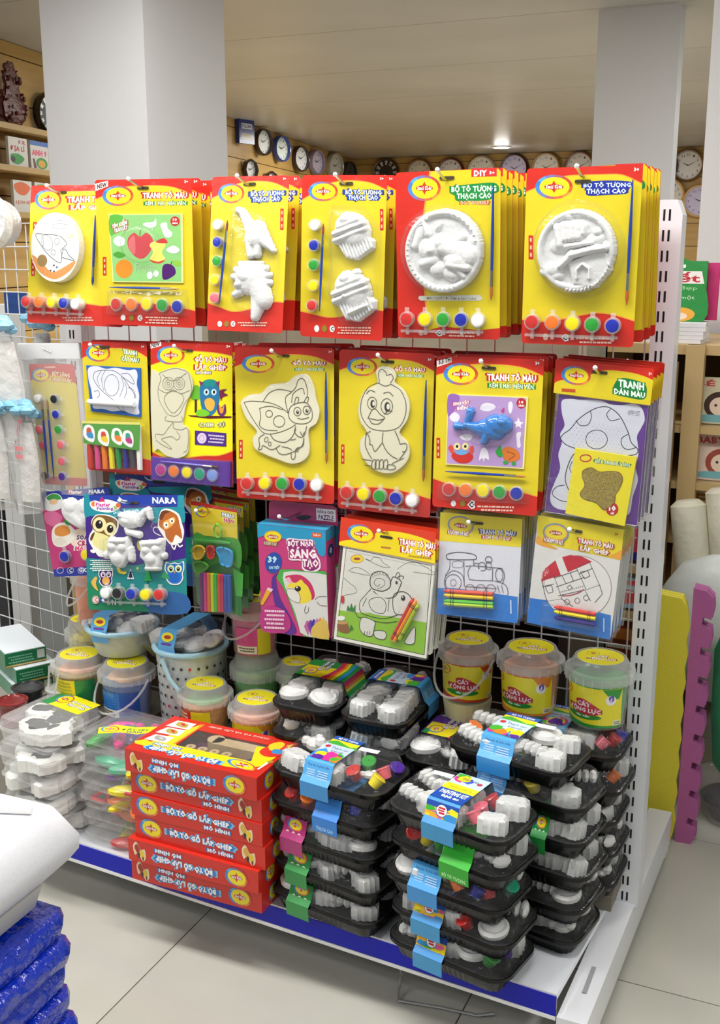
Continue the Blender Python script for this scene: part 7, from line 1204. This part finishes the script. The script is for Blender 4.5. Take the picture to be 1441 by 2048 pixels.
# carved reddish wood ornament at the far left
r = thing('carved_ornament', 'dark red carved wooden wall ornament at the upper left edge', 'ornament', onw(2.24, 2.16, .06), (0, 0, lang)); r.scale = (.8, .8, .85); rnd = random.Random(2); cm = mat('#5a1e1a', .35, 0, .3, .5, 60)
m = MB(); m.loft([[(x * k, y * .4 * k - .03, z) for x, y, _ in rr3(.26, .12, .05, 20, 0, .01)] for z, k in ((-.15, .6), (-.12, 1.0), (-.05, 1.15), (-.0, .8), (.06, .6), (.1, .75), (.16, .4), (.2, .25))], cm, True, True); m.build('body', r, smooth=True)
m = MB()
for k in range(46): a = rnd.uniform(0, 6.3); z = rnd.uniform(-.15, .17); q = .115 * (1.1 - abs(z + .05) * 3.0) + .012; m.ball((q * math.cos(a), -.03 + q * .4 * math.sin(a), z), rnd.uniform(.008, .018), cm, 8, (1, 1, rnd.uniform(.6, 1.3)))
m.build('leaf_carving', r, smooth=True)['kind'] = 'stuff'
# ================================================================ bookshelf at the right
bw = mat('#c8ac78', .5, 0, 0, .05, 20)
r = thing('book_rack', 'pale wooden bookshelf with front facing books right of the upright', 'bookshelf', (0, 0, 0))
MB().box((-.425, 3.15, 0), (-.375, 3.19, 1.145), bw).build('post', r)
MB().box((-.70, 3.18, 0), (-.66, 3.7, 1.145), bw).build('side_panel', r); MB().box((-.70, 3.17, 1.118), (.5, 3.66, 1.145), bw).build('top_board', r)
for z in (.90, .74, .58, .42, .2): MB().box((-.66, 3.16, z), (.5, 3.66, z + .022), bw).build('shelf_board', r)
MB().box((-.70, 3.66, 0), (.5, 3.68, 1.14), mat('#5a4428', .7)).build('back_board', r)
def a_viet(A): A.sm([(.0, .0), (.7, 0), (.95, .3), (1, 1), (0, 1)], '#1c9040'); A.text('TÚ', .1, .04, .6, .14, '#ffffff'); A.poly([(0, .17), (.9, .17), (.96, .38), (0, .38)], '#f2f0ec'); A.text('Viết', .05, .18, .88, .36, '#c82838', bold=.03); A.text('chữ đẹp', .1, .42, .85, .5, '#a8e0a0', bold=0); A.text('lớp một', .3, .58, .8, .66, '#d8f0d0', bold=0); A.ell(.25, .82, .2, .1, '#f0b040'); A.ell(.55, .9, .28, .12, '#f0b040'); A.ell(.55, .93, .14, .06, '#f8e0d0')
book('green handwriting workbook standing on white paper stack beside the upright', (-.475, 3.28, 1.205), 0, .15, .165, .012, '#1c9040', a_viet, -4)
book('pink edged book standing behind the green workbook', (-.45, 3.31, 1.205), 0, .16, .16, .02, '#d03078', None, -2)
for i in range(5): o = MB().box((-.085, -.06, 0), (.085, .06, .0105), mat('#e8e8ee', .7)).build('paper_block', None, (-.475 + .003 * (i % 2), 3.27, 1.1455 + i * .0112), (0, 0, .04 * (i - 2))); tag(o, 'white paper block under the green workbook, %s of the pile' % (['lowest', 'second from bottom', 'middle', 'second from top', 'top'][i]), 'paper block', 'white paper blocks')
def a_face(bg, tx, hair): 
    def f(A): A.rect(.02, .02, .98, .98, bg); A.text(tx, .08, .05, .92, .2, '#c84848' if bg != '#3c3488' else '#e8e8f8'); A.ell(.5, .6, .26, .3, hair); A.ell(.5, .62, .17, .2, '#f4dcc4'); A.ell(.43, .6, .025, .03, '#282020', n=8); A.ell(.57, .6, .025, .03, '#282020', n=8); A.sm([(.1, .85), (.4, .8), (.9, .86), (.85, .95), (.15, .95)], '#78b8c0')
    return f
def a_abc(A): A.rect(.02, .02, .98, .98, '#d8c8a8'); A.text('EAZ', .05, .08, .9, .35, '#9a6a2c', bold=.06); A.text('BÉ HỌC CHỮ CÁI', .02, .4, .95, .52, '#b83838', bold=.03); A.ell(.4, .76, .3, .16, '#f0f0e8'); A.ell(.75, .8, .15, .1, '#78b8d8')
for k, (x, z, art, c, lab) in enumerate([(-.33, .925, a_face('#d8d0b0', 'BÉ TÔ', '#3a2418'), '#c8d0b0', 'picture book with dark haired girl cover, upper right shelf'), (-.315, .764, a_face('#e8d0c0', 'BABY TAP', '#a04838'), '#e0c8b8', 'picture book with red lettering and baby animal cover'), (-.31, .603, a_abc, '#d8c8a8', 'tan alphabet book on the right shelf above the white rolls'), (-.27, 1.147, a_face('#3c3488', 'ALI', '#e8e8f0'), '#3c3488', 'blue picture book with white kitten on top board')]):
    book(lab, (x, 3.20 if k < 3 else 3.5, z), 0, .17, .13 if k < 3 else .15, .012, c, art, -8)
    if k < 3:
        for j in range(3): o = MB().box((-.08, 0, 0), (.08, .1, .006), mat(['#e8e0a0', '#a0d080', '#e8b0a0'][(j + k) % 3], .6)).build('thin_booklet', None, (x + .02 * j - .02, 3.30 if 0 else 3.22 + .012 * j + .02, z)); bpy.data.objects.remove(o)
for k, (x, y_, z, c, c2, lab, hh) in enumerate([(-.505, 3.0, .80, '#28304c', '#b0b0b0', 'dark blue packet on the small shelf left of the post', .30), (-.51, 3.0, .56, '#2c2c88', '#c84050', 'purple book standing between upright and post', .16), (-.52, 3.0, .42, '#a8c8e0', '#e05050', 'blue and white packet lying between upright and post', .09), (-.535, 3.0, .16, '#7a3818', '#c87830', 'brown packet with orange picture low beside the upright', .22)]):
    r = thing('packet', lab, 'packet', (x, y_, z)); m = MB(); m.box((-.045, 0, 0), (.045, .05, hh), paper(c)); m.build('wrapper', r); A = Art(.09, hh, off=.0004, top=False); A.sm([(.1, .5), (.5, .4), (.9, .55), (.8, .8), (.2, .85)], c2); A.rect(.1, .1, .9, .25, c2 if k != 0 else '#5a6890'); A.tiny(.1, .3, .9, .4, 1, '#e8e0d0'); A.build(r, loc=(0, 0, hh / 2))
r = thing('small_side_shelf', 'narrow pale wooden shelves between the upright and the post', 'shelf')
for z in (.15, .41, .55, .79): MB().box((-.60, 2.98, z - .022), (-.44, 3.12, z - .001), bw).build('shelf_board', r)
MB().box((-.60, 3.12, 0), (-.44, 3.14, 1.1), mat('#8a6c40', .6)).build('back_board', r)
# white rolls, carrier bag, green bag, basin
r = thing('paper_roll', 'cream wrapped paper roll leaning against the bookshelf', 'roll', (-.300, 2.96, .410), (D2R(-6), D2R(-9), 0)); pm = mat('#d8d4c0', .6, 0, 0, .4, 30)
m = MB(); m.lathe([(.045, 0), (.048, .02), (.047, .33), (.03, .345), (.0, .34)], pm, 22, Matrix.Translation((-.02, 0, 0)), True, False); m.build('roll', r, smooth=True); m = MB(); m.lathe([(.045, 0), (.048, .02), (.047, .36), (.03, .372), (.0, .37)], pm, 22, Matrix.Translation((.072, .01, 0)), True, False); m.build('roll', r, smooth=True)
def bag(name, lab, pts, m_, loc, seed, cat='bag', n=26, amp=.03):
    """crumpled bag: profile of (rx, ry, z) with noise"""
    from mathutils import noise
    rs = []; 
    for rx, ry, z in pts:
        R_ = []
        for j in range(n):
            a = 2 * math.pi * j / n; q = 1 + amp * 8 * noise.noise(Vector((math.cos(a) * 2.2 + seed, math.sin(a) * 2.2, z * 14))); R_.append((rx * math.cos(a) * q, ry * math.sin(a) * q, z + amp * .4 * noise.noise(Vector((a, z * 9, seed)))))
        rs.append(R_)
    m = MB(); m.loft(rs, m_, True, True); o = m.build(name, None, loc, smooth=True); tag(o, lab, cat); return o
bag('carrier_bag', 'white crumpled carrier bag behind the foam mats', [(.06, .05, 0), (.17, .08, .03), (.19, .09, .12), (.18, .085, .22), (.14, .07, .30), (.10, .05, .345), (.04, .02, .37)], mat('#d4dad6', .45, 0, .1, .3, 20), (-.240, 2.80, .285), 3)
bag('green_bag', 'green plastic bag hanging low at the right edge', [(.04, .03, 0), (.08, .04, .06), (.095, .045, .2), (.09, .04, .34), (.06, .03, .44)], mat('#2f8c5c', .3, 0, .3, .3, 20), (-.140, 2.59, .14), 7)
bag('clear_bag', 'clear bag with a dark rimmed basin on the floor at right', [(.04, .04, .003), (.08, .07, .01), (.11, .08, .06), (.10, .07, .12), (.05, .03, .15)], BAGF, (-.175, 2.70, 0), 9)
m = MB(); m.lathe([(.05, .003), (.075, .05), (.08, .055), (.07, .05), (.048, .008)], mat('#1c1c1e', .3), 26, Matrix.Translation((-.175, 2.70, .0)), True, False); o = m.build('basin'); tag(o, 'small black basin inside the clear bag on the floor', 'basin')
# foam mats and boards behind the rack end
r = thing('foam_mat_pack', 'yellow foam puzzle mats standing upright behind the rack end', 'foam mats', (-.362, 2.49, .0), (D2R(-1.5), 0, 0)); ym = mat('#e4d83c', .75, 0, 0, .3, 400)
for k, (w_, y_) in enumerate(((.062, 0), (.058, .016), (.056, .032))): MB().prism([(0, 0), (w_ - .002, 0), (w_ + .008, .03)] + [(w_ + (.012 if i % 2 else .007), .03 + i * .035) for i in range(1, 16)] + [(w_ + .004, .60), (.052, .62), (0, .625)], y_, y_ + .014, ym).build('foam_mat', r)
r = thing('foam_mat_pack', 'pink interlocking foam mats standing next to the yellow ones', 'foam mats', (-.288, 2.52, .0), (D2R(-1.5), 0, D2R(3))); pk = mat('#b2609a', .75, 0, 0, .3, 400)
P = [(0, 0), (.036, 0), (.046, .02)]
for i in range(8): z = .04 + i * .072; P += [(.046, z), (.024, z + .008), (.026, z + .028), (.044, z + .024), (.049, z + .050)]
P += [(.046, .62), (.03, .635), (0, .64)]
for y_, dx in ((0, 0), (.017, .002), (.034, .001)): MB().prism([(x + dx, z) for x, z in P], y_, y_ + .015, pk).build('foam_mat', r)
o = MB().prism([(0, 0), (.026, 0), (.028, .58), (.0, .60)], 0, .012, mat('#c8281c', .4, 0, .2)).build('red_board', None, (-.393, 2.44, .0)); tag(o, 'narrow red board standing behind the upright', 'board')
o = MB().prism([(0, 0), (.018, 0), (.018, .63), (.0, .64)], 0, .010, mat('#e2e4ee', .4, 0, .2)).build('white_board', None, (-.380, 2.462, .0)); tag(o, 'white board standing between red board and yellow mats', 'board')
# ================================================================ hanging bags at the left edge
r = thing('bag_roll', 'roll of clear plastic bags with a dark core at left edge', 'roll', (-1.640, 1.80, 1.455), (0, D2R(0), D2R(28)))
m = MB(); M = MXZ; m.lathe([(.022, -.1), (.022, .045), (.05, .05), (.062, .03), (.052, .0), (.05, -.1)], mat('#dededc', .35, 0, .5, 1.0, 30), 26, M, False, False); m.build('wound_film', r, smooth=True); m = MB(); m.lathe([(.0215, -.09), (.0215, .03)], mat('#141414', .8), 18, M); m.build('dark_core', r)
def hb(lab, x, y, z, w_, h_, knot, seed, red=False):
    r = thing('hanging_bag', lab, 'bag', (x, y, z)); from mathutils import noise; rs = []
    for k in range(13):
        t = k / 12; ww = w_ / 2 * (.22 + .78 * min(1, t * 2.2)) * (1 - .12 * max(0, t - .8) * 5); R_ = []
        for j in range(24): a = 2 * math.pi * j / 24; q = 1 + .35 * noise.noise(Vector((math.cos(a) * 3 + seed, math.sin(a) * 3, t * 2.5))); R_.append((ww * math.cos(a) * q, .028 * (.3 + t) * math.sin(a) * q, -h_ * t))
        rs.append(R_)
    m = MB(); m.loft(rs, BAGF, True, True); m.build('clear_sack', r, smooth=True)
    m = MB()
    for k in range(9): a = k * .7; m.ball((.022 * math.cos(a * 2.3), -.012 + .01 * math.sin(a * 3), .004 + .010 * math.sin(a * 1.7)), .014, mat(knot, .4, 0, .2, .4, 80), 8, (1.3, .8, .8))
    m.build('knotted_top', r, smooth=True, label='pale blue knotted top'); 
    m = MB(); m.loft([[(ww * .5 * math.cos(a), .012 * math.sin(a), -h_ * t) for a in [2 * math.pi * j / 12 for j in range(12)]] for t, ww in ((.12, w_ * .5), (.5, w_ * .9), (.9, w_ * .8))], mat('#d8d4d0', .7, 0, 0, .6, 40), True, True); m.build('white_contents', r, smooth=True)
    if red:
        A = Art(w_ * .5, h_ * .4, off=.026); A.text('27K', .1, .05, .9, .35, '#c84858', sl=-1.2, bold=.0); A.tiny(.1, .5, .8, .9, 2, '#d87880'); A.build(r, 'handwriting', loc=(0, 0, -h_ * .12))
    return r
hb('clear sack with pale blue knot at the top left edge', -1.632, 1.82, 1.245, .10, .26, '#88bcd8', 1); hb('clear sack with pale blue knot nearer the strip card', -1.590, 1.89, 1.248, .07, .18, '#88bcd8', 4)
hb('clear sack with red handwriting, left one of the lower pair', -1.655, 1.80, 1.078, .06, .22, '#7cb8d4', 7, True); hb('clear sack with red handwriting, right one of the lower pair', -1.590, 1.82, 1.072, .062, .22, '#7cb8d4', 9, True)
def flatpack(lab, x, y, z, w_, h_, c, c2): r = thing('flat_packet', lab, 'packet', (x, y, z)); MB().box((-w_ / 2, 0, -h_), (w_ / 2, .008, 0), paper(c)).build('wrapper', r); A = Art(w_, h_, off=.0005); A.rect(.3, .2, .55, .8, c2); A.text('03', .32, .3, .52, .6); A.build(r); return r
flatpack('dark blue packet behind the wires under the bag roll', -1.80, 2.14, 1.30, .22, .05, '#1c3c78', '#587838')
for i, (x, c) in enumerate(((-1.66, '#d8d8da'), (-1.55, '#b8b8b0'), (-1.50, '#d4d4d8'))): o = MB().box((0, 0, 0), (.09, .01, .42), mat(c, .5)).build('grey_board', None, (x, 2.18, .98)); bpy.data.objects.remove(o)
# ================================================================ far left shelf goods
def gbox(lab, x, y, z, yaw):
    r = thing('green_box', lab, 'box', (x, y, z), (0, 0, D2R(yaw)), 'green card boxes at left'); MB().box((-.20, -.10, 0), (0, .0, .034), paper('#17784e')).build('carton', r); MB().box((-.199, -.099, .034), (-.001, -.001, .036), paper('#dfe6ec')).build('lid', r)
    A = Art(.10, .034, off=.0005, top=False); A.rect(.78, .1, .96, .72, '#d8e0d8'); A.tiny(.08, .2, .7, .8, 3, '#7cc0a0'); A.rect(0, .88, 1, 1, '#c8a860'); A.build(r, 'printed_side', loc=(0, -.05, .017), rot=(0, 0, math.pi / 2)); return r
gbox('green card box with white label, upper one at left', -1.705, 1.985, .405, 28) if 0 else None
gbox('green card box with white label, topmost at the left edge', -1.735, 2.0, .425, -32); gbox('green card box under the topmost green box', -1.71, 2.005, .387, -30); gbox('lowest green card box at the left edge', -1.72, 2.0, .349, -31)
o = MB().box((-.21, -.12, 0), (0, .0, .198), mat('#a8a49a', .7)).build('carton', None, (-1.70, 2.02, .1505), (0, 0, D2R(-25))); tag(o, 'plain carton carrying the green card boxes at left', 'carton')
def lidcup(lab, x, y, z, c, R=.034):
    r = thing('lidded_cup', lab, 'cup', (x, y, z)); m = MB(); m.lathe([(R * .8, 0), (R * .95, .055)], mat(c, .3, 0, .4), 24); m.build('cup', r, smooth=True); m = MB(); m.lathe([(R, .05), (R * 1.05, .053), (R * 1.05, .058), (R * .85, .060), (R * .8, .057), (.001, .057)], FROSTL if c == '#8c9092' else mat(c, .2, 0, .6), 28, None, False, False); m.build('cup_lid', r, smooth=True); return r
lidcup('round cup with clear grey lid behind the plaster packs', -1.60, 1.885, .36, '#8c9092'); lidcup('round cup with grey lid nearest the plaster packs', -1.605, 1.80 + .022, .345, '#8c9092', .033) if 0 else None
lidcup('round cup with dark lid at the left edge', -1.675, 1.86, .36, '#26262a', .036); lidcup('round cup with dark red lid at the left edge', -1.655, 1.785, .36, '#7a1c1c', .034)
o = MB().box((-.08, -.08, 0), (.06, .06, .208), mat('#908a80', .7)).build('carton', None, (-1.65, 1.84, .1505)); tag(o, 'plain carton under the round lidded cups', 'carton')
# ================================================================ foreground at left: styrofoam box on blue packs
r = thing('styrofoam_box', 'white styrofoam box with ribbed lid in the left foreground', 'box', (-.850, 1.03, .62), (0, 0, D2R(1.5))); sm_ = mat('#e4e4ea', .6, 0, 0, .08, 200)
m = MB(); N = 64
def sq(x0, x1, y0, y1, z, rr=.012): return [(px + (x0 + x1) / 2, py + (y0 + y1) / 2, z) for px, py, _ in rr3(x1 - x0, y1 - y0, rr, N, 0)]
m.loft([sq(-.37, -.045, -.55, -.03, -.015), sq(-.38, -.030, -.56, -.02, .0), sq(-.385, -.012, -.565, -.01, .018), sq(-.385, -.002, -.57, 0, .032), sq(-.385, 0, -.57, 0, .052), sq(-.38, -.018, -.56, -.012, .082), sq(-.375, -.022, -.555, -.016, .086)], sm_, True, True); m.build('box_lid', r, smooth=True)
m = MB(); m.loft([sq(-.345, -.075, -.5, -.06, -.30), sq(-.365, -.055, -.53, -.04, -.014)], mat('#dcdcd6', .6), True, True)
m = MB(); m.loft([sq(-.37, -.05, -.54, -.035, -.045), sq(-.37, -.042, -.54, -.028, -.015)], mat('#d2d0c6', .6), True, True); m.build('box_body', r, smooth=True)
m = MB(); m.tube([(-.20, -.10, .0905), (-.045, -.045, .0905)], .0045, mat('#ececea', .5), 10); o = m.build('foam_stick'); o.location = (-.850, 1.03, .62); tag(o, 'thin white stick lying on the styrofoam box', 'stick')
bl = mat('#0a34c4', .22, 0, .7, .9, 55); from mathutils import noise
for i in range(7):
    z = .57 - .038 * (i + 1); m = MB(); rs = []
    for zz, k in ((0, -.006), (.005, 0), (.018, .003), (.031, 0), (.0365, -.006)):
        rs.append([(px + .004 * noise.noise(Vector((px * 20, py * 20, i + zz * 90))) - .168, py - .27, zz + .002 * noise.noise(Vector((px * 9, py * 9, i)))) for px, py, _ in rr3(.30 + 2 * k, .50 + 2 * k, .02, 64, 0)])
    pink = i == 5; m.loft(rs, bl if not pink else mat('#b8aed0', .4, 0, .3, .5, 55), True, True); o = m.build('blue_pack' if not pink else 'pale_pack', None, (-.850 + .006 * math.sin(i * 2) + .001 * i, 1.03, z), (0, 0, D2R(1.5)), smooth=True)
    tag(o, ('pale lilac pack in the blue stack in the left foreground' if pink else 'blue plastic wrapped pack under styrofoam box, %s from top' % ['first', 'second', 'third', 'fourth', 'fifth', 'sixth', 'seventh', 'eighth', 'ninth'][i]), 'pack', None if pink else 'blue wrapped packs')
o = MB().box((-.30, -.50, 0), (-.05, -.04, .303), mat('#303640', .6)).build('plinth_carton', None, (-.850, 1.03, .0), (0, 0, D2R(1.5))); tag(o, 'grey carton on the floor carrying the blue packs', 'carton')
# ================================================================ loose steel hook on the floor
r = thing('loose_hook', 'loose bent steel display hook lying on the floor tiles', 'hook'); m = MB(); m.tube([(-.690, 1.745, .035), (-.688, 1.72, .012), (-.680, 1.700, .004), (-.60, 1.715, .0035), (-.53, 1.722, .0035), (-.50, 1.735, .008)], .003, STEEL, 8); m.build('rod', r, smooth=True); m = MB(); m.tube([(-.694, 1.75, .038), (-.694, 1.745, .018)], .0025, STEEL, 6); m.build('back_clip', r)
# ceiling downlight near the back wall
r = thing('ceiling_downlight', 'small round lit ceiling lamp near the back wall', 'ceiling light', (-3.57, 11.6, 2.45)); m = MB(); m.lathe([(.10, -.012), (.10, 0)], mat('#e8e8e8', .4), 24); m.build('rim', r)
em = bpy.data.materials.new('lamp_glow'); em.use_nodes = True; b_ = em.node_tree.nodes['Principled BSDF']; b_.inputs['Emission Color'].default_value = (1, .98, .94, 1); b_.inputs['Emission Strength'].default_value = 9; m = MB(); m.lathe([(.075, -.016), (.075, -.012)], em, 20); m.build('lamp_disc', r)
l_ = bpy.data.lights.new('downlight', 'POINT'); l_.energy = 2; l_.shadow_soft_size = .08; l_.color = (1, .97, .92); lo = bpy.data.objects.new('downlight', l_); COL.objects.link(lo); lo.location = (-3.57, 11.6, 2.36)
bpy.context.view_layer.update()
